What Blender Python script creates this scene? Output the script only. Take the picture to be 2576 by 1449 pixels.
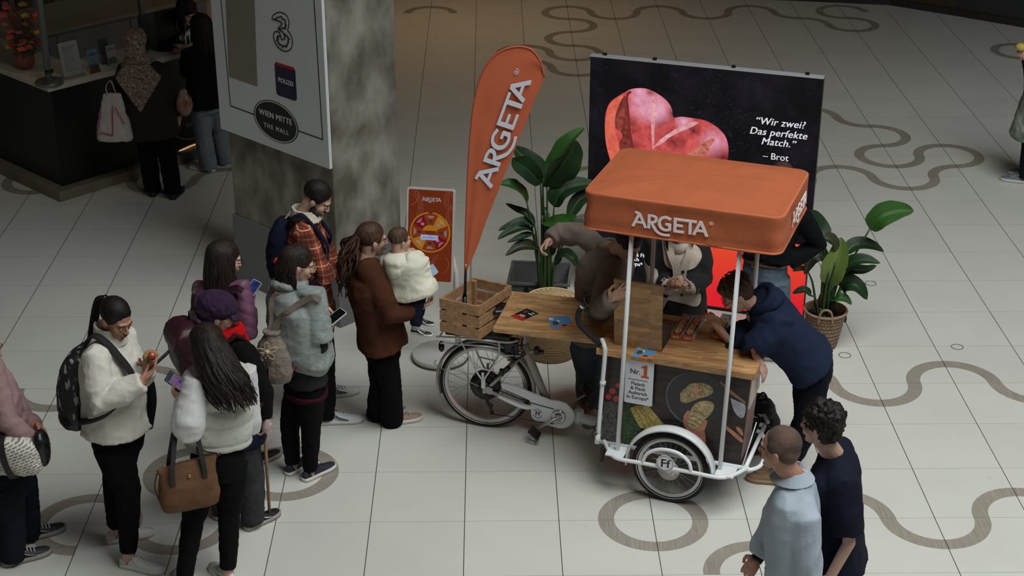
import bpy, bmesh, math, random
import numpy as np
from mathutils import Vector, Matrix, noise
random.seed(7)
for o in list(bpy.data.objects): bpy.data.objects.remove(o)
SC = bpy.context.scene
COL = SC.collection
# ---------------------------------------------------------------- camera
IW, IH, FPX = 2576, 1449, 4074.14
PIT, ROLL, YAW = 0.436934, 0.000768, 0.0142673
CAM = Vector((0.775929, -9.908199, 5.70295))
_fw = Vector((math.sin(YAW)*math.cos(PIT), math.cos(YAW)*math.cos(PIT), -math.sin(PIT)))
_rt = Vector((math.cos(YAW), -math.sin(YAW), 0)); _up = _rt.cross(_fw)
_r2 = _rt*math.cos(ROLL)+_up*math.sin(ROLL); _u2 = -_rt*math.sin(ROLL)+_up*math.cos(ROLL)
cd = bpy.data.cameras.new('camera'); co = bpy.data.objects.new('camera', cd); COL.objects.link(co)
cd.sensor_width = 36; cd.lens = 36*FPX/IW; cd.clip_end = 200
co.matrix_world = Matrix(((_r2.x,_u2.x,-_fw.x,CAM.x),(_r2.y,_u2.y,-_fw.y,CAM.y),(_r2.z,_u2.z,-_fw.z,CAM.z),(0,0,0,1)))
SC.camera = co
SC.view_settings.view_transform = 'Standard'; SC.view_settings.look = 'None'
SC.view_settings.exposure = 0.0; SC.view_settings.gamma = 1; SC.view_settings.use_curve_mapping = False
# ---------------------------------------------------------------- world + daylight of the atrium
wd = bpy.data.worlds.new('world'); SC.world = wd; wd.use_nodes = True
wd.node_tree.nodes['Background'].inputs[0].default_value = (1.0, 0.90, 0.76, 1)
wd.node_tree.nodes['Background'].inputs[1].default_value = 0.055
def area(name, loc, aim, sx, sy, power, color, spread=180):
    l = bpy.data.lights.new(name, 'AREA'); l.shape = 'RECTANGLE'; l.size = sx; l.size_y = sy
    l.energy = power; l.color = color; l.spread = math.radians(spread)
    o = bpy.data.objects.new(name, l); COL.objects.link(o); o.location = loc
    o.rotation_euler = (Vector(aim)-Vector(loc)).to_track_quat('-Z', 'Y').to_euler()
    return o
area('atrium_skylight', (5.2, -4.5, 11.0), (3.6, -1.8, 0), 7.5, 7, 745, (0.95, 0.985, 0.975), 130)
area('shop_lights', (0.6, 10.6, 4.2), (0.4, 9.9, 0), 2.5, 1.0, 17, (1.0, 0.66, 0.36), 120)
# ---------------------------------------------------------------- pixel helpers (photo frame -> the place)
def ray(px, py): return _fw + _r2*((px-IW/2)/FPX) - _u2*((py-IH/2)/FPX)
def G(px, py, z=0.0):
    d = ray(px, py); return CAM + d*((z-CAM.z)/d.z)
def J(px, py, Y):
    d = ray(px, py); return CAM + d*((Y-CAM.y)/d.y)
def PL(px, py, p0, n):
    d = ray(px, py); return CAM + d*((Vector(p0)-CAM).dot(n)/d.dot(n))
# ---------------------------------------------------------------- materials
MATS = {}
def rgb(r, g, b):
    f = lambda c: (c/255/12.92 if c/255 <= .04045 else ((c/255+.055)/1.055)**2.4)
    return (f(r), f(g), f(b), 1)
def mat(name, col, rough=.6, metal=0, bump=0, bscale=60, var=0, vscale=8, spec=None, stretch=None, trans=0, emit=None, estr=0, sheen=0, detail=3, col2=None, alpha=1, coat=0):
    if name in MATS: return MATS[name]
    m = bpy.data.materials.new(name); m.use_nodes = True; nt = m.node_tree; N = nt.nodes; L = nt.links
    b = N['Principled BSDF']; b.inputs['Base Color'].default_value = col; b.inputs['Roughness'].default_value = rough
    b.inputs['Metallic'].default_value = metal
    if spec is not None: b.inputs['Specular IOR Level'].default_value = spec
    if trans: b.inputs['Transmission Weight'].default_value = trans
    if sheen: b.inputs['Sheen Weight'].default_value = sheen
    if coat: b.inputs['Coat Weight'].default_value = coat
    if emit: b.inputs['Emission Color'].default_value = emit; b.inputs['Emission Strength'].default_value = estr
    if alpha < 1: b.inputs['Alpha'].default_value = alpha
    if bump or var:
        tc = N.new('ShaderNodeTexCoord'); mp = N.new('ShaderNodeMapping'); L.new(tc.outputs['Object'], mp.inputs[0])
        if stretch: mp.inputs['Scale'].default_value = stretch
    if bump:
        n = N.new('ShaderNodeTexNoise'); n.inputs['Scale'].default_value = bscale; n.inputs['Detail'].default_value = detail
        L.new(mp.outputs[0], n.inputs['Vector'])
        bp = N.new('ShaderNodeBump'); bp.inputs['Strength'].default_value = bump; bp.inputs['Distance'].default_value = .01
        L.new(n.outputs[0], bp.inputs['Height']); L.new(bp.outputs[0], b.inputs['Normal'])
    if var:
        n = N.new('ShaderNodeTexNoise'); n.inputs['Scale'].default_value = vscale; n.inputs['Detail'].default_value = 4
        L.new(mp.outputs[0], n.inputs['Vector'])
        mx = N.new('ShaderNodeMix'); mx.data_type = 'RGBA'
        rp = N.new('ShaderNodeMapRange'); rp.inputs['From Min'].default_value = .35; rp.inputs['From Max'].default_value = .65
        L.new(n.outputs[0], rp.inputs[0]); L.new(rp.outputs[0], mx.inputs[0])
        c2 = col2 or tuple(c*(1-var) for c in col[:3])+(1,)
        mx.inputs[6].default_value = col; mx.inputs[7].default_value = c2
        L.new(mx.outputs[2], b.inputs['Base Color'])
    MATS[name] = m; return m
def nodes(m): return m.node_tree.nodes, m.node_tree.links, m.node_tree.nodes['Principled BSDF']
# ---------------------------------------------------------------- object helpers
def tag(o, label=None, cat=None, group=None, kind=None):
    if label: o['label'] = label
    if cat: o['category'] = cat
    if group: o['group'] = group
    if kind: o['kind'] = kind
    return o
def empty(name, loc=(0,0,0), label=None, cat=None, group=None, rz=0):
    o = bpy.data.objects.new(name, None); COL.objects.link(o); o.location = loc; o.rotation_euler = (0,0,rz)
    o.empty_display_size = .1
    o['_mw'] = 0; del o['_mw']
    return tag(o, label, cat, group)
def wm(o):
    m = Matrix.LocRotScale(o.location, o.rotation_euler, o.scale)
    return (wm(o.parent) @ m) if o.parent else m
class MB:
    def __init__(s): s.v = []; s.f = []; s.sm = []
    def add(s, v, f, smooth=True):
        n = len(s.v); s.v += [tuple(p) for p in v]; s.f += [tuple(i+n for i in q) for q in f]; s.sm += [smooth]*len(f); return s
    def box(s, c, sz, M=None):
        c = Vector(c); v = []
        for x in (-.5,.5):
            for y in (-.5,.5):
                for z in (-.5,.5):
                    p = Vector((x*sz[0], y*sz[1], z*sz[2]))
                    v.append((M @ p if M else p) + c)
        return s.add(v, [(0,1,3,2),(4,6,7,5),(0,4,5,1),(2,3,7,6),(0,2,6,4),(1,5,7,3)], False)
    def hexa(s, a, b):   # a: 4 bottom corners, b: 4 top corners
        return s.add(list(a)+list(b), [(3,2,1,0),(4,5,6,7),(0,1,5,4),(1,2,6,5),(2,3,7,6),(3,0,4,7)], False)
    def rings(s, R, closed=False, caps=True, smooth=True):
        n = len(R[0]); v = [p for r in R for p in r]; f = []
        m = len(R)
        for i in range(m if closed else m-1):
            for j in range(n):
                k = (j+1) % n; i2 = (i+1) % m
                f.append((i*n+j, i*n+k, i2*n+k, i2*n+j))
        if caps and not closed:
            f.append(tuple(range(n-1,-1,-1))); f.append(tuple((m-1)*n+j for j in range(n)))
        return s.add(v, f, smooth)
    def tube(s, path, rad, n=10, closed=False, flat=1.0, up=None, round_=False, caps=True):
        P = [Vector(p) for p in path]; m = len(P)
        if not hasattr(rad, '__len__'): rad = [rad]*m
        rad = list(rad)
        if round_ and not closed:
            d0 = (P[0]-P[1]).normalized(); d1 = (P[-1]-P[-2]).normalized(); r0, r1 = rad[0], rad[-1]
            pre = [(P[0]+d0*r0*math.sin(a), r0*math.cos(a)) for a in (1.45,1.1,.7,.35)]
            post = [(P[-1]+d1*r1*math.sin(a), r1*math.cos(a)) for a in (.35,.7,1.1,1.45)]
            P = [a for a,_ in pre]+P+[a for a,_ in post]; rad = [b for _,b in pre]+rad+[b for _,b in post]; m = len(P)
        T = []
        for i in range(m):
            if closed: t = P[(i+1)%m]-P[i-1]
            else: t = P[min(i+1,m-1)]-P[max(i-1,0)]
            T.append(t.normalized() if t.length > 1e-9 else Vector((0,0,1)))
        u = Vector(up) if up else (Vector((0,0,1)) if abs(T[0].z) < .9 else Vector((0,1,0)))
        a = T[0].cross(u).normalized(); R = []
        for i in range(m):
            a = (a - T[i]*a.dot(T[i]))
            a = a.normalized() if a.length > 1e-6 else T[i].orthogonal().normalized()
            b = T[i].cross(a)
            R.append([P[i]+(a*math.cos(t)+b*math.sin(t)*flat)*rad[i] for t in (2*math.pi*k/n for k in range(n))])
        return s.rings(R, closed, caps)
    def lathe(s, prof, c=(0,0,0), n=24, M=None, smooth=True):
        c = Vector(c); R = []
        for r, z in prof:
            R.append([((M @ Vector((r*math.cos(t), r*math.sin(t), z))) if M else Vector((r*math.cos(t), r*math.sin(t), z)))+c for t in (2*math.pi*k/n for k in range(n))])
        return s.rings(R, False, True, smooth)
    def ell(s, c, r, M=None, nu=14, nv=9):
        c = Vector(c); r = Vector(r) if hasattr(r, '__len__') else Vector((r,r,r)); R = []
        for i in range(nv):
            ph = math.pi*(i+.5*0)/(nv-1) if 0 else math.pi*(i+.25)/(nv-.5)
            ring = []
            for k in range(nu):
                t = 2*math.pi*k/nu
                p = Vector((r.x*math.sin(ph)*math.cos(t), r.y*math.sin(ph)*math.sin(t), -r.z*math.cos(ph)))
                ring.append((M @ p if M else p)+c)
            R.append(ring)
        return s.rings(R)
    def prism(s, poly, h, M, smooth=False):
        """poly: 2D outline (x,y); extruded z 0..h; M: Matrix 4x4 placing it"""
        n = len(poly); a = sum(poly[i][0]*poly[(i+1)%n][1]-poly[(i+1)%n][0]*poly[i][1] for i in range(n))
        if a < 0: poly = poly[::-1]
        from mathutils.geometry import tessellate_polygon
        tri = tessellate_polygon([[Vector((x,y,0)) for x,y in poly]])
        v = [M @ Vector((x,y,0)) for x,y in poly]+[M @ Vector((x,y,h)) for x,y in poly]
        f = []
        for t in tri:
            A,B,Cc = [poly[i] for i in t]
            o = (B[0]-A[0])*(Cc[1]-A[1])-(B[1]-A[1])*(Cc[0]-A[0])
            t = tuple(t) if o > 0 else tuple(t[::-1])
            f.append(tuple(i+n for i in t)); f.append(tuple(reversed(t)))
        for i in range(n): j=(i+1)%n; f.append((i,j,j+n,i+n))
        return s.add(v, f, smooth)
    def build(s, name, m, parent=None, bevel=0, bseg=2, loc=None):
        me = bpy.data.meshes.new(name)
        v = s.v
        if parent is not None:
            inv = wm(parent).inverted(); v = [inv @ Vector(p) for p in s.v]
        elif loc is not None:
            v = [Vector(p)-Vector(loc) for p in s.v]
        me.from_pydata([tuple(p) for p in v], [], s.f); me.update()
        me.polygons.foreach_set('use_smooth', s.sm)
        if m: me.materials.append(m)
        o = bpy.data.objects.new(name, me); COL.objects.link(o)
        if parent is not None: o.parent = parent
        elif loc is not None: o.location = loc
        if bevel:
            md = o.modifiers.new('bevel', 'BEVEL'); md.width = bevel; md.segments = bseg; md.limit_method = 'ANGLE'; md.angle_limit = .6
        return o
def frame_m(o, x, y, z=None):
    x = Vector(x).normalized(); y = Vector(y); z = x.cross(y).normalized() if z is None else Vector(z).normalized(); y = z.cross(x).normalized()
    return Matrix(((x.x,y.x,z.x,o[0]),(x.y,y.y,z.y,o[1]),(x.z,y.z,z.z,o[2]),(0,0,0,1)))
def remesh(mb, vox=.008, smooth=2, disp=None, factor=.6):
    """union of closed pieces into one continuous skin; returns MB"""
    me = bpy.data.meshes.new('tmp'); me.from_pydata(mb.v, [], mb.f); me.update()
    o = bpy.data.objects.new('tmp', me); COL.objects.link(o)
    r = o.modifiers.new('r', 'REMESH'); r.mode = 'VOXEL'; r.voxel_size = vox
    if smooth:
        s_ = o.modifiers.new('s', 'SMOOTH'); s_.factor = factor; s_.iterations = smooth
    dg = bpy.context.evaluated_depsgraph_get(); dg.update()
    ev = o.evaluated_get(dg); m2 = ev.to_mesh()
    n = len(m2.vertices); co_ = np.empty(n*3); m2.vertices.foreach_get('co', co_); co_ = co_.reshape(-1,3)
    no_ = np.empty(n*3); m2.vertices.foreach_get('normal', no_); no_ = no_.reshape(-1,3)
    F = [tuple(p.vertices) for p in m2.polygons]
    ev.to_mesh_clear(); bpy.data.objects.remove(o); bpy.data.meshes.remove(me)
    if disp is not None: co_ = co_ + no_*disp(co_, no_)[:,None]
    q = MB(); q.v = [tuple(p) for p in co_]; q.f = F; q.sm = [True]*len(F); return q
def nz(co_, sc, seed=0, st=(1,1,1)):
    return np.array([noise.noise(Vector((p[0]*sc*st[0]+seed, p[1]*sc*st[1], p[2]*sc*st[2]))) for p in co_])
def bez(pts, n=8):
    """Catmull-Rom through points"""
    P = [Vector(p) for p in pts]; P = [P[0]*2-P[1]]+P+[P[-1]*2-P[-2]]; out = []
    for i in range(1, len(P)-2):
        for k in range(n):
            t = k/n; a,b,c,d = P[i-1],P[i],P[i+1],P[i+2]
            out.append(.5*((2*b)+(c-a)*t+(2*a-5*b+4*c-d)*t*t+(-a+3*b-3*c+d)*t**3))
    out.append(P[-2].copy()); return out
def text(name, s, size, M, m, parent, bold=0.0, shear=0.0, ext=.0008, align='CENTER', space=1.0):
    c = bpy.data.curves.new('t', 'FONT'); c.body = s; c.size = size; c.shear = shear; c.extrude = ext/2
    c.align_x = align; c.space_character = space; c.resolution_u = 3
    o = bpy.data.objects.new('t', c); COL.objects.link(o)
    dg = bpy.context.evaluated_depsgraph_get(); dg.update(); ev = o.evaluated_get(dg); me = ev.to_mesh()
    q = MB()
    for i, dx in enumerate((0,) if not bold else (0, bold*.9, -bold*.9)):
        q.add([M @ (v.co+Vector((dx, (0,.25,-.25)[i]*bold, i*.00005))) for v in me.vertices], [tuple(p.vertices) for p in me.polygons], False)
    ev.to_mesh_clear(); bpy.data.objects.remove(o); bpy.data.curves.remove(c)
    return q.build(name, m, parent)
def strokes(q, lines, w, M, h=.0008):
    hh = h
    for ln in lines:
        P = [Vector((x,y,0)) for x,y in ln]
        for a, b in zip(P[:-1], P[1:]):
            hh += .000035; h = hh
            d = (b-a).normalized(); nn = Vector((-d.y,d.x,0))*w/2; e = d*w*.12
            v = [a-e-nn, b+e-nn, b+e+nn, a-e+nn]; up = Vector((0,0,h))
            q.hexa([M @ p for p in v], [M @ (p+up) for p in v])
    return q
def curve2(pts, n=6): return [(p.x,p.y) for p in bez([(x,y,0) for x,y in pts], n)]
ARG = [[(0,0),(.36,1)],[(.36,1),(.74,0)],[(.14,.34),(.6,.34)],[(.12,1.06),(.34,.99)],
 [(.92,0),(.92,1)], curve2([(.86,.94),(1.12,.94),(1.3,.86),(1.33,.7),(1.24,.52),(1.05,.45),(.9,.45)]), curve2([(1.06,.45),(1.22,.12),(1.42,-.18),(1.75,-.33),(2.12,-.30)]),
 curve2([(2.16,.86),(1.88,.97),(1.62,.84),(1.52,.5),(1.62,.17),(1.88,.04),(2.14,.12)]), [(2.12,.1),(2.12,.5)],[(2.14,.47),(1.9,.47)],
 [(2.42,0),(2.42,1)],[(2.36,.94),(2.95,.94)],[(2.4,.5),(2.84,.5)],[(2.36,.06),(2.92,.06)],
 [(2.95,.94),(3.62,.94)],[(3.28,0),(3.28,.95)], [(3.5,0),(3.86,1)],[(3.86,1),(4.24,0)],[(3.64,.34),(4.1,.34)]]
def argeta(name, M, h, m, parent, reg=True):
    S = Matrix.Diagonal((h,h,1,1)); q = MB()
    strokes(q, ARG, .17, M @ S)
    if reg:
        strokes(q, [[(4.45+.11*math.cos(a),.98+.11*math.sin(a)) for a in [i*math.pi/6 for i in range(13)]], [(4.42,.92),(4.42,1.03),(4.48,1.0),(4.43,.97),(4.48,.92)]], .025, M @ S)
    return q.build(name, m, parent)
def ribbon(q, path, w, th, side):
    """flat strap along path: width w along 'side' vectors, thickness th"""
    P = [Vector(p) for p in path]; R = []
    for i,p in enumerate(P):
        t = (P[min(i+1,len(P)-1)]-P[max(i-1,0)]).normalized(); s_ = Vector(side[i] if isinstance(side, list) else side)
        s_ = (s_-t*s_.dot(t)).normalized(); n_ = t.cross(s_)
        R.append([p+s_*w/2+n_*th/2, p-s_*w/2+n_*th/2, p-s_*w/2-n_*th/2, p+s_*w/2-n_*th/2])
    return q.rings(R, smooth=False)
Z3 = Vector((0,0,1))
CX0, CY1 = -.7, .5
# ================================================================ floor
T6 = .6
def math_(N, L, op, a, b=None):
    n = N.new('ShaderNodeMath'); n.operation = op
    for i, x in enumerate((a, b)):
        if x is None: continue
        if isinstance(x, (int, float)): n.inputs[i].default_value = x
        else: L.new(x, n.inputs[i])
    return n.outputs[0]
def grout(m, base, cgro, tone=.05, wood=False):
    N, L, b = nodes(m)
    g = N.new('ShaderNodeNewGeometry'); sp = N.new('ShaderNodeSeparateXYZ'); L.new(g.outputs['Position'], sp.inputs[0])
    x = math_(N, L, 'DIVIDE', sp.outputs[0], T6); y = math_(N, L, 'DIVIDE', sp.outputs[1], T6)
    def seam(c, w):
        f = math_(N, L, 'FRACT', math_(N, L, 'ADD', c, .5)); d = math_(N, L, 'ABSOLUTE', math_(N, L, 'SUBTRACT', f, .5))
        return math_(N, L, 'LESS_THAN', d, w/T6/2)
    sx = seam(x, .0055); sy = seam(y, .0035)
    cmb = N.new('ShaderNodeCombineXYZ'); L.new(math_(N, L, 'FLOOR', x), cmb.inputs[0]); L.new(math_(N, L, 'FLOOR', y), cmb.inputs[1])
    wn = N.new('ShaderNodeTexWhiteNoise'); L.new(cmb.outputs[0], wn.inputs['Vector'])
    no = N.new('ShaderNodeTexNoise'); no.inputs['Scale'].default_value = 1.6; no.inputs['Detail'].default_value = 6; L.new(g.outputs['Position'], no.inputs['Vector'])
    hsv = N.new('ShaderNodeHueSaturation'); hsv.inputs['Color'].default_value = base
    v = math_(N, L, 'ADD', math_(N, L, 'MULTIPLY', wn.outputs[0], tone), 1-tone/2)
    v = math_(N, L, 'MULTIPLY', v, math_(N, L, 'ADD', math_(N, L, 'MULTIPLY', no.outputs[0], .16), .92))
    if wood:
        # grain direction differs from tile to tile
        ang = math_(N, L, 'MULTIPLY', math_(N, L, 'ROUND', math_(N, L, 'MULTIPLY', wn.outputs[0], 3)), .8)
        vr = N.new('ShaderNodeVectorRotate'); vr.rotation_type = 'Z_AXIS'; L.new(g.outputs['Position'], vr.inputs['Vector']); L.new(ang, vr.inputs['Angle'])
        mp = N.new('ShaderNodeMapping'); mp.inputs['Scale'].default_value = (3, 70, 1); L.new(vr.outputs[0], mp.inputs[0])
        n2 = N.new('ShaderNodeTexNoise'); n2.inputs['Scale'].default_value = 1.5; L.new(mp.outputs[0], n2.inputs['Vector'])
        v = math_(N, L, 'MULTIPLY', v, math_(N, L, 'ADD', math_(N, L, 'MULTIPLY', n2.outputs[0], .9), .55))
    else:
        n3 = N.new('ShaderNodeTexNoise'); n3.inputs['Scale'].default_value = 9; n3.inputs['Detail'].default_value = 8; L.new(g.outputs['Position'], n3.inputs['Vector'])
        st = math_(N, L, 'GREATER_THAN', n3.outputs[0], .71)
        v = math_(N, L, 'SUBTRACT', v, math_(N, L, 'MULTIPLY', st, .10))
    L.new(v, hsv.inputs['Value'])
    m1 = N.new('ShaderNodeMix'); m1.data_type = 'RGBA'; L.new(math_(N, L, 'MULTIPLY', sy, .55), m1.inputs[0]); L.new(hsv.outputs[0], m1.inputs[6]); m1.inputs[7].default_value = cgro
    m2 = N.new('ShaderNodeMix'); m2.data_type = 'RGBA'; L.new(math_(N, L, 'MULTIPLY', sx, .95), m2.inputs[0]); L.new(m1.outputs[2], m2.inputs[6]); m2.inputs[7].default_value = cgro
    L.new(m2.outputs[2], b.inputs['Base Color'])
mf = mat('floor_tile', rgb(200,199,190), .38, spec=.35); grout(mf, rgb(206,206,199), rgb(60,58,54))
mi = mat('floor_inlay', rgb(140,130,118), .45, spec=.3); grout(mi, rgb(150,143,132), rgb(60,58,54), .12, True)
fl = MB().add([(-9,-7,0),(12,-7,0),(12,14,0),(-9,14,0)], [(0,1,2,3)], False).build('floor', mf); tag(fl, kind='structure')
ARCS = """2,1SE 3,1SW 2,2NE 3,2NW 3,2SE 4,2SW 5,1SW 4,1SE 5,2NE 6,2NW 6,1SE 7,1SW 5,-1NE 6,-1NW 6,-2SE 7,-2SW 7,-1NE 8,-1NW 5,-2SW
7,-11NE 8,-11SW 8,-10NW 7,-10SE 7,-9NE 8,-9NW 8,-10SE 9,-10SW 9,-9NW 8,-9SE 8,-8NW 7,-8NE 7,-9SW 6,-9SE 6,-8NW 7,-12SW
2,-9SE 2,-8NE 3,-8NW 2,-7SE 2,-19SE 2,-18NE 3,-19SW 3,-18NE 3,-18SW 3,-17NW 2,-17SE 2,-16NE 3,-16SW 3,-15NW 2,-15NE 2,-16SW 1,-16SE 1,-15NE 2,-15SW 2,-14NE 3,-14NW
4,-18NW 4,-19SE 5,-19SW 5,-18NE 6,-18NW 6,-19SE 7,-19SW 7,-18NE 8,-18SW 8,-17NE 9,-17NW 9,-18SW 8,-18NE 8,-19SE 9,-19SW
11,-16SE 11,-15NE 12,-16SW 12,-15NW -7,-8NE -6,-8NW -5,-8NE -4,-8NW -4,-9SE -3,-9SW -5,-9SE -7,-9SE
-5,-1NE -4,-1NW -4,-2SE -3,-2SW -3,-1NE -2,-1NW -3,0SE -3,1NE -2,0NW -2,1SW -2,0SE -2,1NE -1,0SW -1,1NW -4,1SE -3,1SW -3,2NE -2,2NW -4,2NE -1,-19SE 0,-19SW"""
q = MB()
for tk in ARCS.split():
    c = tk[-2:]; i, j = (int(a) for a in tk[:-2].split(','))
    cx, cy = {'NW':(i,j),'NE':(i+1,j),'SW':(i,j+1),'SE':(i+1,j+1)}[c]
    a0 = {'NW':-90,'NE':180,'SW':0,'SE':90}[c]   # world y = -row
    R = []
    for k in range(13):
        a = math.radians(a0+90*k/12); p = [(cx*T6+r*T6*math.cos(a), -cy*T6+r*T6*math.sin(a)) for r in (.415,.585)]
        R.append([(p[0][0],p[0][1],.0002),(p[1][0],p[1][1],.0002),(p[1][0],p[1][1],.0016),(p[0][0],p[0][1],.0016)])
    q.rings(R, smooth=False)
q.build('inlay_band', mi, fl)
msk = mat('socket_ring', rgb(90,88,84), .5)
for (px, py) in ((2190,713),(2125,894),(2408,873)):
    p = G(px, py); q = MB(); q.tube([(p.x+.045*math.cos(a), p.y+.045*math.sin(a), .001) for a in [i*math.pi/12 for i in range(24)]], .003, 6, closed=True)
    q.build('floor_socket', msk, fl)
# ================================================================ walls around the hall
mw = mat('shopfront_dark', rgb(70,60,52), .35, var=.25, vscale=2)
mw2 = mat('shopfront_slate', rgb(52,55,56), .3)
wp = [(-9.0,12.6),(2.0,11.75),(4.83,11.40),(6.11,11.15),(6.83,10.63),(7.57,10.06),(9.6,8.2),(11.8,5.6)]
q = MB(); q2 = MB(); q3 = MB()
for k,(a, b) in enumerate(zip(wp[:-1], wp[1:])):
    d = Vector((b[0]-a[0], b[1]-a[1], 0)); n = Vector((d.y,-d.x,0)).normalized()
    A = [Vector((a[0],a[1],0))-n*0, Vector((b[0],b[1],0)), Vector((b[0],b[1],0))-n*.25, Vector((a[0],a[1],0))-n*.25]
    (q if k < 4 else q2).hexa(A, [p+Z3*4.2 for p in A])
    B = [A[0]+n*.03, A[1]+n*.03, A[1]-n*.0, A[0]-n*.0]
    q3.hexa(B, [p+Z3*.09 for p in B])
tag(q.build('wall_back', mw), kind='structure'); tag(q2.build('wall_right', mw2), kind='structure')
tag(q3.build('baseboard_back', mat('baseboard', rgb(48,44,40), .4)), kind='structure')
# unseen gallery slab above the camera, opening shaped to shade the back and left
q = MB(); zc = 6.1
for (x0,x1,y0,y1) in ((-9,-3.2,-12,-.5),(-9,1.2,-.5,13),(1.2,4.5,.5,13),(4.5,13,3.6,13)):
    q.hexa([(x0,y0,zc),(x1,y0,zc),(x1,y1,zc),(x0,y1,zc)],[(x0,y0,zc+.4),(x1,y0,zc+.4),(x1,y1,zc+.4),(x0,y1,zc+.4)])
tag(q.build('ceiling', mat('gallery_soffit', rgb(120,116,110), .8)), kind='structure')
# ================================================================ concrete pillar with its board
D = Vector((-.71592,.69818,0)); E = Vector((.69818,.71592,0)); PC = Vector((-.41413,1.57223,0))
mc = mat('raw_concrete', rgb(140,140,130), .8, bump=.35, bscale=9, var=.5, vscale=4.5, detail=10, col2=rgb(88,85,72), stretch=(1,1,.6))
N, L, b = nodes(mc)
PW, PD = 1.31, .70
ins = .012
A = [PC+D*ins+E*ins, PC+E*(PD-ins)+D*ins, PC+E*(PD-ins)+D*(PW-ins), PC+D*(PW-ins)+E*ins]
pil = MB().hexa(A, [p+Z3*4.4 for p in A]).build('trim_1', mc, bevel=.012); tag(pil, kind='structure')
# dirt washes and lighter lime clouds
no = N.new('ShaderNodeTexNoise'); no.inputs['Scale'].default_value = 2.6; no.inputs['Detail'].default_value = 12; no.inputs['Roughness'].default_value = .7
g_ = N.new('ShaderNodeNewGeometry'); L.new(g_.outputs['Position'], no.inputs['Vector']); sp_ = N.new('ShaderNodeSeparateXYZ'); L.new(g_.outputs['Position'], sp_.inputs[0])
hs = N.new('ShaderNodeHueSaturation'); L.new(b.inputs['Base Color'].links[0].from_socket, hs.inputs['Color']); L.new(math_(N,L,'ADD',math_(N,L,'MULTIPLY',no.outputs[0],1.3),.48), hs.inputs['Value']); L.new(hs.outputs[0], b.inputs['Base Color'])
A = [PC-D*.004-E*.004, PC+E*(PD+.004)-D*.004, PC+E*(PD+.004)+D*(PW+.004), PC+D*(PW+.004)-E*.004]
MB().hexa(A, [p+Z3*.60 for p in A]).build('painted_plinth', mat('plinth_grey', rgb(112,113,112), .5), pil, bevel=.004)
bo = PC+D*.0-E*.03       # board face plane, 3 cm proud of the concrete
nE = -E
def SB(px, py, off=.0): return PL(px, py, PC-E*(.03+off), nE)
zb = 1.345
sx0, sx1 = .0, PW+.03
A = [PC+D*sx0-E*.03, PC+D*sx1-E*.03, PC+D*sx1-E*.002, PC+D*sx0-E*.002]
A = [p+Z3*zb for p in A]
board = MB().hexa(A, [p+Z3*3.0 for p in A]).build('wayfinding_board', mat('board_white', rgb(215,219,222), .5), bevel=.002)
tag(board, 'large white wayfinding board with mall logos fixed on the concrete pillar', 'sign')
# board local frame: x to the right (toward the corner), y up
def BM(px, py, off=.0): 
    p = SB(px, py, off); return frame_m(p, -D, Z3, -E)
def bpt(px, py): p = SB(px, py)-PC; return (-(p.dot(D)), p.z)
B0 = frame_m(PC-E*.0305, -D, Z3, -E)
mk = mat('sign_black', rgb(14,15,14), .5); mtp = mat('sign_taupe', rgb(138,131,120), .55); mwt = mat('sign_white', rgb(214,217,219), .5)
x0, y0 = bpt(570,200); 
q = MB(); q.prism([bpt(556,-260), bpt(576,193), bpt(648,218), bpt(632,-260)], .001, B0); q.build('taupe_panel', mtp, board)
q = MB(); S = lambda *l: [bpt(*p) for p in l]
strokes(q, [S((556,0),(580,266)), S((580,266),(642,289)), S((748,328),(812,351)), S((812,351),(790,0)), S((556,0),(536,-260)), S((790,0),(776,-260))], .009, B0)
q.build('border_line', mk, board)
# oval crest
cc = bpt(694,306)
def oval(rx, ry, n=40): return [(cc[0]+rx*math.cos(2*math.pi*k/n), cc[1]+ry*math.sin(2*math.pi*k/n)) for k in range(n)]
rx = abs(bpt(750,330)[0]-bpt(638,290)[0])/2
ry = .165
cr = MB().prism(oval(rx,ry), .0015, B0).build('oval_crest', mk, board)
q = MB(); P = oval(rx*.94, ry*.94); strokes(q, [P+[P[0]]], .007, B0 @ Matrix.Translation((0,0,.0015)), .0006); q.build('crest_ring', mwt, cr)
text('crest_lettering', 'WIEN MITTE', .066, B0 @ Matrix.Translation((cc[0], cc[1]+.018, .0017)), mwt, cr, bold=.0018, space=1.10)
text('crest_lettering', 'THE MALL', .052, B0 @ Matrix.Translation((cc[0], cc[1]-.075, .0017)), mwt, cr, bold=.001, space=1.35)
# police logo
q = MB(); pc_ = bpt(719,205); w_, h_ = .125, .20
def rr(cx, cy, w, h, r, n=5):
    o = []
    for sx, sy, a0 in ((1,1,0),(-1,1,90),(-1,-1,180),(1,-1,270)):
        for k in range(n+1):
            a = math.radians(a0+90*k/n); o.append((cx+sx*(w-r)+r*math.cos(a), cy+sy*(h-r)+r*math.sin(a)))
    return o
pw = abs(bpt(745,222)[0]-bpt(693,200)[0])/2; ph = abs(bpt(719,248)[1]-bpt(719,166)[1])/2
pb = MB().prism(rr(pc_[0],pc_[1],pw,ph,.03), .0015, B0).build('police_logo', mat('police_blue', rgb(22,24,58), .5), board)
MB().prism(rr(pc_[0],pc_[1]+ph*.91,pw*.93,.012,.01), .0012, B0 @ Matrix.Translation((0,0,.001))).build('red_strip', mat('police_red', rgb(170,22,36), .5), pb)
text('police_lettering', 'POLIZEI', .052, B0 @ Matrix.Translation((pc_[0], pc_[1]-.02, .0016)), mwt, pb, bold=.0015)
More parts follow.
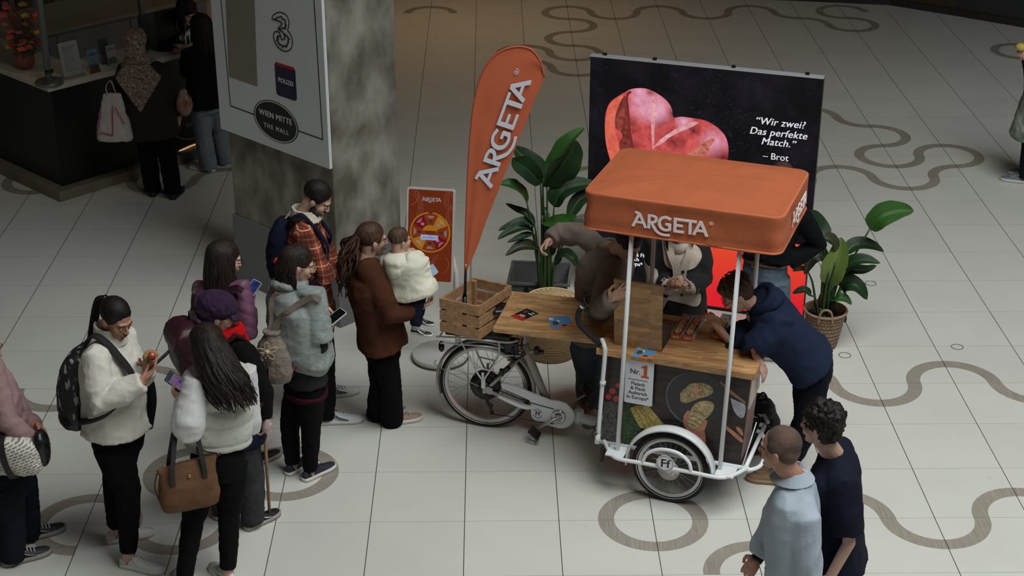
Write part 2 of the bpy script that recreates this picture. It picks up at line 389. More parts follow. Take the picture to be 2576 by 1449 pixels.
# the big 3
def c3(l): return [bpt(640+x/3.811, y/3.813) for x,y in l]
out3 = c3([(170,178),(182,145),(235,118),(300,140),(332,200),(328,262),(320,290),(352,340),(367,405),(352,465),(310,492),(262,480),(215,435),(188,375),(186,325),(205,303),(235,308),(252,340),(262,375),(285,378),(292,345),(270,305),(232,280),(238,262),(262,240),(262,218),(235,202),(200,190)])
o3 = [(p.x,p.y) for p in bez([(x,y,0) for x,y in out3+[out3[0]]], 4)]
q = MB(); strokes(q, [o3, curve2(c3([(190,190),(230,165),(262,160),(272,182),(300,195),(298,230),(310,245),(296,255),(302,275),(270,268),(236,282)]),2), curve2(c3([(250,350),(225,345),(222,365),(232,372),(214,385),(232,400),(240,425),(262,430),(275,452),(290,435),(312,452),(318,420),(330,410),(325,385),(338,378),(318,350),(290,325)]),2)], .008, B0)
q.build('number_three_logo', mk, board)
# ================================================================ information desk
KT = Vector((-3.262,4.335,0)); 
mblk = mat('desk_black', rgb(15,17,18), .45); mwh = mat('desk_top', rgb(196,188,174), .4)
desk = empty('information_desk', (KT.x,KT.y,0), 'black information desk with a pale stone worktop in the dim corner left of the pillar', 'counter')
def slab(a0, a1, b0, b1, z0, z1): # box in (E,D) frame from KT
    A = [KT+E*a+D*b_+Z3*z0 for a,b_ in ((a0,b0),(a1,b0),(a1,b1),(a0,b1))]
    return A, [p+Z3*(z1-z0) for p in A]
q = MB(); q.hexa(*slab(.05,2.6,.05,.5,.1,1.05)); q.hexa(*slab(.05,.5,.5,2.4,.1,1.05)); q.build('desk_body', mblk, desk)
q = MB(); q.hexa(*slab(0,2.65,0,.55,1.05,1.10)); q.hexa(*slab(0,.55,.55,2.5,1.05,1.10)); q.build('worktop', mwh, desk, bevel=.004)
q = MB(); q.hexa(*slab(-.06,2.6,-.06,.5,0,.1)); q.hexa(*slab(-.06,.5,.5,2.4,0,.1)); q.build('stone_plinth', mat('stone_plinth', rgb(128,118,102), .6, var=.2), desk)
# crest on the desk front (round backlit)
cM = frame_m(KT+E*1.62+D*.049+Z3*.42, E, Z3, -D)
q = MB(); strokes(q, [[(.34*math.cos(a), .24*math.sin(a)) for a in [i*math.pi/24 for i in range(49)]]], .012, cM, .004)
q.build('oval_line', mat('brass_line', rgb(190,170,130), .4), desk)
text('desk_lettering', 'WIEN MITTE', .10, cM @ Matrix.Translation((0,.02,.002)), mat('brass_line', rgb(1,1,1)), desk, bold=.002)
text('desk_lettering', 'THE MALL', .06, cM @ Matrix.Translation((0,-.10,.002)), mat('brass_line', rgb(1,1,1)), desk, bold=.001)
q = MB(); q.tube([cM @ Vector((.34*math.cos(a), -.30+.10*math.sin(a)*.3-.03*math.cos(a*2), .006)) for a in [math.pi+i*math.pi/12 for i in range(3,10)]], .008, 6)
q.build('light_strip', mat('warm_strip', rgb(255,220,160), .5, emit=rgb(255,214,150), estr=.45), desk)
# glass screen on post
mgl = mat('clear_glass', (.25,.25,.25,1), .02, alpha=.05, spec=.5); msteel = mat('brushed_steel', rgb(120,122,120), .4, metal=.6)
scr = empty('glass_screen', (KT.x,KT.y,1.10), 'clear glass sneeze screen with a grey steel corner post on the desk', 'screen')
pp = KT+E*.07+D*.09+Z3*1.1
q = MB(); q.box(pp+Z3*.75, (.05,.05,1.5), Matrix.Rotation(math.radians(45.7),3,'Z')); q.build('corner_post', msteel, scr, bevel=.004)
q = MB(); q.lathe([(.13,0),(.13,.02),(.12,.03)], pp); q.build('round_foot', msteel, scr)
q = MB(); q.box(pp+E*.02+D*(-.03)+Z3*.12, (.03,.03,.03)); q.build('clamp', mk, scr)
q = MB(); q.box(pp-D*.03-E*.0+Z3*.12+E*-.03, (.03,.03,.03)); q.build('clamp', mk, scr)
A = [pp+E*.03, pp+E*1.2, pp+E*1.2+D*.008, pp+E*.03+D*.008]; q = MB(); q.hexa([p+Z3*.04 for p in A],[p+Z3*1.4 for p in A]); q.build('glass_pane', mgl, scr)
A = [pp+D*.03, pp+D*1.6, pp+D*1.6+E*.008, pp+D*.03+E*.008]; q = MB(); q.hexa([p+Z3*.04 for p in A],[p+Z3*1.4 for p in A]); q.build('glass_pane', mgl, scr)
p2 = G(361,78,1.1); q = MB(); q.box(p2+Z3*.75, (.05,.05,1.5), Matrix.Rotation(math.radians(45.7),3,'Z')); q.build('end_post', msteel, scr, bevel=.004)
# cabinets behind
cab = empty('back_cabinet', tuple(KT+D*1.9+E*.2), 'long grey cabinet row with a beige shelf behind the information desk', 'cabinet')
mcb = mat('cabinet_grey', rgb(128,126,120), .5); mbg = mat('cabinet_beige', rgb(150,138,112), .5)
q = MB(); q.hexa(*slab(-.6,3.2,1.92,2.4,0,.96)); q.build('carcass', mcb, cab)
q = MB(); q.hexa(*slab(-.6,3.2,1.88,2.4,.96,1.0)); q.build('ledge', mbg, cab, bevel=.004)
q = MB(); q.hexa(*slab(-.6,3.2,2.25,2.4,1.0,1.18)); q.build('upstand', mbg, cab)
for k, a in enumerate((-.55,.36,1.27,2.18)):
    dd = MB().hexa(*slab(a,a+.89,1.90,1.92,.06,.93)).build('cabinet_door', mcb, cab, bevel=.003)
    p = KT+E*(a+.10)+D*1.89+Z3*.80; MB().ell(p, .018).build('knob', mk, dd)
    if k == 1: MB().lathe([(.03,-.004),(.03,.004)], KT+E*(a+.78)+D*1.897+Z3*.82, M=D.to_track_quat('Z','Y').to_matrix()).build('cable_hole', mk, dd)
shf = MB().hexa(*slab(-.6,3.2,2.45,2.5,0,2.6)).build('back_panel', mat('panel_brown', rgb(58,50,42), .5), cab)
for k in range(16):
    a = .3+k*.085+random.random()*.02; h = .20+random.random()*.06
    bk = MB().hexa(*slab(a,a+.05+random.random()*.03,2.27,2.42,1.181,1.18+h)).build('book', mat('book_%s'%('dark','red','tan')[k%3], (rgb(40,36,34),rgb(80,34,30),rgb(120,110,95))[k%3], .6), None)
    tag(bk, 'dark book or file in the row on the shelf behind the desk', 'book', 'books on the back shelf')
# desk-top things
def flat_stand(name, c, w, h, face, lab, m, ink=None, kind='sign', tilt=.15):
    M = Matrix.Translation(c) @ Matrix.Rotation(face,4,'Z') @ Matrix.Rotation(-tilt,4,'X')
    o = MB().prism([(-w/2,0),(w/2,0),(w/2,h),(-w/2,h)], .004, M @ Matrix.Rotation(math.pi/2,4,'X')).build(name, m); tag(o, lab, kind)
    return o, M @ Matrix.Rotation(math.pi/2,4,'X') @ Matrix.Translation((0,0,.0045))
fa = math.radians(45.7)
mpap = mat('paper', rgb(168,170,168), .6)
c = G(185,193,1.1); o, M = flat_stand('notice_stand', c, .20, .33, fa, 'white printed notice in a clear stand on the desk worktop', mpap)
q = MB(); 
for k in range(17): strokes(q, [[(-.07, .285-k*.014), (.07-.02*(k%3), .285-k*.014)]], .005 if k<3 else .0028, M, .0003)
q.build('print_lines', mat('ink_grey', rgb(95,96,96), .6), o)
MB().box(c+Z3*.012+E*.0-D*.0, (.21,.10,.02), Matrix.Rotation(fa,3,'Z')).build('clear_foot', mat('acrylic', rgb(150,148,140), .1, alpha=.5), o)
for (px,py,w,h,c1,lab) in ((240,183,.11,.22,rgb(96,128,150),'pale blue brochure with a city picture standing on the desk worktop'),(268,160,.10,.24,rgb(38,52,42),'dark green brochure standing behind the white leaflet on the desk'),(285,163,.10,.19,rgb(150,152,152),'white leaflet with a grey photo beside the headscarf')):
    o, M = flat_stand('brochure', G(px,py,1.1), w, h, fa, lab, mat('leaflet%d'%px, c1, .5), kind='brochure')
    q = MB(); q.prism([(-w*.45,h*.08),(w*.45,h*.08),(w*.45,h*.3),(w*.2,h*.42),(-.01,h*.36),(-w*.45,h*.4)], .0006, M); q.build('printed_picture', mat('leafpic', rgb(70,74,70), .6), o)
    q = MB(); strokes(q, [[(-w*.3,h*.85),(w*.3,h*.85)],[(-w*.38,h*.77),(w*.38,h*.77)]], .007, M, .0004); q.build('title_line', mk, o)
    if px == 240: MB().prism([(-w*.5,0),(w*.5,0),(w*.5,h*.08),(-w*.5,h*.08)], .0008, M).build('red_foot', mat('leafred', rgb(120,30,30), .5), o)
# monitor on the desk
c = G(412,122,1.1)
mon = empty('monitor', tuple(c), 'black computer monitor seen from behind on the desk worktop', 'monitor')
MM = Matrix.Translation(c) @ Matrix.Rotation(fa,4,'Z')
q = MB(); A = [MM @ Vector(p) for p in ((-.25,-.02,.03),(.25,-.02,.03),(.25,.03,.03),(-.25,.03,.03))]; q.hexa(A,[p+Z3*.34 for p in A]); q.build('screen_back', mk, mon, bevel=.006)
MB().box(c+Z3*.04, (.06,.04,.08), Matrix.Rotation(fa,3,'Z')).build('neck', mk, mon); MB().lathe([(.11,0),(.11,.012),(.03,.02)], c).build('foot', mk, mon)
# ---- vase with dried flowers
c = G(66,172,1.1)
vase = empty('flower_vase', tuple(c), 'round terracotta vase of dried orange and yellow flowers on the desk corner', 'vase')
MB().lathe([(.03,0),(.055,.005),(.085,.05),(.092,.09),(.08,.13),(.055,.155),(.058,.17),(.045,.165),(.02,.15)], c, 28).build('pot', mat('terracotta', rgb(150,78,46), .6, var=.2), vase)
fc = [mat('bloom_orange', rgb(226,92,40), .7), mat('bloom_yellow', rgb(214,160,44), .7), mat('bloom_red', rgb(150,34,28), .7), mat('bloom_pink', rgb(206,90,84), .7)]
rs = random.Random(3)
stems = MB(); leaves = MB()
for k in range(84):
    a = rs.random()*6.28; h = rs.choice([.05,.08,.10,.14,.2,.28,.36,.42]); r = .04+rs.random()*(.10 if h < .2 else .16)
    tip = c+Vector((r*math.cos(a), r*math.sin(a), .17+h)); stems.tube(bez([c+Z3*.14, c+Vector((r*.4*math.cos(a), r*.4*math.sin(a), .17+h*.5)), tip],4), .0025, 5)
    if k < 44:
        q = MB(); R_ = .022+rs.random()*.016
        for j in range(9):
            b2 = j*.7; q.ell(tip+Vector((R_*.7*math.cos(b2), R_*.7*math.sin(b2), R_*.2*(j%3))), (R_*.6,R_*.6,R_*.35), nu=7, nv=5)
        q.ell(tip+Z3*R_*.4, R_*.6, nu=8, nv=6); q.build('bloom', fc[k%4], vase)
    else:
        for j in range(5):
            p = c+(tip-c)*(.5+.1*j); d_ = Vector((math.cos(a+j),math.sin(a+j),.6))*.09
            leaves.tube([p,p+d_*.5,p+d_], [.003,.012,.001], 5, flat=.3)
stems.build('stems', mat('dry_stem', rgb(110,84,40), .7), vase); leaves.build('dry_leaves', mat('dry_leaf', rgb(84,80,46), .7), vase)
pl = bpy.data.lights.new('desk_spot', 'SPOT'); pl.energy = 5; pl.color = (1,.82,.58); pl.spot_size = .5; pl.spot_blend = .4
po = bpy.data.objects.new('desk_spot', pl); COL.objects.link(po); po.location = tuple(KT+E*.25+D*.25+Z3*3.2)
po.rotation_euler = (0,0,0)
# ================================================================ cargo tricycle
CO = Vector((1.93,-.98,0)); ca = math.radians(-21); CU = Vector((math.cos(ca),math.sin(ca),0)); CV = Vector((-math.sin(ca),math.cos(ca),0))
def C(s, t, z): return CO+CU*s+CV*t+Z3*z
BO = Vector((.735,.01,0)); ba = math.radians(-14.5); BU = Vector((math.cos(ba),math.sin(ba),0)); BV = Vector((-math.sin(ba),math.cos(ba),0))
def B(s, t, z): return BO+BU*s+BV*t+Z3*z
def CP(px, py, t=0): p = PL(px, py, C(0,t,0), CV); return p
mwht = mat('white_enamel', rgb(226,230,232), .32, spec=.5); mrub = mat('black_rubber', rgb(20,20,20), .75); mgry = mat('grey_enamel', rgb(172,168,162), .4)
malu = mat('aluminium', rgb(190,188,184), .35, metal=.6); mspk = mat('spoke_steel', rgb(150,150,148), .35, metal=.6); mplb = mat('black_plastic', rgb(16,16,17), .4)
def wood(name, c1, c2, stretch, staves=None):
    m = mat(name, c1, .45, spec=.4); N, L, b = nodes(m)
    tc = N.new('ShaderNodeTexCoord'); mp = N.new('ShaderNodeMapping'); L.new(tc.outputs['Object'], mp.inputs[0]); mp.inputs['Scale'].default_value = stretch
    n = N.new('ShaderNodeTexNoise'); n.inputs['Scale'].default_value = 6; n.inputs['Detail'].default_value = 6; L.new(mp.outputs[0], n.inputs['Vector'])
    cr = N.new('ShaderNodeValToRGB'); cr.color_ramp.elements[0].position = .3; cr.color_ramp.elements[1].position = .7
    cr.color_ramp.elements[0].color = c2; cr.color_ramp.elements[1].color = c1; L.new(n.outputs[0], cr.inputs[0])
    out = cr.outputs[0]
    if staves:
        br = N.new('ShaderNodeTexBrick'); br.inputs['Scale'].default_value = 1; br.inputs['Brick Width'].default_value = staves[0]; br.inputs['Row Height'].default_value = staves[1]
        br.inputs['Mortar Size'].default_value = .0004; br.inputs['Color1'].default_value = (.62,.62,.62,1); br.inputs['Color2'].default_value = (1.2,1.15,1.1,1); br.inputs['Mortar'].default_value = (.6,.55,.5,1)
        br.offset = .37; br.offset_frequency = 2
        m2 = N.new('ShaderNodeMapping'); L.new(tc.outputs['Object'], m2.inputs[0]); m2.inputs['Rotation'].default_value = staves[2]; L.new(m2.outputs[0], br.inputs['Vector'])
        mx = N.new('ShaderNodeMix'); mx.data_type = 'RGBA'; mx.blend_type = 'MULTIPLY'; mx.inputs[0].default_value = .85; L.new(out, mx.inputs[6]); L.new(br.outputs[0], mx.inputs[7]); out = mx.outputs[2]
    L.new(out, b.inputs['Base Color']); return m
mtab = wood('oak_staves', rgb(208,168,120), rgb(168,126,84), (1,9,9), (.17,.030,(0,0,-ba)))
mctr = wood('oak_counter', rgb(206,164,114), rgb(166,122,80), (1,9,9), (.20,.033,(0,0,-ca)))
mflap = wood('oak_flap', rgb(180,140,98), rgb(150,114,76), (1,9,9), (.16,.035,(math.pi/2,0,0)))
mcrt = wood('crate_pine', rgb(186,148,110), rgb(148,112,80), (4,4,12))
mfl_ = mat('screw', rgb(60,60,60), .4, metal=.8)
trike = empty('cargo_tricycle', tuple(C(0,0,0)), 'white cargo tricycle sales cart with oak counter and picture wrapped box', 'cargo bike')
def wheel(cen, ax, inpl, R, tyre, rimr, hubr, nsp, name='wheel'):
    """wheel thing part: tyre with rim, spokes, hub as sub-parts. ax axle dir, inpl horizontal in-plane dir"""
    ring = lambda r, off=0: [cen+(inpl*math.cos(a)+Z3*math.sin(a))*r+ax*off for a in [2*math.pi*k/56 for k in range(56)]]
    w = MB(); w.tube(ring(R-tyre), tyre, 10, closed=True, flat=1.0); w = w.build('wheel', mrub, trike)
    q = MB(); R_ = []
    for k in range(56):
        a = 2*math.pi*k/56; d = inpl*math.cos(a)+Z3*math.sin(a)
        R_.append([cen+d*(R-tyre*1.75)+ax*.014, cen+d*(R-tyre*1.75)-ax*.014, cen+d*(R-tyre*1.75-rimr)-ax*.009, cen+d*(R-tyre*1.75-rimr)+ax*.009])
    q.rings(R_, closed=True, smooth=False); q.build('rim', malu, w)
    q = MB()
    for sgn in (-1,1):
        q.tube(ring(R-tyre*1.35, sgn*tyre*.82), .003, 5, closed=True)
    q.build('reflective_band', mat('reflective_band', rgb(200,200,198), .4), w)
    q = MB()
    for k in range(nsp):
        a = 2*math.pi*k/nsp; sgn = 1 if k%2 else -1; a2 = a+(.55 if (k//2)%2 else -.55)
        p0 = cen+(inpl*math.cos(a2)+Z3*math.sin(a2))*hubr+ax*sgn*.028; p1 = cen+(inpl*math.cos(a)+Z3*math.sin(a))*(R-tyre*1.75-rimr)
        q.tube([p0,p1], .0014, 4)
    o = q.build('spokes', mspk, w); o['kind'] = 'stuff'
    return w
# ---- rear wheel with hub motor
hub = B(0,0,.330)
rw = wheel(hub, BV, BU, .330, .021, .022, .10, 36)
Mx = (-BV).to_track_quat('Z','Y').to_matrix()
MB().lathe([(.02,-.035),(.104,-.028),(.108,-.02),(.108,.02),(.104,.028),(.05,.034),(.02,.036)], hub, 36, Mx).build('hub_motor', mplb, rw, bevel=0)
MB().lathe([(.045,.036),(.045,.05),(.038,.05),(.038,.056),(.03,.056),(.03,.062),(.01,.066)], hub, 24, Mx).build('gear_cassette', mat('dark_steel', rgb(52,50,48), .4, metal=.7), rw)
q = MB(); q.tube(bez([hub-BV*.06+Z3*-.03+BU*.02, hub-BV*.07-Z3*.10+BU*.03, hub-BV*.07-Z3*.13+BU*.05]), .012, 8); q.lathe([(.02,-.004),(.02,.004)], hub-BV*.07-Z3*.12+BU*.05, 14, Mx); q.lathe([(.018,-.004),(.018,.004)], hub-BV*.07-Z3*.17+BU*.06, 14, Mx)
q.tube([hub-BV*.075-Z3*.11+BU*.05,hub-BV*.075-Z3*.18+BU*.06], .008, 6); q.build('derailleur', mplb, trike)
# rear mudguard
def guard(cen, ax, inpl, R, a0, a1, w, name, m, n=36):
    Rr = []
    for k in range(n+1):
        a = math.radians(a0+(a1-a0)*k/n); d = inpl*math.cos(a)+Z3*math.sin(a)
        Rr.append([cen+d*(R-.012)+ax*w, cen+d*R+ax*w*.75, cen+d*(R+.008)+ax*0, cen+d*R-ax*w*.75, cen+d*(R-.012)-ax*w, cen+d*(R-.010)-ax*w*.6, cen+d*(R+.003)+ax*0, cen+d*(R-.010)+ax*w*.6])
    return MB().rings(Rr).build(name, m, trike)
g = guard(hub, BV, BU, .352, 200, -18, .034, 'rear_mudguard', mgry)
MB().ell(B(-.315,0,.59), (.022,.03,.04)).build('tail_light', mat('dark_red_lens', rgb(36,14,12), .25), trike)
q = MB(); q.tube(bez([hub-BV*.055, B(-.2,-.05,.40), B(-.352,-.03,.46), B(-.352,0,.48)]), .003, 5); q.build('mudguard_stay', mspk, trike)
# rack
q = MB()
for t in (-.075,.075):
    q.tube(bez([B(-.33,t,.70),B(-.1,t,.715),B(.12,t,.715),B(.20,t*.8,.715),B(.235,t*.3,.715)],6), .008, 8)
    q.tube(bez([B(-.30,t,.655),B(-.1,t,.665),B(.10,t,.665),B(.12,t,.62),B(.2,t*.6,.605),B(.28,t*.3,.60)],5), .006, 7)
    q.tube(bez([B(-.16,t,.70),B(-.12,t,.62),B(-.04,t*.9,.45),B(-.008,t*.85,.40),B(-.005,t*.8,.36)],5), .0065, 7)
    q.tube(bez([B(.115,t,.71),B(.115,t,.62),B(.07,t,.52),B(.01,t*.85,.41),B(.002,t*.8,.36)],5), .0065, 7)
    q.tube([B(-.062,t,.50),B(.052,t,.485)], .005, 6)
    q.box(B(0,t*.85,.375), (.028,.012,.075), Matrix.Rotation(ba,3,'Z')); q.tube([B(-.002,t*.9,.40),B(-.002,t*.95,.46)], .009, 8)
for s in (-.3,-.1,.1): q.tube([B(s,-.075,.712),B(s,.075,.712)], .006, 6)
q.build('luggage_rack', mwht, trike)
MB().box(B(-.04,0,.738), (.46,.135,.045), Matrix.Rotation(ba,3,'Z')).build('battery_pack', mplb, trike, bevel=.012)
q = MB(); q.box(B(.19,0,.66), (.10,.09,.09), Matrix.Rotation(ba,3,'Z')); q.build('controller_box', mplb, trike, bevel=.012)
# frame: seat tube, seat stays, chain stays, boom
q = MB(); q.tube([B(.245,0,.86),B(.275,0,.74),B(.283,0,.66)], .018, 12); q.tube([B(.28,0,.68),B(.30,0,.60),B(.44,0,.25)], [.026,.030,.027], 14)
q.tube([B(.295,0,.62),B(.35,-.01,.645)], .014, 8)
for t in (-.055,.055):
    q.tube([B(.29,t*.45,.625),B(.04,t,.345),B(0,t,.325)], [.012,.012,.012], 9); q.tube([B(0,t,.325),B(.16,t,.27),B(.50,t*.6,.17)], .013, 9)
q.box(B(.03,-.062,.32), (.07,.012,.05), Matrix.Rotation(ba,3,'Z'))
q.build('rear_frame', mgry, trike)
q = MB(); q.tube([B(.5,0,.175),B(.60,0,.17),B(.82,.01,.125),C(-.52,.37,.14)+Vector((0,0,0)),C(-.40,.38,.20),C(.2,.38,.24)], .036, 12); q.tube([B(.665,0,.125),B(.665,0,.215)], .034, 14); q.build('main_boom', mwht, trike)
q = MB(); q.tube(bez([B(.27,.0,.74),B(.27,-.07,.70),B(.29,-.06,.63),B(.22,-.05,.57),B(.19,-.05,.55)]), .005, 6); q.tube(bez([B(.25,-.02,.68),B(.2,-.06,.66),B(.22,-.06,.60),B(.17,-.06,.57)]), .004, 6); q.tube(bez([B(.292,.03,.60),B(.32,.035,.50),B(.37,.035,.36),B(.42,.03,.27)]), .007, 6); q.build('cables', mplb, trike)
q = MB(); q.box(B(.165,-.055,.50), (.05,.03,.035), Matrix.Rotation(ba,3,'Z')@Matrix.Rotation(-.8,3,'Y')); q.box(B(.13,-.06,.475), (.03,.03,.05), Matrix.Rotation(ba,3,'Z')); q.build('brake_arm', mplb, trike, bevel=.006)
q = MB(); q.box(B(.365,-.01,.645), (.035,.05,.055), Matrix.Rotation(ba,3,'Z')); q.box(B(.395,-.01,.64), (.04,.03,.03), Matrix.Rotation(ba,3,'Z')); q.build('clamp_knob', mplb, trike, bevel=.01)
# saddle and post hidden partly by the table
q = MB(); q.tube([B(.22,0,.84),B(.235,0,.88)], .016, 10); 
for k,(s,w,z) in enumerate(((-.02,0,0),)): pass
sd = MB(); P = [(-.055,.055,.895),(-.03,.085,.905),(.02,.09,.91),(.08,.065,.908),(.15,.035,.905),(.20,.02,.90)]
sd.rings([[B(s+.06,w*math.cos(a)+.05,z+.032*math.sin(a)-.004) for a in [2*math.pi*k/14 for k in range(14)]] for s,w,z in P]); 
sd = remesh(sd, .006, 3); sd.build('saddle', mat('saddle_vinyl', rgb(18,18,20), .3), trike)
# chain case
Bm = frame_m(B(0,-.045,0), BU, Z3, -BV)
cc = [(.121,.386),(.15,.392),(.234,.379),(.36,.335),(.479,.300),(.53,.302),(.585,.290),(.625,.25),(.647,.206),(.640,.155),(.61,.112),(.577,.092),(.532,.086),(.45,.10),(.374,.122),(.348,.14),(.338,.165),(.336,.255),(.325,.28),(.300,.290),(.20,.325),(.13,.345)]
case_ = MB().prism(cc, .016, Bm).build('chain_case', mwht, trike, bevel=.005)
q = MB(); q.tube(bez([B(.105,-.05,.285),B(.2,-.055,.25),B(.28,-.055,.225),B(.335,-.05,.225),B(.36,-.045,.25)],6), .026, 12, flat=.55, up=(0,0,1)); q.build('lower_fairing', mwht, trike)
LM = Bm @ Matrix.Translation((.385,.185,.0165))
q = MB(); strokes(q, [[(.033*math.cos(a), .033*math.sin(a)) for a in [i*math.pi/14+.3 for i in range(12)]], [(.033*math.cos(a), .033*math.sin(a)) for a in [i*math.pi/14+math.pi+.3 for i in range(12)]]], .003, LM)
o = q.build('round_logo', mk, case_); text('logo_lettering', 'Ff', .048, LM @ Matrix.Translation((0,-.016,0)), mk, case_, bold=.0012)
bb = B(.534,-.062,.185)
q = MB(); q.lathe([(.045,0),(.05,.004),(.05,.010),(.040,.014),(.036,.010),(.030,.010),(.026,.016),(.01,.02)], bb, 32, Mx); q.build('chainring_cover', mat('chrome', rgb(200,198,194), .18, metal=1), trike)
# cranks and pedals
pn = B(.385,-.10,.085); pf = B(.685,.10,.285)
q = MB(); q.tube([B(.534,-.078,.185),pn], [.017,.014], 8, flat=.7); q.ell(B(.534,-.08,.185), .017); o1 = q.build('crank_arm', malu, trike)
q = MB(); q.tube([B(.534,.07,.185),pf], [.014,.011], 8, flat=.6); q.build('crank_arm', malu, trike)
for p, s_ in ((pn,-1),(pf,1)):
    Mr = Matrix.Rotation(ba,3,'Z') @ Matrix.Rotation(.75,3,'Y')
    q = MB(); cen = p+BV*s_*.055
    for dx in (-.038,.038): q.box(cen+Mr@Vector((dx,0,0)), (.014,.09,.022), Mr)
    q.box(cen, (.07,.02,.02), Mr); q.box(cen+Mr@Vector((0,.04,0)), (.08,.01,.018), Mr); q.box(cen+Mr@Vector((0,-.04,0)), (.08,.01,.018), Mr)
    o = q.build('pedal', mplb, trike, bevel=.002)
    if s_ < 0: MB().box(cen+Mr@Vector((-.045,0,0)), (.004,.045,.012), Mr).build('reflector', mat('amber', rgb(150,84,40), .3), o)
q = MB(); q.tube([B(.06,-.09,.155),B(.2,-.085,.15),B(.37,-.07,.125),B(.50,-.06,.12)], .004, 5); q.tube([B(.03,-.065,.36),B(.3,-.06,.27),B(.5,-.06,.235)], .004, 5); q.build('chain', mplb, trike)
# ---- front wheels
for t in (0, .76):
    fw = wheel(C(-.01,t,.252), CV, CU, .252, .023, .02, .03, 28)
    q = MB(); Mc = (-CV).to_track_quat('Z','Y').to_matrix(); q.lathe([(.012,-.045),(.03,-.04),(.03,-.03),(.018,-.025),(.018,.025),(.03,.03),(.03,.04),(.012,.05)], C(-.01,t,.252), 20, Mc); q.build('hub', malu, fw)
    s_ = -1 if t == 0 else 1
    q = MB(); q.lathe([(.072,-.002),(.072,.002)], C(-.01,t+s_*.038,.252), 28, Mc); q.build('brake_disc', malu, fw)
    guard(C(-.01,t,.252), CV, CU, .292, 184, 4, .046, 'front_mudguard', mwht)
    tt = (lambda a: -a) if t == 0 else (lambda a: .76+a)
    q = MB(); q.tube(bez([C(-.475,tt(-.07),.312),C(-.40,tt(.045),.31),C(-.33,tt(.105),.31),C(-.15,tt(.112),.315),C(.15,tt(.112),.315),C(.33,tt(.105),.31),C(.41,tt(.045),.31),C(.475,tt(-.07),.312)],7), .0135, 10, round_=True)
    q.tube(bez([C(-.165,tt(.112),.32),C(-.14,tt(.112),.385),C(-.075,tt(.112),.432),C(0,tt(.112),.445),C(.075,tt(.112),.432),C(.135,tt(.112),.385),C(.155,tt(.112),.32)],6), .012, 9)
    q.build('side_rail', mwht, trike)
    for s in (-.36,.36): MB().box(C(s,tt(.03),.315), (.12,.13,.012), Matrix.Rotation(ca,3,'Z')).build('rail_bracket', mwht, trike, bevel=.002)
# round Ff plate over the near wheel
Cm = frame_m(C(-.012,-.128,.355), CU, Z3, -CV)
o = MB().prism([(.058*math.cos(a), .058*math.sin(a)) for a in [i*math.pi/18 for i in range(36)]], .003, Cm).build('logo_plate', mwht, trike)
text('logo_lettering', 'Ff', .085, Cm @ Matrix.Translation((0,-.028,.0035)), mk, o, bold=.002)
q = MB(); strokes(q, [[(.052*math.cos(a), .052*math.sin(a)) for a in [i*math.pi/18 for i in range(37)]]], .002, Cm @ Matrix.Translation((0,0,.003))); q.build('ring_line', mk, o)
# ---- chassis & bumper
q = MB()
for t in (.08,.66): q.tube([C(-.50,t,.30),C(.46,t,.30)], .015, 8)
for s in (-.50,.46): q.tube([C(s,.08,.30),C(s,.66,.30)], .015, 8)
q.tube([C(-.01,.0,.252),C(-.01,.76,.252)], .014, 8)
q.tube(bez([C(.44,.07,.30),C(.49,.07,.30),C(.535,.12,.30),C(.548,.20,.30),C(.525,.38,.30),C(.49,.50,.30),C(.45,.56,.30),C(.38,.58,.30)],6), .0135, 10)
q.tube([C(.44,.06,.30),C(.47,.30,.52)],.004,6)
q.build('chassis', mwht, trike)
MB().tube([C(-.47,.02,.28),C(-.48,.02,.20)], .016, 8, round_=True).build('stand_foot', mplb, trike)
# ---- box: near face, right return and far side, floor
F = .08
q = MB(); q.hexa([C(-.49,F,.29),C(.425,F,.29),C(.425,F+.012,.29),C(-.49,F+.012,.29)], [C(-.475,F,.96),C(.458,F,.96),C(.458,F+.012,.96),C(-.475,F+.012,.96)])
mdw = mat('print_dark_wood', rgb(56,42,38), .35, spec=.4, var=.5, vscale=5, stretch=(1,1,7), col2=rgb(30,24,24))
box_ = q.build('box_panel', mdw, trike)
q = MB(); q.hexa([C(.425,F+.012,.29),C(.425,F+.29,.29),C(.413,F+.29,.29),C(.413,F+.012,.29)], [C(.458,F+.012,.96),C(.458,F+.29,.96),C(.446,F+.29,.96),C(.446,F+.012,.96)])
side_ = q.build('box_side', mat('print_red_wood', rgb(132,62,44), .35, var=.4, vscale=4, stretch=(1,1,.4), col2=rgb(84,36,28)), trike)
q = MB(); q.hexa([C(.459,F+.012,.72),C(.459,F+.288,.74),C(.445,F+.288,.74),C(.445,F+.012,.72)], [C(.4595,F+.012,.955),C(.4595,F+.288,.955),C(.447,F+.288,.955),C(.447,F+.012,.955)]); q.build('pale_print', mat('print_pale', rgb(190,176,164), .4), side_)
q = MB(); q.box(C(-.02,.37,.32), (.90,.56,.02), Matrix.Rotation(ca,3,'Z')); q.build('box_floor', mplb, trike)
q = MB(); q.hexa([C(-.49,F+.012,.29),C(-.478,F+.012,.29),C(-.478,.62,.29),C(-.49,.62,.29)],[C(-.475,F+.012,.96),C(-.463,F+.012,.96),C(-.463,.62,.96),C(-.475,.62,.96)]); q.build('box_side', mplb, trike)
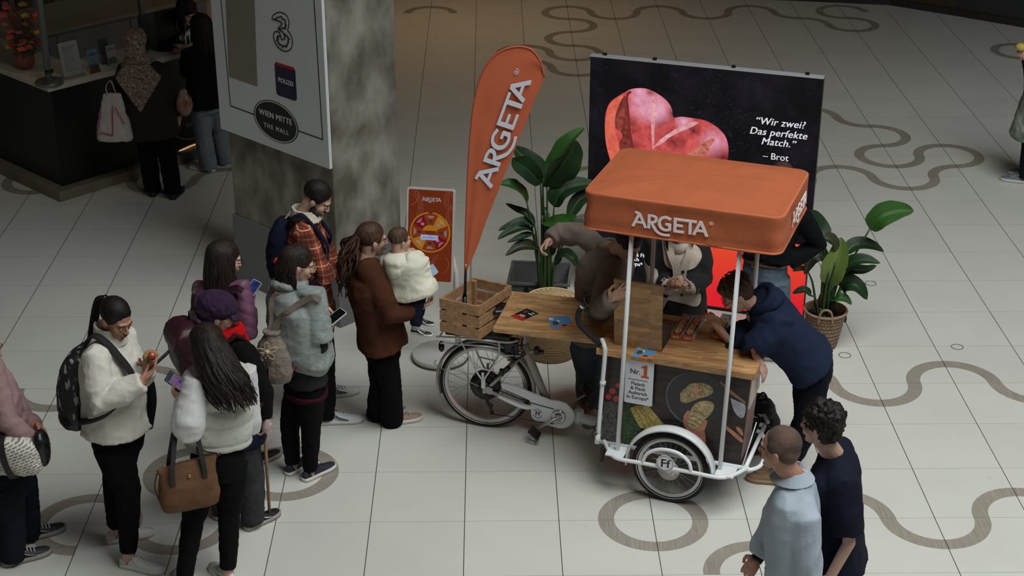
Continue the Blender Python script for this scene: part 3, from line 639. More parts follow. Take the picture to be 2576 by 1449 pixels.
# printed picture on the near face, traced on the panel plane
FM = frame_m(C(0,F-.0005,0), CU, Z3, -CV)
def fp(px, py): p = PL(px, py, C(0,F,0), CV)-CO; return (p.dot(CU), p.z)
def zf(l): return [fp(1500+x/4.262, 860+y/4.262) for x,y in l]
def smooth2(l, n=4): 
    l = zf(l); return [(p.x,p.y) for p in bez([(x,y,0) for x,y in l+[l[0]]], n)][:-1]
def patch(name, pts, m, lift=0.0, sm=True): 
    return MB().prism(smooth2(pts) if sm else zf(pts), .0006, FM @ Matrix.Translation((0,0,lift))).build(name, m, box_)
mpl = mat('print_slate', rgb(36,36,40), .35); mple = mat('print_slate_edge', rgb(92,92,96), .35)
patch('printed_plate_rim', [(745,570),(765,470),(830,390),(930,340),(1060,325),(1200,350),(1330,420),(1390,520),(1400,640),(1350,760),(1240,860),(1130,910),(1000,900),(860,820),(770,700)], mple, .0003)
patch('printed_plate', [(757,570),(780,475),(845,395),(940,345),(1060,330),(1200,352),(1330,420),(1390,520),(1400,640),(1350,760),(1240,860),(1130,908),(1010,895),(880,810),(785,695)], mpl, .0006)
mbr = mat('print_bread', rgb(186,166,124), .5, var=.45, vscale=60, col2=rgb(120,96,62)); mham = mat('print_ham', rgb(206,140,116), .5)
patch('printed_sandwich', [(900,600),(905,545),(960,490),(1010,450),(1090,440),(1180,450),(1240,490),(1250,540),(1200,580),(1120,600),(1040,630),(960,655),(910,640)], mbr, .0010)
patch('printed_sandwich', [(1030,500),(1060,475),(1095,490),(1090,540),(1040,545)], mham, .0014)
msk_ = mat('print_skin', rgb(196,132,104), .5, var=.3, vscale=30)
patch('printed_hand', [(930,840),(945,780),(990,730),(1010,780),(1030,880),(1080,920),(1120,870),(1160,835),(1190,850),(1180,900),(1160,950),(1172,1020),(1168,1110),(1100,1040),(1010,970),(950,910)], msk_, .0012)
patch('printed_bread_slice', [(975,870),(1000,780),(1030,700),(1080,650),(1150,630),(1230,640),(1265,680),(1250,740),(1200,800),(1150,840),(1110,900),(1060,930),(1000,910)], mat('print_slice', rgb(200,184,140), .5, var=.3, vscale=50, col2=rgb(150,126,84)), .0016)
mgr_ = mat('print_crumb_line', rgb(112,88,58), .5)
q = MB(); strokes(q, [[(x,y) for x,y in zf(l)] for l in ([(1000,790),(1070,800),(1150,850)],[(990,830),(1060,850),(1120,890)],[(985,860),(1040,890),(1080,915)],[(1030,730),(1090,745),(1170,800)])], .0035, FM @ Matrix.Translation((0,0,.0022))); q.build('printed_crumb_lines', mgr_, box_)
mch = mat('print_cheese', rgb(206,188,112), .5, var=.25, vscale=70, col2=rgb(150,128,66))
patch('printed_cheese', [(360,710),(430,680),(560,690),(640,780),(725,880),(620,905),(520,930),(470,920),(420,830)], mch, .0010, False)
q = MB(); strokes(q, [[(x,y) for x,y in zf(l)] for l in ([(400,695),(470,800),(520,925)],[(440,690),(520,790),(580,910)],[(475,690),(560,790),(620,900)])], .004, FM @ Matrix.Translation((0,0,.0016))); q.build('printed_cheese_lines', mat('print_cheese_edge', rgb(140,120,62), .5), box_)
patch('printed_salad', [(300,660),(360,650),(400,760),(440,850),(480,930),(420,1000),(350,1080),(280,1110),(285,900),(290,760)], mat('print_salad', rgb(62,92,48), .5, var=.6, vscale=45, col2=rgb(22,34,18), stretch=(1,1,2)), .0008)
mto = mat('print_tomato', rgb(176,58,44), .4, var=.2, vscale=30)
for cx_, cy_, r in ((130,585,32),(215,610,32),(175,525,34),(235,465,26)): patch('printed_tomato', [(cx_+r*math.cos(a), cy_+r*math.sin(a)) for a in [i*math.pi/4 for i in range(8)]], mto, .0008)
patch('printed_mesh_cloth', [(85,650),(180,640),(235,700),(210,800),(250,900),(260,1010),(330,1100),(200,1140),(60,1120),(70,900)], mat('print_mesh', rgb(98,96,94), .5, var=.6, vscale=90, col2=rgb(30,28,28)), .0006)
patch('printed_doily', [(1440,600),(1500,630),(1600,680),(1585,800),(1540,810),(1490,760),(1460,690)], mat('print_lace', rgb(176,178,188), .5, var=.3, vscale=40), .0008)
patch('printed_arm', [(1395,900),(1440,930),(1560,1030),(1560,1080),(1450,990),(1390,930)], msk_, .0010)
patch('printed_arm', [(1500,910),(1530,915),(1570,960),(1570,1010),(1510,950)], msk_, .0012)
patch('printed_board', [(1330,410),(1450,520),(1600,640),(1600,665),(1440,560),(1330,440)], mat('print_brown', rgb(140,108,78), .5), .0008, False)
# Nr. 1 sign, hangs in front of the panel on the near left post
sg = [CP(1577,903,.045),CP(1641,911,.045),CP(1632,1020,.045),CP(1568,1008,.045)]
S0 = C(-.345,.05,.645); SM = frame_m(S0, CU+Z3*-.01, Z3, -CV)
sign = MB().prism(rr(.093,.165,.093,.165,.012), .003, SM).build('number_one_sign', mat('sign_card', rgb(214,218,224), .5)); tag(sign, 'white card sign reading Nr. 1 hung on the box under the counter', 'sign')
tm = lambda x, y: SM @ Matrix.Translation((x,y,.0033))
mora = mat('sign_orange', rgb(190,84,44), .5); mdg = mat('sign_darkgrey', rgb(84,72,76), .5)
MB().prism([(.105,.196),(.155,.196),(.155,.211),(.143,.211),(.143,.288),(.126,.288),(.104,.274),(.104,.262),(.120,.266),(.120,.211),(.105,.211)], .0006, SM @ Matrix.Translation((0,0,.003))).build('figure_one', mora, sign); text('small_lettering', 'Nr.', .05, tm(.065,.215), mdg, sign, bold=.0015)
q = MB(); strokes(q, [[(.02,.175),(.15,.175)]], .004, SM @ Matrix.Translation((0,0,.003))); q.build('rule_line', mdg, sign)
for k, s_ in enumerate(('Fleisch','& Fisch','Aufstrich','in Europa*')): text('small_lettering', s_, .034, tm(.088,.135-k*.033), mdg, sign, bold=.0012)
# ---- counter with cut-out, flap
z0, z1 = .96, 1.0
q = MB()
for (s0,s1,t0,t1) in ((-.535,.485,.035,.13),(-.535,-.45,.13,.67),(-.135,.485,.13,.67),(-.45,-.135,.60,.67)):
    q.hexa([C(s0,t0,z0),C(s1,t0,z0),C(s1,t1,z0),C(s0,t1,z0)], [C(s0,t0,z1),C(s1,t0,z1),C(s1,t1,z1),C(s0,t1,z1)])
q.build('counter_top', mctr, trike)
q = MB(); q.hexa([C(-.45,.131,.72),C(-.135,.131,.72),C(-.135,.60,.72),C(-.45,.60,.72)],[C(-.45,.131,.73),C(-.135,.131,.73),C(-.135,.60,.73),C(-.45,.60,.73)])
for (s0,s1,t0,t1) in ((-.45,-.44,.13,.60),(-.145,-.135,.13,.60),(-.45,-.135,.59,.60)):
    q.hexa([C(s0,t0,.73),C(s1,t0,.73),C(s1,t1,.73),C(s0,t1,.73)], [C(s0,t0,.96),C(s1,t0,.96),C(s1,t1,.96),C(s0,t1,.96)])
q.build('inner_tray', mat('tray_grey', rgb(196,192,188), .5), trike)
q = MB(); q.hexa([C(-.448,.13,1.0),C(-.137,.13,1.0),C(-.137,.152,1.0),C(-.448,.152,1.0)], [C(-.452,.10,1.47),C(-.137,.10,1.47),C(-.137,.122,1.47),C(-.452,.122,1.47)])
q.build('raised_flap', mflap, trike, bevel=.002)
# rear table over the saddle
q = MB(); z0, z1 = .915, .95
q.hexa([B(.14,-.335,z0),B(.96,-.345,z0),B(.96,.25,z0),B(.135,.25,z0)], [B(.14,-.335,z1),B(.96,-.345,z1),B(.96,.25,z1),B(.135,.25,z1)]); q.build('rear_table_top', mtab, trike, bevel=.003)
# ---- posts and canopy
q = MB()
for pth in (([C(-.358,-.02,.31),C(-.312,-.02,1.90)]),([C(.318,-.02,.31),C(.356,-.02,1.90)])):
    MB().tube(pth, .0145, 14).build('canopy_post', mwht, trike)
for s0, s1 in ((-.36,-.345),(.33,.335)): MB().tube([C(s0,.64,.31),C(s1,.64,1.90)], .0145, 14).build('canopy_post', mwht, trike)
mcan = mat('orange_fabric', rgb(176,92,54), .8, bump=.25, bscale=14, detail=4, stretch=(1,1,1), var=.06, vscale=3)
def canopy():
    import numpy as np
    nu, nv = 72, 44; s0, s1, t0, t1 = -.615, .605, -.07, .765; zt, zb_ = 2.09, 1.862
    def outline(k, n, r=.06, grow=0):  # rounded rectangle by angle param
        return None
    pts = rr(0,0,(s1-s0)/2,(t1-t0)/2,.07,6); 
    # densify outline
    P = []
    for i in range(len(pts)):
        a, b_ = Vector((*pts[i],0)), Vector((*pts[(i+1)%len(pts)],0)); n = max(1, int((b_-a).length/.035))
        for k in range(n): P.append(a.lerp(b_, k/n))
    c0 = Vector(((s0+s1)/2,(t0+t1)/2,0)); R = []
    def ring(sc, z, off=0, wav=0):
        o = []
        for i, p in enumerate(P):
            d = p.normalized(); w = wav*noise.noise(Vector((p.x*7,p.y*7,z*9)))
            pr = p*sc+d*(off+w); o.append(C(c0.x+pr.x, c0.y+pr.y, z+.012*noise.noise(Vector((p.x*3,p.y*3,5)))*(1 if wav else .3)))
        return o
    out = [ring(1,zb_,-.006,.010), ring(1,zb_-.004,.004,.010), ring(1,zb_+.012,.005,.010), ring(1,zb_+.02,.0,.010)]
    for k in range(1,7): out.append(ring(1, zb_+.02+(zt-zb_-.03)*k/7, .004*math.sin(k), .010))
    out += [ring(1,zt-.006,.004), ring(1,zt+.004,0.003), ring(.99,zt+.010,0), ring(.965,zt+.008,0)]
    for sc, dz in ((.9,.016),(.8,.026),(.68,.036),(.62,.042),(.5,.043),(.35,.043),(.2,.043),(.06,.043)): 
        rg = []
        for p, q_ in zip(ring(sc, zt+dz), P):
            rg.append(p+Z3*(.009*noise.noise(Vector((p.x*9, p.y*16, 1.3)))+.003*noise.noise(Vector((p.x*26, p.y*40, 2)))))
        out.append(rg)
    inn = [ring(.975,zt+.0,-.0), ring(.975,zb_,-.004)]
    q = MB(); q.rings(inn[::-1][:1]+out, caps=True)
    # inner lining
    return q
cn = canopy().build('canopy', mcan, trike)
cn.data.materials[0] = mcan
q = MB()
for z_, r_, g_ in ((2.094,.0055,-.004),(1.866,.0065,.002)):
    pts_ = rr(-.005,.3475,.61+g_,.4175+g_,.072,8); q.tube([C(x,y,z_) for x,y in pts_], r_, 7, closed=True)
q.build('piping', mat('piping_orange', rgb(204,112,72), .8), cn)
mcl = mat('canopy_lettering', rgb(240,230,230), .6)
KM = frame_m(C(-.292,-.0775,1.925), CU, Z3, -CV)
argeta('canopy_lettering', KM @ Matrix.Diagonal((1.22,1,1,1)), .088, mcl, cn)
KR = frame_m(C(.614,.21,1.935), CV, Z3, CU)
argeta('canopy_lettering', KR @ Matrix.Diagonal((1.15,1,1,1)), .085, mcl, cn, reg=False)
# ---- handlebar
q = MB()
for t in (.08,.66):
    q = MB(); q.tube(bez([C(-.500,t-.075,.36),C(-.482,t-.07,.75),C(-.470,t-.07,.98),C(-.478,t-.06,1.035),C(-.508,t-.02,1.06)],7), .0145, 12)
    q.tube([C(-.504,t-.075,.33),C(-.50,t-.075,.40)], .018, 12); q.tube([C(-.479,t-.07,.765),C(-.478,t-.07,.79)], .020, 12); q.build('handlebar', mwht, trike)
    if t < .3:
        gp = [CP(1508,864,.06),CP(1490,849,.07),CP(1471,831,.08),CP(1459,818,.09),CP(1453.5,803,.10),CP(1455,788,.12),CP(1461,776,.13)]
        q = MB(); q.tube(bez(gp,5), .0175, 12, round_=True); q.build('grip', mat('grip_tape', rgb(24,24,25), .75, bump=.5, bscale=120), trike)
        q = MB(); q.tube([CP(1462,775,.13),CP(1465,770,.135)], .0155, 12); q.build('clamp_ring', mwht, trike)
        q = MB(); q.ell(CP(1469,760,.14), (.022,.02,.03)); q.ell(CP(1472,747,.15), (.018,.018,.022)); q.tube(bez([CP(1470,758,.12),CP(1479,775,.10),CP(1478,795,.10),CP(1484,806,.10)]), .008, 8, round_=True)
        q.tube(bez([CP(1469,735,.16),CP(1478,742,.14),CP(1476,770,.12),CP(1470,786,.11)]), .005, 6); q.tube([CP(1465,768,.14),CP(1472,735,.17)], .011, 8, round_=True); q.build('brake_lever', mplb, trike)
    else:
        q = MB(); q.tube(bez([C(-.508,t-.02,1.06),C(-.60,t-.03,1.10),C(-.67,t-.06,1.16)]), .0175, 12, round_=True); q.build('grip', mat('grip_tape', rgb(24,24,25)), trike)
q = MB(); q.tube(bez([C(-.52,-.01,.46),C(-.54,.01,.44),C(-.50,.02,.40),C(-.49,.0,.45)]), .003, 5); q.tube(bez([B(.80,-.03,.16),C(-.54,.0,.38),C(-.50,-.01,.41)]), .004, 5); q.build('cable_tie', mplb, trike)
# ================================================================ wooden crate on the rack
CX = [Vector(B(-.287,-.124,0)), Vector(B(.008,-.191,0)), Vector(B(.139,.19,0)), Vector(B(-.147,.255,0))]
crate = empty('wooden_crate', tuple(sum((c for c in CX), Vector())/4+Z3*.77), 'slatted pine crate on the rear rack of the tricycle', 'crate')
for k in range(4):
    a, b_ = CX[k], CX[(k+1)%4]; d = (b_-a).normalized(); n_ = d.cross(Z3)*-1
    if k % 2: a, b_ = a+d*.012, b_-d*.012
    for j in range(3):
        z = .772+j*.088
        MB().hexa([a+Z3*z,b_+Z3*z,b_+n_*.012+Z3*z,a+n_*.012+Z3*z],[a+Z3*(z+.072),b_+Z3*(z+.072),b_+n_*.012+Z3*(z+.072),a+n_*.012+Z3*(z+.072)]).build('slat', mcrt, crate, bevel=.0015)
for k in range(4):
    a = CX[k]; c_ = (CX[0]+CX[2])/2; p = a+(c_-a).normalized()*.036
    q = MB(); q.box(p+Z3*.892, (.03,.03,.24), Matrix.Rotation(math.radians(-27),3,'Z')); q.build('corner_post', mcrt, crate)
a, b_, c_, d_ = CX
for k in range(4):
    f0, f1 = k/4+.02, (k+1)/4-.02; P = [a.lerp(d_,f0), b_.lerp(c_,f0), b_.lerp(c_,f1), a.lerp(d_,f1)]; cn_ = sum(P, Vector())/4; P = [cn_+(p-cn_)*.93 for p in P]
    MB().hexa([p+Z3*.766 for p in P],[p+Z3*.778 for p in P]).build('bottom_slat', mcrt, crate)
cc_ = (CX[0]+CX[2])/2
# parcel in crate
q = MB(); q.box(cc_+Vector((.06,.07,.815)), (.09,.13,.07), Matrix.Rotation(-.3,3,'Z')); q = remesh(q, .006, 4, lambda c,n: nz(c,30)*.006)
tag(q.build('paper_parcel', mat('kraft_paper', rgb(176,140,96), .8), loc=cc_+Vector((.06,.07,.78))), 'crumpled brown paper parcel lying in the slatted pine crate', 'parcel')
# ================================================================ feather flag standing in the crate
fy = -.02
PB = J(1169,790,fy)
flag = empty('feather_flag', (PB.x,PB.y,.78), 'tall orange teardrop advertising flag standing in the pine crate', 'flag')
edge = [(1170,688),(1171,620),(1173,540),(1177,450),(1182,360),(1190,280),(1200,225),(1216,180),(1240,143),(1270,124),(1305,117),(1335,124),(1354,145),(1364,170),(1369,193)]
right_ = [(1171,690),(1186,655),(1203,615),(1222,560),(1246,500),(1268,443),(1290,390),(1309,340),(1328,295),(1345,250),(1353,235),(1362,215),(1366,205),(1368,199),(1369,194)]
el = bez([J(x,y,fy) for x,y in edge], 4); er = bez([J(x,y,fy) for x,y in right_], 4)
q = MB(); R = []; nn = 14
fr, bk = [], []
for i,(a, b_) in enumerate(zip(el, er)):
    row = []
    for k in range(nn+1):
        f = k/nn; p = a.lerp(b_, f); p.y += .006*math.sin(f*9+i*.05)*math.sin(math.pi*f)*.8+.005*noise.noise(Vector((p.x*9,0,p.z*5)))*math.sin(math.pi*f); row.append(p)
    fr.append(row)
V = []; Fc = []
m_ = len(fr)
for off in (-.0012, .0012):
    for row in fr: V += [p+Vector((0,off,0)) for p in row]
W_ = nn+1; H_ = m_*W_
for i in range(m_-1):
    for k in range(nn):
        Fc.append((i*W_+k,i*W_+k+1,(i+1)*W_+k+1,(i+1)*W_+k)); Fc.append((H_+i*W_+k,H_+(i+1)*W_+k,H_+(i+1)*W_+k+1,H_+i*W_+k+1))
q.add(V, Fc); fb = q.build('flag_cloth', mat('flag_fabric', rgb(186,92,58), .75, bump=.12, bscale=9), flag)
q = MB(); q.tube(el, .007, 8); q.build('pole_sleeve', mat('flag_sleeve', rgb(172,84,52), .8), flag)
q = MB(); q.tube([Vector((PB.x-.002,fy,.79)), J(1168.5,745,fy)], [.016,.016], 12); q.tube([J(1168.5,745,fy), J(1170,735,fy), J(1171,690,fy), J(1172,668,fy)], [.014,.010,.009,.007], 10); q.build('ground_pole', mplb, flag)
MB().tube([J(1171,700,fy),J(1172,664,fy)], .0055, 8).build('ferrule', malu, flag)
MB().tube([J(1186,655,fy-.002),J(1186,705,fy-.002)], .0015, 5).build('tension_cord', mk, flag)
p0 = J(1237,470,fy-.014); p1 = J(1335,207,fy-.014); dx = (p1-p0).normalized(); up_ = Vector((dx.z*-1,0,dx.x)); 
if up_.x > 0: up_ = -up_
FMx = frame_m(p0, dx, up_)
ln = (p1-p0).length
argeta('flag_lettering', FMx @ Matrix.Diagonal((ln/4.24/.11,1,1,1)), .11, mat('flag_letters', rgb(206,212,222), .6), flag)
# ================================================================ flyers
def flyer(name, corners, z, lab, m, extra):
    P = [G(x,y,z) for x,y in corners]; x = (P[1]-P[0]+P[2]-P[3]).normalized(); y = (P[0]-P[3]+P[1]-P[2])
    w = ((P[1]-P[0]).length+(P[2]-P[3]).length)/2; h = ((P[0]-P[3]).length+(P[1]-P[2]).length)/2
    c = sum(P, Vector())/4; M = frame_m((c.x,c.y,z+.0006), x, y, Z3)
    o = MB().prism([(-w/2,-h/2),(w/2,-h/2),(w/2,h/2),(-w/2,h/2)], .0012, M).build(name, m); tag(o, lab, 'flyer'); M2 = M @ Matrix.Translation((0,0,.0013))
    for nm, pts, mm in extra: MB().prism([(a*w/2,b*h/2) for a,b in pts], .0004, M2).build(nm, mm, o)
    return o, M2, w, h
mbl = mat('flyer_blue', rgb(92,150,196), .4); mor = mat('flyer_orange', rgb(214,116,48), .4); mbw = mat('flyer_brown', rgb(96,62,48), .5); mwt2 = mat('flyer_white', rgb(214,220,226), .5)
ex = [('orange_field', [(-.4,-1),(1,-1),(1,-.35),(.6,-.5),(.2,-.62),(-.2,-.55),(-.35,-.8)], mor), ('brown_shape', [(-.8,-.1),(-.7,.15),(-.4,.25),(-.2,.1),(-.25,-.3),(-.5,-.45),(-.75,-.4)], mbw), ('bread_shape', [(-.1,-.75),(.4,-.7),(.35,-.5),(0,-.5)], mbw), ('white_corner', [(-.9,.5),(-.5,.5),(-.5,.9),(-.9,.9)], mwt2), ('white_shape', [(-.35,.3),(-.1,.4),(-.05,.1),(-.2,-.1)], mwt2)]
flyer('flyer', [(1383,799),(1437,794),(1438,822),(1384,828)], .95, 'blue and orange flyer lying on the rear table beside the handlebar grip', mbl, ex)
flyer('flyer', [(1606,872),(1657,876),(1641,905),(1588,896)], 1.0, 'blue and orange flyer on the counter edge above the Nr. 1 sign', mbl, ex)
flyer('flyer', [(1325,776),(1354,788),(1315,808),(1285,795)], .95, 'black and red flyer lying near the left end of the rear table', mat('flyer_black', rgb(30,28,28), .4), [('red_field', [(-1,-1),(1,-1),(1,-.5),(-1,-.5)], mat('flyer_red', rgb(176,44,40), .4)), ('ham_shape', [(-.5,-.6),(.5,-.6),(.4,-.1),(-.4,-.1)], mham), ('text_line', [(.1,.3),(.8,.3),(.8,.45),(.1,.45)], mwt2), ('text_line', [(.3,.6),(.8,.6),(.8,.72),(.3,.72)], mwt2), ('brown_shape', [(-.7,.2),(-.2,.2),(-.2,.7),(-.7,.7)], mbw)])
# ================================================================ sample trays with garnished cups
mbox = mat('tray_white', rgb(206,206,204), .5); mboxo = mat('tray_orange', rgb(212,104,48), .5)
cupm = [mat('cup_tomato', rgb(214,110,66), .4, var=.5, vscale=45, col2=rgb(214,190,150)), mat('cup_bread', rgb(186,140,92), .6, var=.4, vscale=60, col2=rgb(84,48,30))]
def tray(px0, px1, lab, short, n=4, l=.30):
    a = G(*px0, 1.0); b_ = G(*px1, 1.0); x = (b_-a); w = x.length*.96; x = CU; y = CV
    c = (a+b_)/2+y*l/2; t = empty('sample_box', (c.x,c.y,1.0), lab, 'box', 'boxes of bread samples on the counter')
    M = frame_m((c.x,c.y,1.0), x, y, Z3)
    q = MB(); q.hexa(*[[M @ Vector(p) for p in g] for g in ([(-w/2,-l/2,.001),(w/2,-l/2,.001),(w/2,l/2,.001),(-w/2,l/2,.001)],[(-w/2,-l/2,.004),(w/2,-l/2,.004),(w/2,l/2,.004),(-w/2,l/2,.004)])])
    for sx in (-1,1): q.hexa(*[[M @ Vector(p) for p in g] for g in ([(sx*w/2,-l/2,.004),(sx*(w/2-.002),-l/2,.004),(sx*(w/2-.002),l/2,.004),(sx*w/2,l/2,.004)],[(sx*w/2,-l/2,.045),(sx*(w/2-.002),-l/2,.045),(sx*(w/2-.002),l/2,.045),(sx*w/2,l/2,.045)])])
    q.hexa(*[[M @ Vector(p) for p in g] for g in ([(-w/2,l/2-.002,.004),(w/2,l/2-.002,.004),(w/2,l/2,.004),(-w/2,l/2,.004)],[(-w/2,l/2-.002,.045),(w/2,l/2-.002,.045),(w/2,l/2,.045),(-w/2,l/2,.045)])])
    q.build('box_body', mbox, t)
    f = MB().hexa(*[[M @ Vector(p) for p in g] for g in ([(-w/2,-l/2-.002,.001),(w/2,-l/2-.002,.001),(w/2,-l/2,.001),(-w/2,-l/2,.001)],[(-w/2,-l/2-.002,.042),(w/2,-l/2-.002,.042),(w/2,-l/2,.042),(-w/2,-l/2,.042)])]).build('orange_front', mboxo, t)
    argeta('box_lettering', frame_m(M @ Vector((-.028,-l/2-.0025,.016)), x, Z3, -y), .011, mwt2, f, reg=False)
    for k in range(n):
        cy = -l/2+.05+k*.062; cen = M @ Vector((0,cy,.028)); Mt = Matrix.Rotation(ca,3,'Z') @ Matrix.Rotation(.75,3,'X')
        r = min(.042, w/2-.006)
        cup = MB().lathe([(r*.85,-.012),(r,0),(r,.006),(r*.9,.010),(r*.2,.013)], cen+Z3*.012, 20, Mt).build('bread_sample', cupm[1])
        tag(cup, ('frontmost','second','third','rearmost')[k if n == 4 else (0,1,3)[k]]+' garnished bread sample in the '+short+' orange fronted box', 'bread', 'bread samples in the boxes')
        q = MB()
        for j in range(9):
            aa = j*2.4; rr_ = r*.65*math.sqrt(j/9); q.ell(cen+Z3*.012+Mt@Vector((rr_*math.cos(aa), rr_*math.sin(aa), .011)), (.012,.010,.005), Mt, nu=7, nv=5)
        q.build('topping', cupm[0], cup)
tray((1687,853), (1714,857), 'left of the two boxes of bread samples with orange fronts near the flap', 'left', 4)
tray((1716,857), (1743,860), 'right of the two boxes of bread samples with orange fronts near the flap', 'middle', 4)
tray((1788,852), (1817,857), 'sample box behind the white post beside the leaning person with a pale front', 'right', 3)
# ================================================================ LED wall
LR = Vector((3.255,1.62,0)); LX = Vector((.944,-.330,0)).normalized(); LN = Vector((-.330,-.944,0)).normalized(); LW_, LH_ = 1.80, 2.03
LL = LR-LX*LW_
led = empty('led_wall', tuple((LR+LL)/2), 'large black LED video wall showing a heart shaped bread and a red lower corner', 'screen')
def LP_(px, py): p = PL(px, py, LR, LN)-LL; return (p.dot(LX), p.z)
A = [LL, LR, LR-LN*.055, LL-LN*.055]; 
MB().hexa([p+Z3*.02 for p in A],[p+Z3*(LH_-.012) for p in A]).build('cabinet', mk, led)
MB().hexa([p+Z3*(LH_-.012)+LN*.003 for p in A],[p+Z3*LH_ for p in A]).build('top_rail', mat('pale_aluminium', rgb(196,200,202), .35, metal=.4), led)
for f in (.06,.28,.62,.93): MB().box(LL.lerp(LR,f)-LN*.03+Z3*(LH_+.008), (.03,.02,.02), Matrix.Rotation(-.336,3,'Z')).build('lift_clip', mplb, led)
for f in (.15,.85):
    A2 = [LL.lerp(LR,f)-LX*.03, LL.lerp(LR,f)+LX*.03, LL.lerp(LR,f)+LX*.03-LN*.5, LL.lerp(LR,f)-LX*.03-LN*.5]; MB().hexa(A2,[p+Z3*.03 for p in A2]).build('floor_foot', mplb, led)
LM0 = frame_m(LL+LN*.0008, LX, Z3, LN)
def emis(name, col, st=1.0, noise_=None, col2=None, scale=10, detail=6, stretch=None, thr=None):
    m = bpy.data.materials.new(name); m.use_nodes = True; N = m.node_tree.nodes; L = m.node_tree.links; b = N['Principled BSDF']
    b.inputs['Base Color'].default_value = (.004,.004,.004,1); b.inputs['Roughness'].default_value = .7; b.inputs['Specular IOR Level'].default_value = .12; b.inputs['Emission Strength'].default_value = st; b.inputs['Emission Color'].default_value = col
    if col2:
        tc = N.new('ShaderNodeTexCoord'); mp = N.new('ShaderNodeMapping'); L.new(tc.outputs['Object'], mp.inputs[0])
        if stretch: mp.inputs['Scale'].default_value = stretch
        n = N.new('ShaderNodeTexNoise'); n.inputs['Scale'].default_value = scale; n.inputs['Detail'].default_value = detail; n.inputs['Roughness'].default_value = .65; L.new(mp.outputs[0], n.inputs['Vector'])
        cr = N.new('ShaderNodeValToRGB'); cr.color_ramp.elements[0].position = (thr or (.35,.68))[0]; cr.color_ramp.elements[1].position = (thr or (.35,.68))[1]
        cr.color_ramp.elements[0].color = col; cr.color_ramp.elements[1].color = col2; L.new(n.outputs[0], cr.inputs[0]); L.new(cr.outputs[0], b.inputs['Emission Color'])
    return m
LE = .9
scr_ = MB().prism([(.004,.03),(LW_-.004,.03),(LW_-.004,LH_-.014),(.004,LH_-.014)], .001, LM0).build('screen_image', emis('led_black', rgb(11,10,13), LE, col2=rgb(30,27,38), scale=3, thr=(.42,.75)), led)
# specks of the rock texture
rs = random.Random(5); q = MB()
for k in range(260):
    x = rs.uniform(.03,1.76); y = rs.uniform(1.05,1.98)
    if k % 3: x = rs.gauss(1.0,.28); y = rs.gauss(1.55,.25)
    if not (.02 < x < 1.77 and .9 < y < 1.99): continue
    a = rs.uniform(-1.2,1.2); l = rs.uniform(.004,.03); strokes(q, [[(x,y),(x+l*math.cos(a),y+l*math.sin(a))]], rs.uniform(.0012,.003), LM0 @ Matrix.Translation((0,0,.001)), .0003)
o = q.build('rock_glints', emis('led_glint', rgb(58,54,70), LE), led); o['kind'] = 'stuff'
def zl(l): return [LP_(1460+x/2.683, 120+y/2.683) for x,y in l]
def lp(name, pts, m, lift, sm=3, parent=scr_):
    P = zl(pts) if sm else pts
    if sm: P = [(p.x,p.y) for p in bez([(x,y,0) for x,y in P+[P[0]]], sm)][:-1]
    return MB().prism(P, .0004, LM0 @ Matrix.Translation((0,0,.001+lift))).build(name, m, parent)
mb1 = emis('led_bread', rgb(226,100,96), LE, col2=rgb(170,56,58), scale=14, detail=12); mb2 = emis('led_bread_deep', rgb(96,36,34), LE, col2=rgb(150,66,54), scale=26); mb3 = emis('led_bread_light', rgb(240,186,190), LE, col2=rgb(204,112,112), scale=16)
mb4 = emis('led_bread_glow', rgb(232,128,128), LE, col2=rgb(206,150,186), scale=8); mb5 = emis('led_bread_edge', rgb(236,120,92), LE, col2=rgb(206,84,74), scale=20)
def glowmix(m, cen, dark):
    N, L, b = nodes(m); src = b.inputs['Emission Color'].links[0].from_socket; g = N.new('ShaderNodeNewGeometry'); n5 = N.new('ShaderNodeTexNoise'); n5.inputs['Scale'].default_value = 22; n5.inputs['Detail'].default_value = 6; L.new(g.outputs['Position'], n5.inputs['Vector'])
    for lst, col, amt in ((cen, rgb(236,176,204), .85), (dark, rgb(96,28,34), .8)):
        for x, y, r in lst:
            c = LM0 @ Vector((*LP_(1460+x/2.683, 120+y/2.683), 0)); vd = N.new('ShaderNodeVectorMath'); vd.operation = 'DISTANCE'; L.new(g.outputs['Position'], vd.inputs[0]); vd.inputs[1].default_value = tuple(c)
            f = math_(N, L, 'SUBTRACT', 1, math_(N, L, 'DIVIDE', vd.outputs['Value'], r)); f = math_(N, L, 'MAXIMUM', f, 0); f = math_(N, L, 'MULTIPLY', math_(N, L, 'MULTIPLY', f, amt*1.9), n5.outputs[0]); f = math_(N, L, 'MINIMUM', f, 1)
            mx = N.new('ShaderNodeMix'); mx.data_type = 'RGBA'; L.new(f, mx.inputs[0]); L.new(src, mx.inputs[6]); mx.inputs[7].default_value = col; src = mx.outputs[2]
    L.new(src, b.inputs['Emission Color'])
glowmix(mb1, [(430,390,.17),(535,400,.14),(520,470,.10),(905,640,.14),(700,500,.09),(400,300,.10)], [(345,520,.09),(345,650,.10),(560,540,.12),(640,640,.10),(960,740,.12),(620,440,.06),(760,560,.08),(470,300,.04)])
lp('bread_heart', [(165,520),(172,440),(200,370),(250,330),(300,300),(340,280),(400,272),(460,280),(530,315),(590,365),(620,420),(628,470),(680,465),(760,475),(840,490),(900,520),(950,560),(985,610),(1000,680),(990,760),(930,880),(780,1000),(600,1110),(520,1090),(400,1020),(280,930),(215,800),(180,680),(168,600)], mb1, 0)
lp('bread_side', [(168,520),(178,440),(205,375),(255,333),(290,325),(268,360),(245,420),(232,500),(238,580),(262,650),(272,720),(262,800),(225,800),(185,690),(170,600)], mb5, .0004)
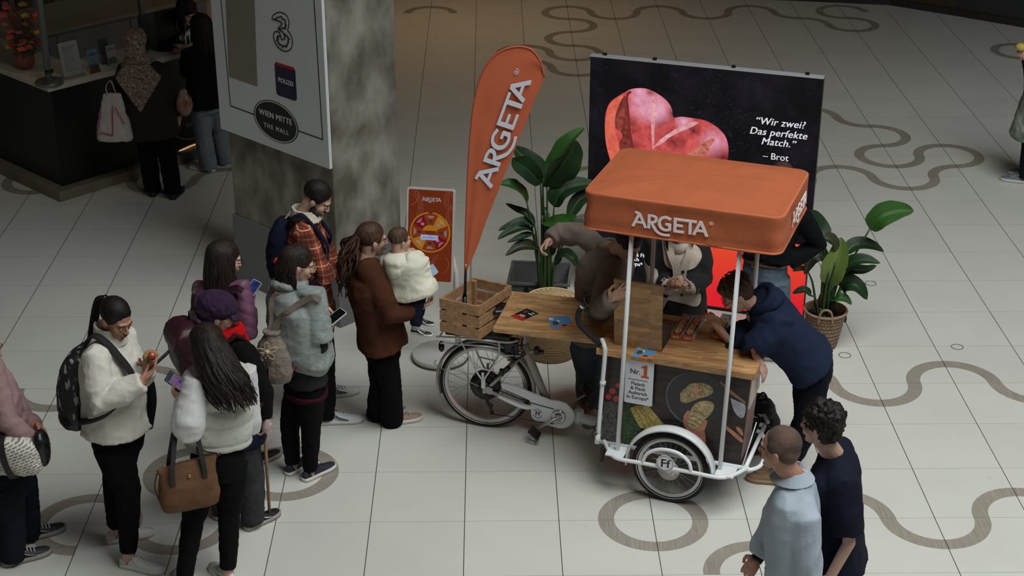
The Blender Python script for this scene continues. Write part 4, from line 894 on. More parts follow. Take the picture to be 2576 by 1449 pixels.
lp('bread_crack', [(300,320),(318,380),(326,470),(330,560),(345,640),(358,700),(300,705),(268,690),(262,640),(285,600),(268,560),(240,540),(236,470),(252,410),(275,360)], mb2, .0005)
lp('bread_crack', [(262,430),(290,400),(300,430),(292,500),(275,560),(250,540),(246,480)], emis('led_bread_crumb', rgb(170,80,66), LE, col2=rgb(110,44,40), scale=30), .0009)
lp('bread_ridge', [(488,350),(502,340),(515,400),(508,480),(500,560),(500,640),(492,690),(484,640),(480,560),(478,460)], mb3, .0005)
lp('bread_ridge', [(495,668),(540,620),(600,575),(680,530),(760,500),(800,505),(760,530),(680,565),(610,600),(560,640),(500,672)], mb3, .0006)
lp('bread_shade', [(500,560),(540,520),(600,500),(630,475),(640,500),(600,560),(540,610),(502,640)], emis('led_bread_shade', rgb(176,66,70), LE, col2=rgb(206,90,90), scale=20), .0004)
lp('bread_crack', [(700,740),(760,690),(830,640),(890,610),(905,625),(870,680),(830,745),(760,780)], emis('led_bread_pale', rgb(226,140,120), LE, col2=rgb(150,64,58), scale=34), .0006)
lp('bread_line', [(350,300),(322,330),(330,420),(340,560),(365,690),(356,695),(332,600),(318,440),(306,330),(330,292)], emis('led_dark_line', rgb(120,40,44), LE), .0007)
mle = emis('led_white', rgb(226,226,236), LE); 
def lt(s, px, py, size, **k):
    x, y = LP_(px, py); text('screen_lettering', s, size, LM0 @ Matrix.Translation((x,y,.0015)), mle, scr_, **k)
lt('“Wir zwei?', 1961, 317, .080, bold=.0017, shear=.22, space=1.05); lt('Das perfekte', 1957, 343, .080, bold=.0017, shear=.22, space=1.05); lt('Match.”', 1957, 367, .080, bold=.0017, shear=.22, space=1.05); lt('– Brot', 1951, 402, .075, bold=.0006)
for k, s_ in enumerate(('Fleisch & Fisch','Aufstrich','in Europa*')): lt(s_, 1557, 639+k*11.5, .046, bold=.0016, align='LEFT')
# red lower corner: orange to red
mred = emis('led_red', rgb(232,64,46), LE, ); N, L, b = nodes(mred)
tc = N.new('ShaderNodeNewGeometry'); sp = N.new('ShaderNodeSeparateXYZ'); L.new(tc.outputs['Position'], sp.inputs[0]); cr = N.new('ShaderNodeValToRGB')
cr.color_ramp.elements[0].color = rgb(226,34,46); cr.color_ramp.elements[1].color = rgb(232,86,44); cr.color_ramp.elements[0].position = .15; cr.color_ramp.elements[1].position = .75; L.new(sp.outputs[2], cr.inputs[0]); L.new(cr.outputs[0], b.inputs['Emission Color'])
xr = LP_(1690,700)[0]
lp('red_field', [(xr,.035),(LW_-.006,.035),(LW_-.006,.66),(1.2,.72),(xr+.1,.70),(xr,.6)], mred, .0003, 0)
# ================================================================ poster totem with spinning wheel game
ky = 1.05
TP = [J(1024,470,ky), J(1142,476,ky), J(1128,688,ky), J(1017,650,ky)]
TL, TR = J(1024,470,ky), J(1142,476,ky-.02); TX = (TR-TL); tw = .355
TX = Vector((.985,-.17,0)).normalized(); TU = Vector((-.02,.22,1)); TU = (TU-TX*TU.dot(TX)).normalized(); TN = TX.cross(TU)
tot = empty('poster_totem', (.515,.98,0), 'white framed orange poster display with a prize wheel on a round foot', 'display')
th = .70
O_ = J(1024,470,ky)-TU*th
TM = frame_m(O_, TX, TU)
def rbox(w, h, r, z0, z1, M, ox=0, oy=0): 
    return MB().prism(rr(ox+w/2, oy+h/2, w/2, h/2, r, 5), z1-z0, M @ Matrix.Translation((0,0,z0)))
rbox(tw, th, .02, -.025, 0, TM).build('frame', mat('totem_white', rgb(206,204,200), .4), tot, bevel=.003)
pos = rbox(tw-.028, th-.028, .008, 0, .001, TM @ Matrix.Translation((.014,.014,0))).build('poster_screen', emis('totem_rust', rgb(150,60,26), .36), tot)
def te(name, col, st=.38): return emis(name, col, st)
my = te('totem_yellow', rgb(224,150,40)); mdr = te('totem_crimson', rgb(158,14,44)); mor_ = te('totem_orange', rgb(170,72,30)); mwe = te('totem_white_print', rgb(210,200,206)); mbe = te('totem_pale_blue', rgb(176,186,232), .6)
TMs = TM @ Matrix.Translation((0,0,.0012)); cx_, cy_ = .178, .375; Rw = .150
def sector(r0, r1, a0, a1, n=14):
    o = [(cx_+r1*math.cos(math.radians(a0+(a1-a0)*k/n)), cy_+r1*math.sin(math.radians(a0+(a1-a0)*k/n))) for k in range(n+1)]
    return o+([(cx_+r0*math.cos(math.radians(a1-(a1-a0)*k/n)), cy_+r0*math.sin(math.radians(a1-(a1-a0)*k/n))) for k in range(n+1)] if r0 > 0 else [(cx_,cy_)])
MB().prism(sector(Rw-.011, Rw, -264, 84, 60), .0006, TMs).build('wheel_rim', my, pos)
for k, mm in enumerate((mor_, my, mor_, mdr, mor_, my, mor_, mdr)):
    a = 67-k*45; MB().prism(sector(.035, Rw-.013, a+1, a+44), .0006, TMs).build('wheel_sector', mm, pos)
    am = math.radians(a+22); q = MB(); 
    for d_, l_ in ((.118,.05),(.108,.03)): 
        c0 = (cx_+d_*math.cos(am), cy_+d_*math.sin(am)); tx = (-math.sin(am), math.cos(am)); strokes(q, [[(c0[0]-tx[0]*l_/2, c0[1]-tx[1]*l_/2),(c0[0]+tx[0]*l_/2, c0[1]+tx[1]*l_/2)]], .005, TMs @ Matrix.Translation((0,0,.0007)), .0003)
    q.build('sector_lettering', mwe, pos)
    c0 = (cx_+.082*math.cos(am), cy_+.082*math.sin(am)); MB().prism([(c0[0]+.014*math.cos(t), c0[1]+.011*math.sin(t)) for t in [i*math.pi/5 for i in range(10)]], .0004, TMs @ Matrix.Translation((0,0,.0007))).build('sector_picture', te('totem_pic%d'%(k%2), (rgb(90,60,60),rgb(200,170,170))[k%2]), pos)
MB().prism([(cx_+.055*math.cos(t), cy_+.012+.042*math.sin(t)) for t in [i*math.pi/16 for i in range(17)]], .0006, TMs @ Matrix.Translation((0,0,.0008))).build('half_disc', my, pos)
MB().prism(rr(cx_-.005, cy_-.038, .065, .019, .003), .0006, TMs @ Matrix.Translation((0,0,.0014))).build('message_box', mbe, pos)
q = MB(); strokes(q, [[(cx_-.055, cy_-.04),(cx_+.045, cy_-.04)],[(cx_-.01, cy_-.03),(cx_+.012, cy_-.03)]], .003, TMs @ Matrix.Translation((0,0,.0021)), .0003); q.build('message_lines', te('totem_ink', rgb(90,100,170)), pos)
argeta('poster_lettering', TMs @ Matrix.Translation((.115,.605,0)) @ Matrix.Diagonal((1.25,1,1,1)), .026, mwe, pos, reg=False)
q = MB(); rs = random.Random(2)
for (ox, oy, r0, a0, a1) in ((.335,.62,.03,90,260),(.335,.62,.045,95,265),(.335,.62,.06,100,250),(.02,.66,.07,-80,0),(0,.55,.09,-40,60),(0,.55,.105,-40,60),(0,.55,.12,-35,60),(.36,.5,.05,110,250),(.36,.5,.065,110,245),(.25,.14,.04,100,230),(.25,.14,.055,100,220),(.27,.14,.05,-70,60),(.12,.1,.05,20,120),(.12,.1,.065,20,100)):
    P = []
    for k in range(9):
        a = math.radians(a0+(a1-a0)*k/8); x, y = ox+r0*math.cos(a), oy+r0*1.3*math.sin(a); P.append((min(max(x,.02),.335), min(max(y,.02),.675)))
    strokes(q, [P], .0022, TMs, .0003)
q.build('white_doodles', te('totem_doodle', rgb(206,140,112)), pos)
# pole and foot
q = MB(); q.tube([Vector((.523,1.0,.03)), Vector((.515,1.03,.72)), Vector((.46,1.10,.95))], [.021,.021,.018], 14); q.build('pole', mat('totem_white', rgb(200,200,200)), tot)
q = MB(); q.lathe([(.213,.0),(.215,.004),(.215,.012),(.210,.014)], (.385,1.045,0), 48); q.build('foot_edge', mat('foot_dark', rgb(70,66,60), .6), tot)
q = MB(); q.lathe([(.209,.014),(.211,.02),(.211,.045),(.205,.052)], (.385,1.045,0), 48); q.build('round_foot', mat('totem_white', rgb(200,200,200)), tot)
# ================================================================ wicker stools, storage bin, plants
mwk = mat('wicker', rgb(190,160,112), .75); N, L, b = nodes(mwk)
def weave(m, c, c2, su, sv):
    N, L, b = nodes(m); uv = N.new('ShaderNodeUVMap'); mp = N.new('ShaderNodeMapping'); mp.inputs['Scale'].default_value = (su, sv, 1); L.new(uv.outputs[0], mp.inputs[0])
    ck = N.new('ShaderNodeTexBrick'); ck.inputs['Scale'].default_value = 1; ck.inputs['Brick Width'].default_value = 1; ck.inputs['Row Height'].default_value = .5; ck.inputs['Mortar Size'].default_value = .06
    ck.inputs['Color1'].default_value = c; ck.inputs['Color2'].default_value = tuple(x*.8 for x in c[:3])+(1,); ck.inputs['Mortar'].default_value = c2; L.new(mp.outputs[0], ck.inputs['Vector']); L.new(ck.outputs[0], b.inputs['Base Color'])
    bp = N.new('ShaderNodeBump'); bp.inputs['Strength'].default_value = .5; bp.inputs['Distance'].default_value = .01; L.new(ck.outputs['Fac'], bp.inputs['Height']); bp.invert = True; L.new(bp.outputs[0], b.inputs['Normal'])
def lathe_uv(prof, c, n, name, m, parent):
    me = bpy.data.meshes.new(name); V = []; F = []; UV = []
    for i,(r,z) in enumerate(prof):
        for k in range(n): a = 2*math.pi*k/n; V.append((c[0]+r*math.cos(a), c[1]+r*math.sin(a), c[2]+z))
    for i in range(len(prof)-1):
        for k in range(n):
            k2 = (k+1)%n; F.append((i*n+k, i*n+k2, (i+1)*n+k2, (i+1)*n+k)); UV += [(k/n,i/(len(prof)-1)),((k+1)/n,i/(len(prof)-1)),((k+1)/n,(i+1)/(len(prof)-1)),(k/n,(i+1)/(len(prof)-1))]
    inv = wm(parent).inverted(); me.from_pydata([tuple(inv @ Vector(v)) for v in V], [], F); l = me.uv_layers.new(name='UVMap')
    for i, u in enumerate(UV): l.data[i].uv = u
    me.polygons.foreach_set('use_smooth', [True]*len(F)); me.materials.append(m); o = bpy.data.objects.new(name, me); COL.objects.link(o); o.parent = parent; return o
weave(mwk, rgb(176,148,104), rgb(96,74,44), 64, 16); mwl = mat('wicker_lid', rgb(200,172,124), .75); weave(mwl, rgb(206,180,134), rgb(134,108,70), 46, 7)
def stool(cx, cy, r, h, lab):
    t = empty('wicker_stool', (cx,cy,0), lab, 'basket', 'round wicker stools')
    lathe_uv([(0.01,.004),(r*.88,.004),(r*.93,.02),(r*.98,h*.3),(r,h*.5),(r*.98,h*.75),(r*.94,h-.04)], (cx,cy,0), 72, 'body', mwk, t)
    lathe_uv([(r*.95,h-.05),(r*.985,h-.04),(r*.985,h-.008),(r*.96,h),(r*.9,h-.002),(r*.6,h+.003),(r*.3,h+.006),(.04,h+.008),(0.002,h+.008)], (cx,cy,0), 72, 'lid', mwl, t)
    q = MB(); q.tube([(cx+r*.97*math.cos(a), cy+r*.97*math.sin(a), h-.002) for a in [2*math.pi*k/60 for k in range(60)]], .007, 7, closed=True)
    for k in range(28):
        a = 2*math.pi*k/28; q.tube([(cx+r*.1*math.cos(a), cy+r*.1*math.sin(a), h+.008),(cx+r*.95*math.cos(a), cy+r*.95*math.sin(a), h)], .0022, 4)
    o = q.build('lid_spokes', mat('wicker_light', rgb(206,184,142), .7), t); return t
stool(1.235,1.12,.205,.46,'pale round wicker stool behind the oak table beside the grey jacket')
stool(.925,1.32,.185,.34,'lower round wicker stool half hidden behind the pine crate')
bx = empty('storage_bin', (1.12,1.98,0), 'translucent grey plastic storage bin on the floor behind the wicker stools', 'bin')
q = MB(); MR = Matrix.Rotation(math.radians(-6),4,'Z'); cB = Vector((1.17,1.86,0))
def bb_(w, d, z, off=0): return [cB+(MR @ Vector((x*(w/2+off), y*(d/2+off), z))) for x,y in ((-1,-1),(1,-1),(1,1),(-1,1))]
mbin = mat('bin_plastic', rgb(120,124,124), .25, alpha=.75)
for i in range(4):
    a0, a1 = bb_(.40,.34,.0), bb_(.46,.40,.33); b0_, b1_ = bb_(.40,.34,0,-.006), bb_(.46,.40,.33,-.006); j = (i+1)%4
    q.hexa([a0[i],a0[j],b0_[j],b0_[i]],[a1[i],a1[j],b1_[j],b1_[i]])
a0 = bb_(.40,.34,.002); q.hexa(a0,[p+Z3*.006 for p in a0]); q.build('bin_body', mbin, bx)
q = MB(); a0 = bb_(.50,.44,.325); a1 = bb_(.455,.395,.325)
for i in range(4): j = (i+1)%4; q.hexa([a0[i],a0[j],a1[j],a1[i]],[p+Z3*.018 for p in (a0[i],a0[j],a1[j],a1[i])])
q.build('bin_rim', mbin, bx)
mleaf = mat('leaf_green', rgb(30,58,28), .5, spec=.3, var=.4, vscale=5, bump=.15, bscale=30, col2=rgb(24,46,26)); mleafl = mat('leaf_bright', rgb(52,94,36), .5, spec=.3, var=.3, vscale=5); mleafy = mat('leaf_young', rgb(104,124,58), .4, var=.2); mleafd = mat('leaf_brown', rgb(46,46,26), .5, var=.3)
mstem = mat('leaf_stalk', rgb(44,66,30), .5); mrib = mat('leaf_rib', rgb(70,104,52), .5)
def leaf(root, pts, w, Y, parent, m=None, up=(0,-.4,1), cup=.25, dY=(0,0,0)):
    """pts pixel points from blade base to tip; drawn at depth Y (+dY per point)"""
    P = [J(x,y,Y+dY[min(i,len(dY)-1)]) for i,(x,y) in enumerate(pts)]; P = bez(P, 8 if len(P) < 4 else 5); n = len(P)
    st = [Vector(root), Vector(root).lerp(P[0], .55)+Vector((0,0,.06)), P[0]]
    stk = MB(); stk.tube(bez(st,5), [.011-.005*k/10 for k in range(11)], 7); 
    rows = []; nk = 8
    for i, p in enumerate(P):
        t = (P[min(i+1,n-1)]-P[max(i-1,0)]).normalized(); f = i/(n-1); hw = w*(math.sin(math.pi*min(1,(f*.93+.035))**.8))**.75 if 0 < f < 1 else w*.06
        u_ = Vector(up); s_ = t.cross(u_).normalized(); n_ = s_.cross(t).normalized(); row = []
        for k in range(-nk//2, nk//2+1):
            g = k/(nk/2); e = noise.noise(Vector((i*.45, g*2+w*90, w*50)))*.14*abs(g)
            row.append(p+s_*(g*hw)*(1+e*.5)+n_*(abs(g)*hw*cup*2+e*hw)+n_*(-.0))
        rows.append(row)
    W_ = nk+1; V = []; F = []
    for off in (0,-.0016): V += [p+Vector(up)*off for r in rows for p in r]
    H_ = n*W_
    for i in range(n-1):
        for k in range(nk):
            F.append((i*W_+k,i*W_+k+1,(i+1)*W_+k+1,(i+1)*W_+k)); F.append((H_+i*W_+k,H_+(i+1)*W_+k,H_+(i+1)*W_+k+1,H_+i*W_+k+1))
    lf = MB().add(V, F).build('leaf', m or mleaf, parent)
    q = MB(); q.tube([r[nk//2]+Vector(up)*.001 for r in rows], [.0032*(1-.75*i/n) for i in range(n)], 5); q.build('midrib', mrib, lf)
    stk.build('stalk', mstem, parent)
PY = 1.62
r0 = J(1372,690,PY)
plant = empty('potted_plant', (r0.x,PY,0), 'tall bird of paradise plant standing between the flag and the LED wall', 'plant')
MB().lathe([(.09,0),(.13,.02),(.16,.28),(.165,.30),(.15,.30),(.14,.27),(.01,.26)], (r0.x,PY,0), 28).build('pot', mplb, plant)
MB().lathe([(.135,.262),(.12,.272),(.01,.275)], (r0.x,PY,0), 20).build('soil', mat('soil', rgb(36,28,22), .9, bump=.6, bscale=60), plant)
R0 = lambda dx=0, dy=0: Vector((r0.x+dx, PY+dy, .27))
for (rt, pts, w, m, up, dY) in (
 (R0(.0,.02), [(1366,470),(1398,420),(1430,360),(1470,322)], .085, mleafl, (-.6,-.5,.6), (.0,.0,.0,.05)),
 (R0(.02,0), [(1376,470),(1402,430),(1432,390),(1447,352)], .12, mleaf, (.5,-.6,.5), (0,-.05,-.08,-.1)),
 (R0(-.02,.03), [(1366,448),(1345,418),(1310,390),(1290,366)], .075, mleaf, (.3,-.7,.6), (0,.05,.08,.1)),
 (R0(-.01,0), [(1360,462),(1330,430),(1300,410),(1288,398)], .08, mleaf, (-.1,-.8,.6), (0,-.05,-.08,-.1)),
 (R0(-.03,-.02), [(1326,512),(1310,485),(1285,466),(1256,462)], .06, mleafl, (.2,-.5,.9), (0,-.05,-.1,-.1)),
 (R0(.03,.02), [(1394,520),(1410,485),(1450,468),(1500,462)], .085, mleaf, (-.1,-.6,.8), (0,0,.05,.1)),
 (R0(.03,0), [(1430,548),(1450,512),(1480,490),(1500,480)], .06, mleaf, (.3,-.4,.8), (0,.05,.1,.12)),
 (R0(.02,-.03), [(1366,558),(1390,562),(1425,556),(1452,545)], .06, mleafl, (0,-.5,.8), (0,-.08,-.12,-.15)),
 (R0(.02,.06), [(1420,610),(1450,575),(1480,560)], .07, mleaf, (0,-.5,.8), (0,.05,.1)),
 (R0(-.04,.03), [(1346,566),(1325,540),(1300,528),(1272,512)], .035, mleaf, (.1,-.5,.9), (0,0,.05,.08)),
 (R0(-.04,0), [(1347,572),(1320,560),(1290,566),(1254,580)], .042, mleaf, (0,-.5,.9), (0,-.05,-.08,-.1)),
 (R0(-.04,-.02), [(1340,583),(1315,572),(1280,584),(1252,602)], .04, mleaf, (0,-.6,.8), (0,-.1,-.15,-.2)),
 (R0(-.03,-.04), [(1345,590),(1325,592),(1300,602),(1276,610)], .03, mleaf, (0,-.5,.8), (0,-.1,-.15,-.2)),
 (R0(-.02,-.05), [(1358,630),(1335,620),(1305,622),(1272,643)], .05, mleafd, (0,-.6,.8), (0,-.1,-.15,-.2)),
 (R0(.05,-.05), [(1395,665),(1420,640),(1440,650),(1452,672)], .045, mleaf, (0,-.6,.8), (0,-.05,-.1,-.1)),
 (R0(.05,.0), [(1385,640),(1400,610),(1425,590)], .045, mleaf, (0,-.6,.8), (0,-.05,-.1))):
    leaf(rt, pts, w, PY, plant, m, up, dY=dY)
q = MB()
for k in range(7):
    a = k*.9; q.tube(bez([R0(.05*math.cos(a),.05*math.sin(a)), R0(.03*math.cos(a),.03*math.sin(a))+Z3*.3, R0(.01*math.cos(a)*3,.02*math.sin(a))+Z3*(.62+.05*(k%3))],5), .013, 7)
q.build('trunk_stalks', mstem, plant)
# ---- right plant in a basket
QY = 1.22; q0 = J(2080,805,QY)
pl2 = empty('potted_plant', (3.335,QY,0), 'bird of paradise plant in a brown wicker basket right of the LED wall', 'plant')
bk = (3.335,QY,0)
mbk = mat('basket_brown', rgb(150,122,96), .75); weave(mbk, rgb(150,122,98), rgb(66,48,34), 30, 13)
bs = lathe_uv([(0.01,.003),(.095,.003),(.11,.02),(.128,.12),(.145,.22),(.158,.30),(.162,.31),(.155,.312),(.148,.30),(.14,.24)], bk, 60, 'basket', mbk, pl2)
q = MB(); q.tube([(bk[0]+.160*math.cos(a), bk[1]+.160*math.sin(a), .308) for a in [2*math.pi*k/40 for k in range(40)]], .011, 8, closed=True)
for a0 in (-1.75, 1.4):
    pth = [(bk[0]+.162*math.cos(a0+d), bk[1]+.162*math.sin(a0+d), .30+h) for d, h in ((-.32,-.04),(-.30,.02),(-.2,.065),(0,.08),(.2,.065),(.30,.02),(.32,-.04))]; q.tube(bez(pth,4), .009, 8)
q.build('rim_and_handle', mat('basket_rim', rgb(150,120,96), .7, bump=.4, bscale=80), bs)
MB().lathe([(.146,.255),(.12,.27),(.01,.27)], bk, 24).build('soil', mat('soil', rgb(36,28,22)), pl2)
R0 = lambda dx=0, dy=0: Vector((bk[0]+dx, bk[1]+dy, .26))
for (rt, pts, w, m, up, dY) in (
 (R0(.03,0), [(2188,576),(2215,548),(2255,532),(2298,530)], .09, mleafl, (-.15,-.75,.7), (0,-.02,0,0)),
 (R0(.0,0), [(2083,718),(2096,680),(2110,640),(2116,597)], .095, mleafy, (-.3,-1,.2), (0,-.02,0,.05)),
 (R0(.02,.02), [(2124,640),(2150,618),(2185,618),(2223,632)], .06, mleaf, (0,-.5,.9), (0,.05,.05,.05)),
 (R0(.02,.0), [(2112,684),(2140,662),(2175,655),(2214,662)], .055, mleaf, (0,-.5,.9), (0,-.05,-.08,-.1)),
 (R0(.03,.0), [(2118,690),(2145,678),(2175,678),(2205,668)], .04, mleaf, (0,-.8,.6), (0,0,0,0)),
 (R0(.04,-.02), [(2118,728),(2135,716),(2158,722),(2181,753)], .07, mleaf, (.1,-.7,.7), (0,-.05,-.08,-.1)),
 (R0(.04,-.04), [(2090,763),(2106,750),(2125,752),(2142,766)], .042, mleafl, (.1,-.6,.8), (0,-.08,-.1,-.12)),
 (R0(-.02,.03), [(2074,612),(2062,580),(2045,550),(2024,530)], .075, mleaf, (.3,-.7,.6), (0,.08,.1,.1)),
 (R0(-.03,.02), [(2074,655),(2062,640),(2040,650),(2024,690)], .06, mleafd, (.2,-.7,.6), (0,0,-.02,-.02)),
 (R0(-.03,.03), [(2074,600),(2085,602),(2098,612),(2102,632)], .05, mleafd, (.1,-.6,.8), (0,0,0,0)),
 (R0(-.06,.0), [(2033,684),(2020,676),(2005,678),(1994,682)], .022, mleafd, (0,-.6,.8), (0,0,0,0)),
 (R0(-.05,-.02), [(2040,744),(2026,730),(2010,732),(1994,738)], .03, mleaf, (0,-.6,.8), (0,0,0,0)),
 (R0(-.04,-.04), [(2060,790),(2052,770),(2058,755)], .03, mleafd, (0,-.6,.8), (0,0,0)),
 (R0(.09,-.02), [(2104,800),(2112,795),(2122,800),(2126,812)], .03, mleaf, (.3,-.6,.7), (0,0,0,0))):
    leaf(rt, pts, w, QY, pl2, m, up, dY=dY)
q = MB()
for k in range(5):
    a = k*1.3; q.tube(bez([R0(.04*math.cos(a),.04*math.sin(a)), R0(.02*math.cos(a),.02*math.sin(a))+Z3*.2, R0(.02+.02*math.cos(a)*2,.02*math.sin(a))+Z3*(.4+.05*(k%3))],5), .012, 7)
q.build('trunk_stalks', mstem, pl2)
# ================================================================ black rucksack on the floor beside the cart
p = J(1925,1060,-.32); 
q = MB(); c0 = Vector((2.60,-.33,.0)); q.ell(c0+Z3*.17,(.15,.11,.17)); q.ell(c0+Z3*.30+Vector((-.02,.01,0)),(.13,.10,.12)); q.ell(c0+Vector((-.04,-.10,.14)),(.10,.05,.10)); q = remesh(q,.010,4,lambda c,n: nz(c,9)*.012+nz(c,25,4)*.004)
rk = q.build('rucksack', mat('rucksack_black', rgb(17,17,19), .6, bump=.2, bscale=40), loc=c0); tag(rk, 'black slouched rucksack on the floor between the cart and the leaning person', 'bag')
q = MB(); q.tube(bez([c0+Vector((-.06,-.10,.34)),c0+Vector((.0,-.15,.30)),c0+Vector((.06,-.14,.22)),c0+Vector((.07,-.12,.12))]), .012, 8, flat=.4); q.tube(bez([c0+Vector((-.04,-.02,.40)),c0+Vector((.0,-.04,.46)),c0+Vector((.04,-.02,.40))]), .008, 8); q.build('strap', mat('strap_black', rgb(26,26,28), .6), rk)
# ================================================================ figures
def azv(deg): a = math.radians(deg); return Vector((math.cos(a), math.sin(a), 0))
def skin_mat(name, c):
    m = mat(name, c, .5, spec=.35, bump=.08, bscale=120, var=.12, vscale=14); m.node_tree.nodes['Principled BSDF'].inputs['Subsurface Weight'].default_value = .0; return m
SK = {'light': skin_mat('skin_light', rgb(200,160,142)), 'tan': skin_mat('skin_tan', rgb(184,138,116)), 'olive': skin_mat('skin_olive', rgb(168,120,94))}
mlip = mat('lip_rose', rgb(150,78,72), .4); mbrow = mat('brow_dark', rgb(34,24,20), .8); meye = mat('eye_white', rgb(210,205,200), .2); miris = mat('eye_iris', rgb(36,24,18), .15)
def hairmat(name, c, c2): 
    m = mat(name, c, .55, spec=.3, bump=.35, bscale=70, var=.5, vscale=30, stretch=(3,3,.35), col2=c2); return m
HB = hairmat('hair_black', rgb(30,24,22), rgb(14,11,10)); HD = hairmat('hair_dark_brown', rgb(46,34,28), rgb(24,17,14)); HR = hairmat('hair_brown', rgb(84,58,42), rgb(48,32,24)); HM = hairmat('hair_mid_brown', rgb(92,68,50), rgb(56,40,30))
def hand(q, w, d, pn, th, curl=.5, s=1.0):
    """w wrist, d finger direction, pn palm normal, th thumb side"""
    x = Vector(d).normalized(); z = Vector(pn); z = (z-x*z.dot(x)).normalized(); y = z.cross(x); 
    if y.dot(Vector(th)) < 0: y = -y
    M = Matrix((x,y,z)).transposed()
    q.ell(w+x*.048*s, (.050*s,.040*s,.016*s), M, 14, 9); q.tube([w-x*.03*s, w+x*.03*s], [.028*s,.030*s], 10, flat=.75, up=tuple(y), round_=True)
    for k,(yo,l) in enumerate(((.033,.066),(.0115,.076),(-.0105,.070),(-.031,.054))):
        b = w+x*.080*s+y*yo*s; P = [b-x*.02*s, b]; a = 0; dd = x
        for sg, f in ((.44,.55),(.32,.9),(.26,.6)):
            a += curl*f*(1+.08*k); dd = (x*math.cos(a)+z*math.sin(a)+y*(yo*1.5)).normalized(); P.append(P[-1]+dd*l*sg*1.05*s)
        q.tube(P, [r*s for r in (.0092,.0092,.0086,.0080,.0070)], 8, round_=True)
    b = w+x*.015*s+y*.028*s; P = [b, b+(x*.55+y*.75+z*.25).normalized()*.036*s]; P.append(P[-1]+(x*.85+y*.15+z*.5*min(1,curl+.3)).normalized()*.030*s); P.append(P[-1]+(x*.85-y*.12+z*.6*min(1,curl+.3)).normalized()*.024*s)
    q.tube(P, [r*s for r in (.013,.0115,.0100,.0085)], 8, round_=True)
def wr_noise(a, sc=7, seed=0, st=(1,1,1)):
    return lambda c, n: a*(.5*nz(c, sc, seed, st)+.9*(.28-np.abs(nz(c, sc*1.9, seed+9, st))))
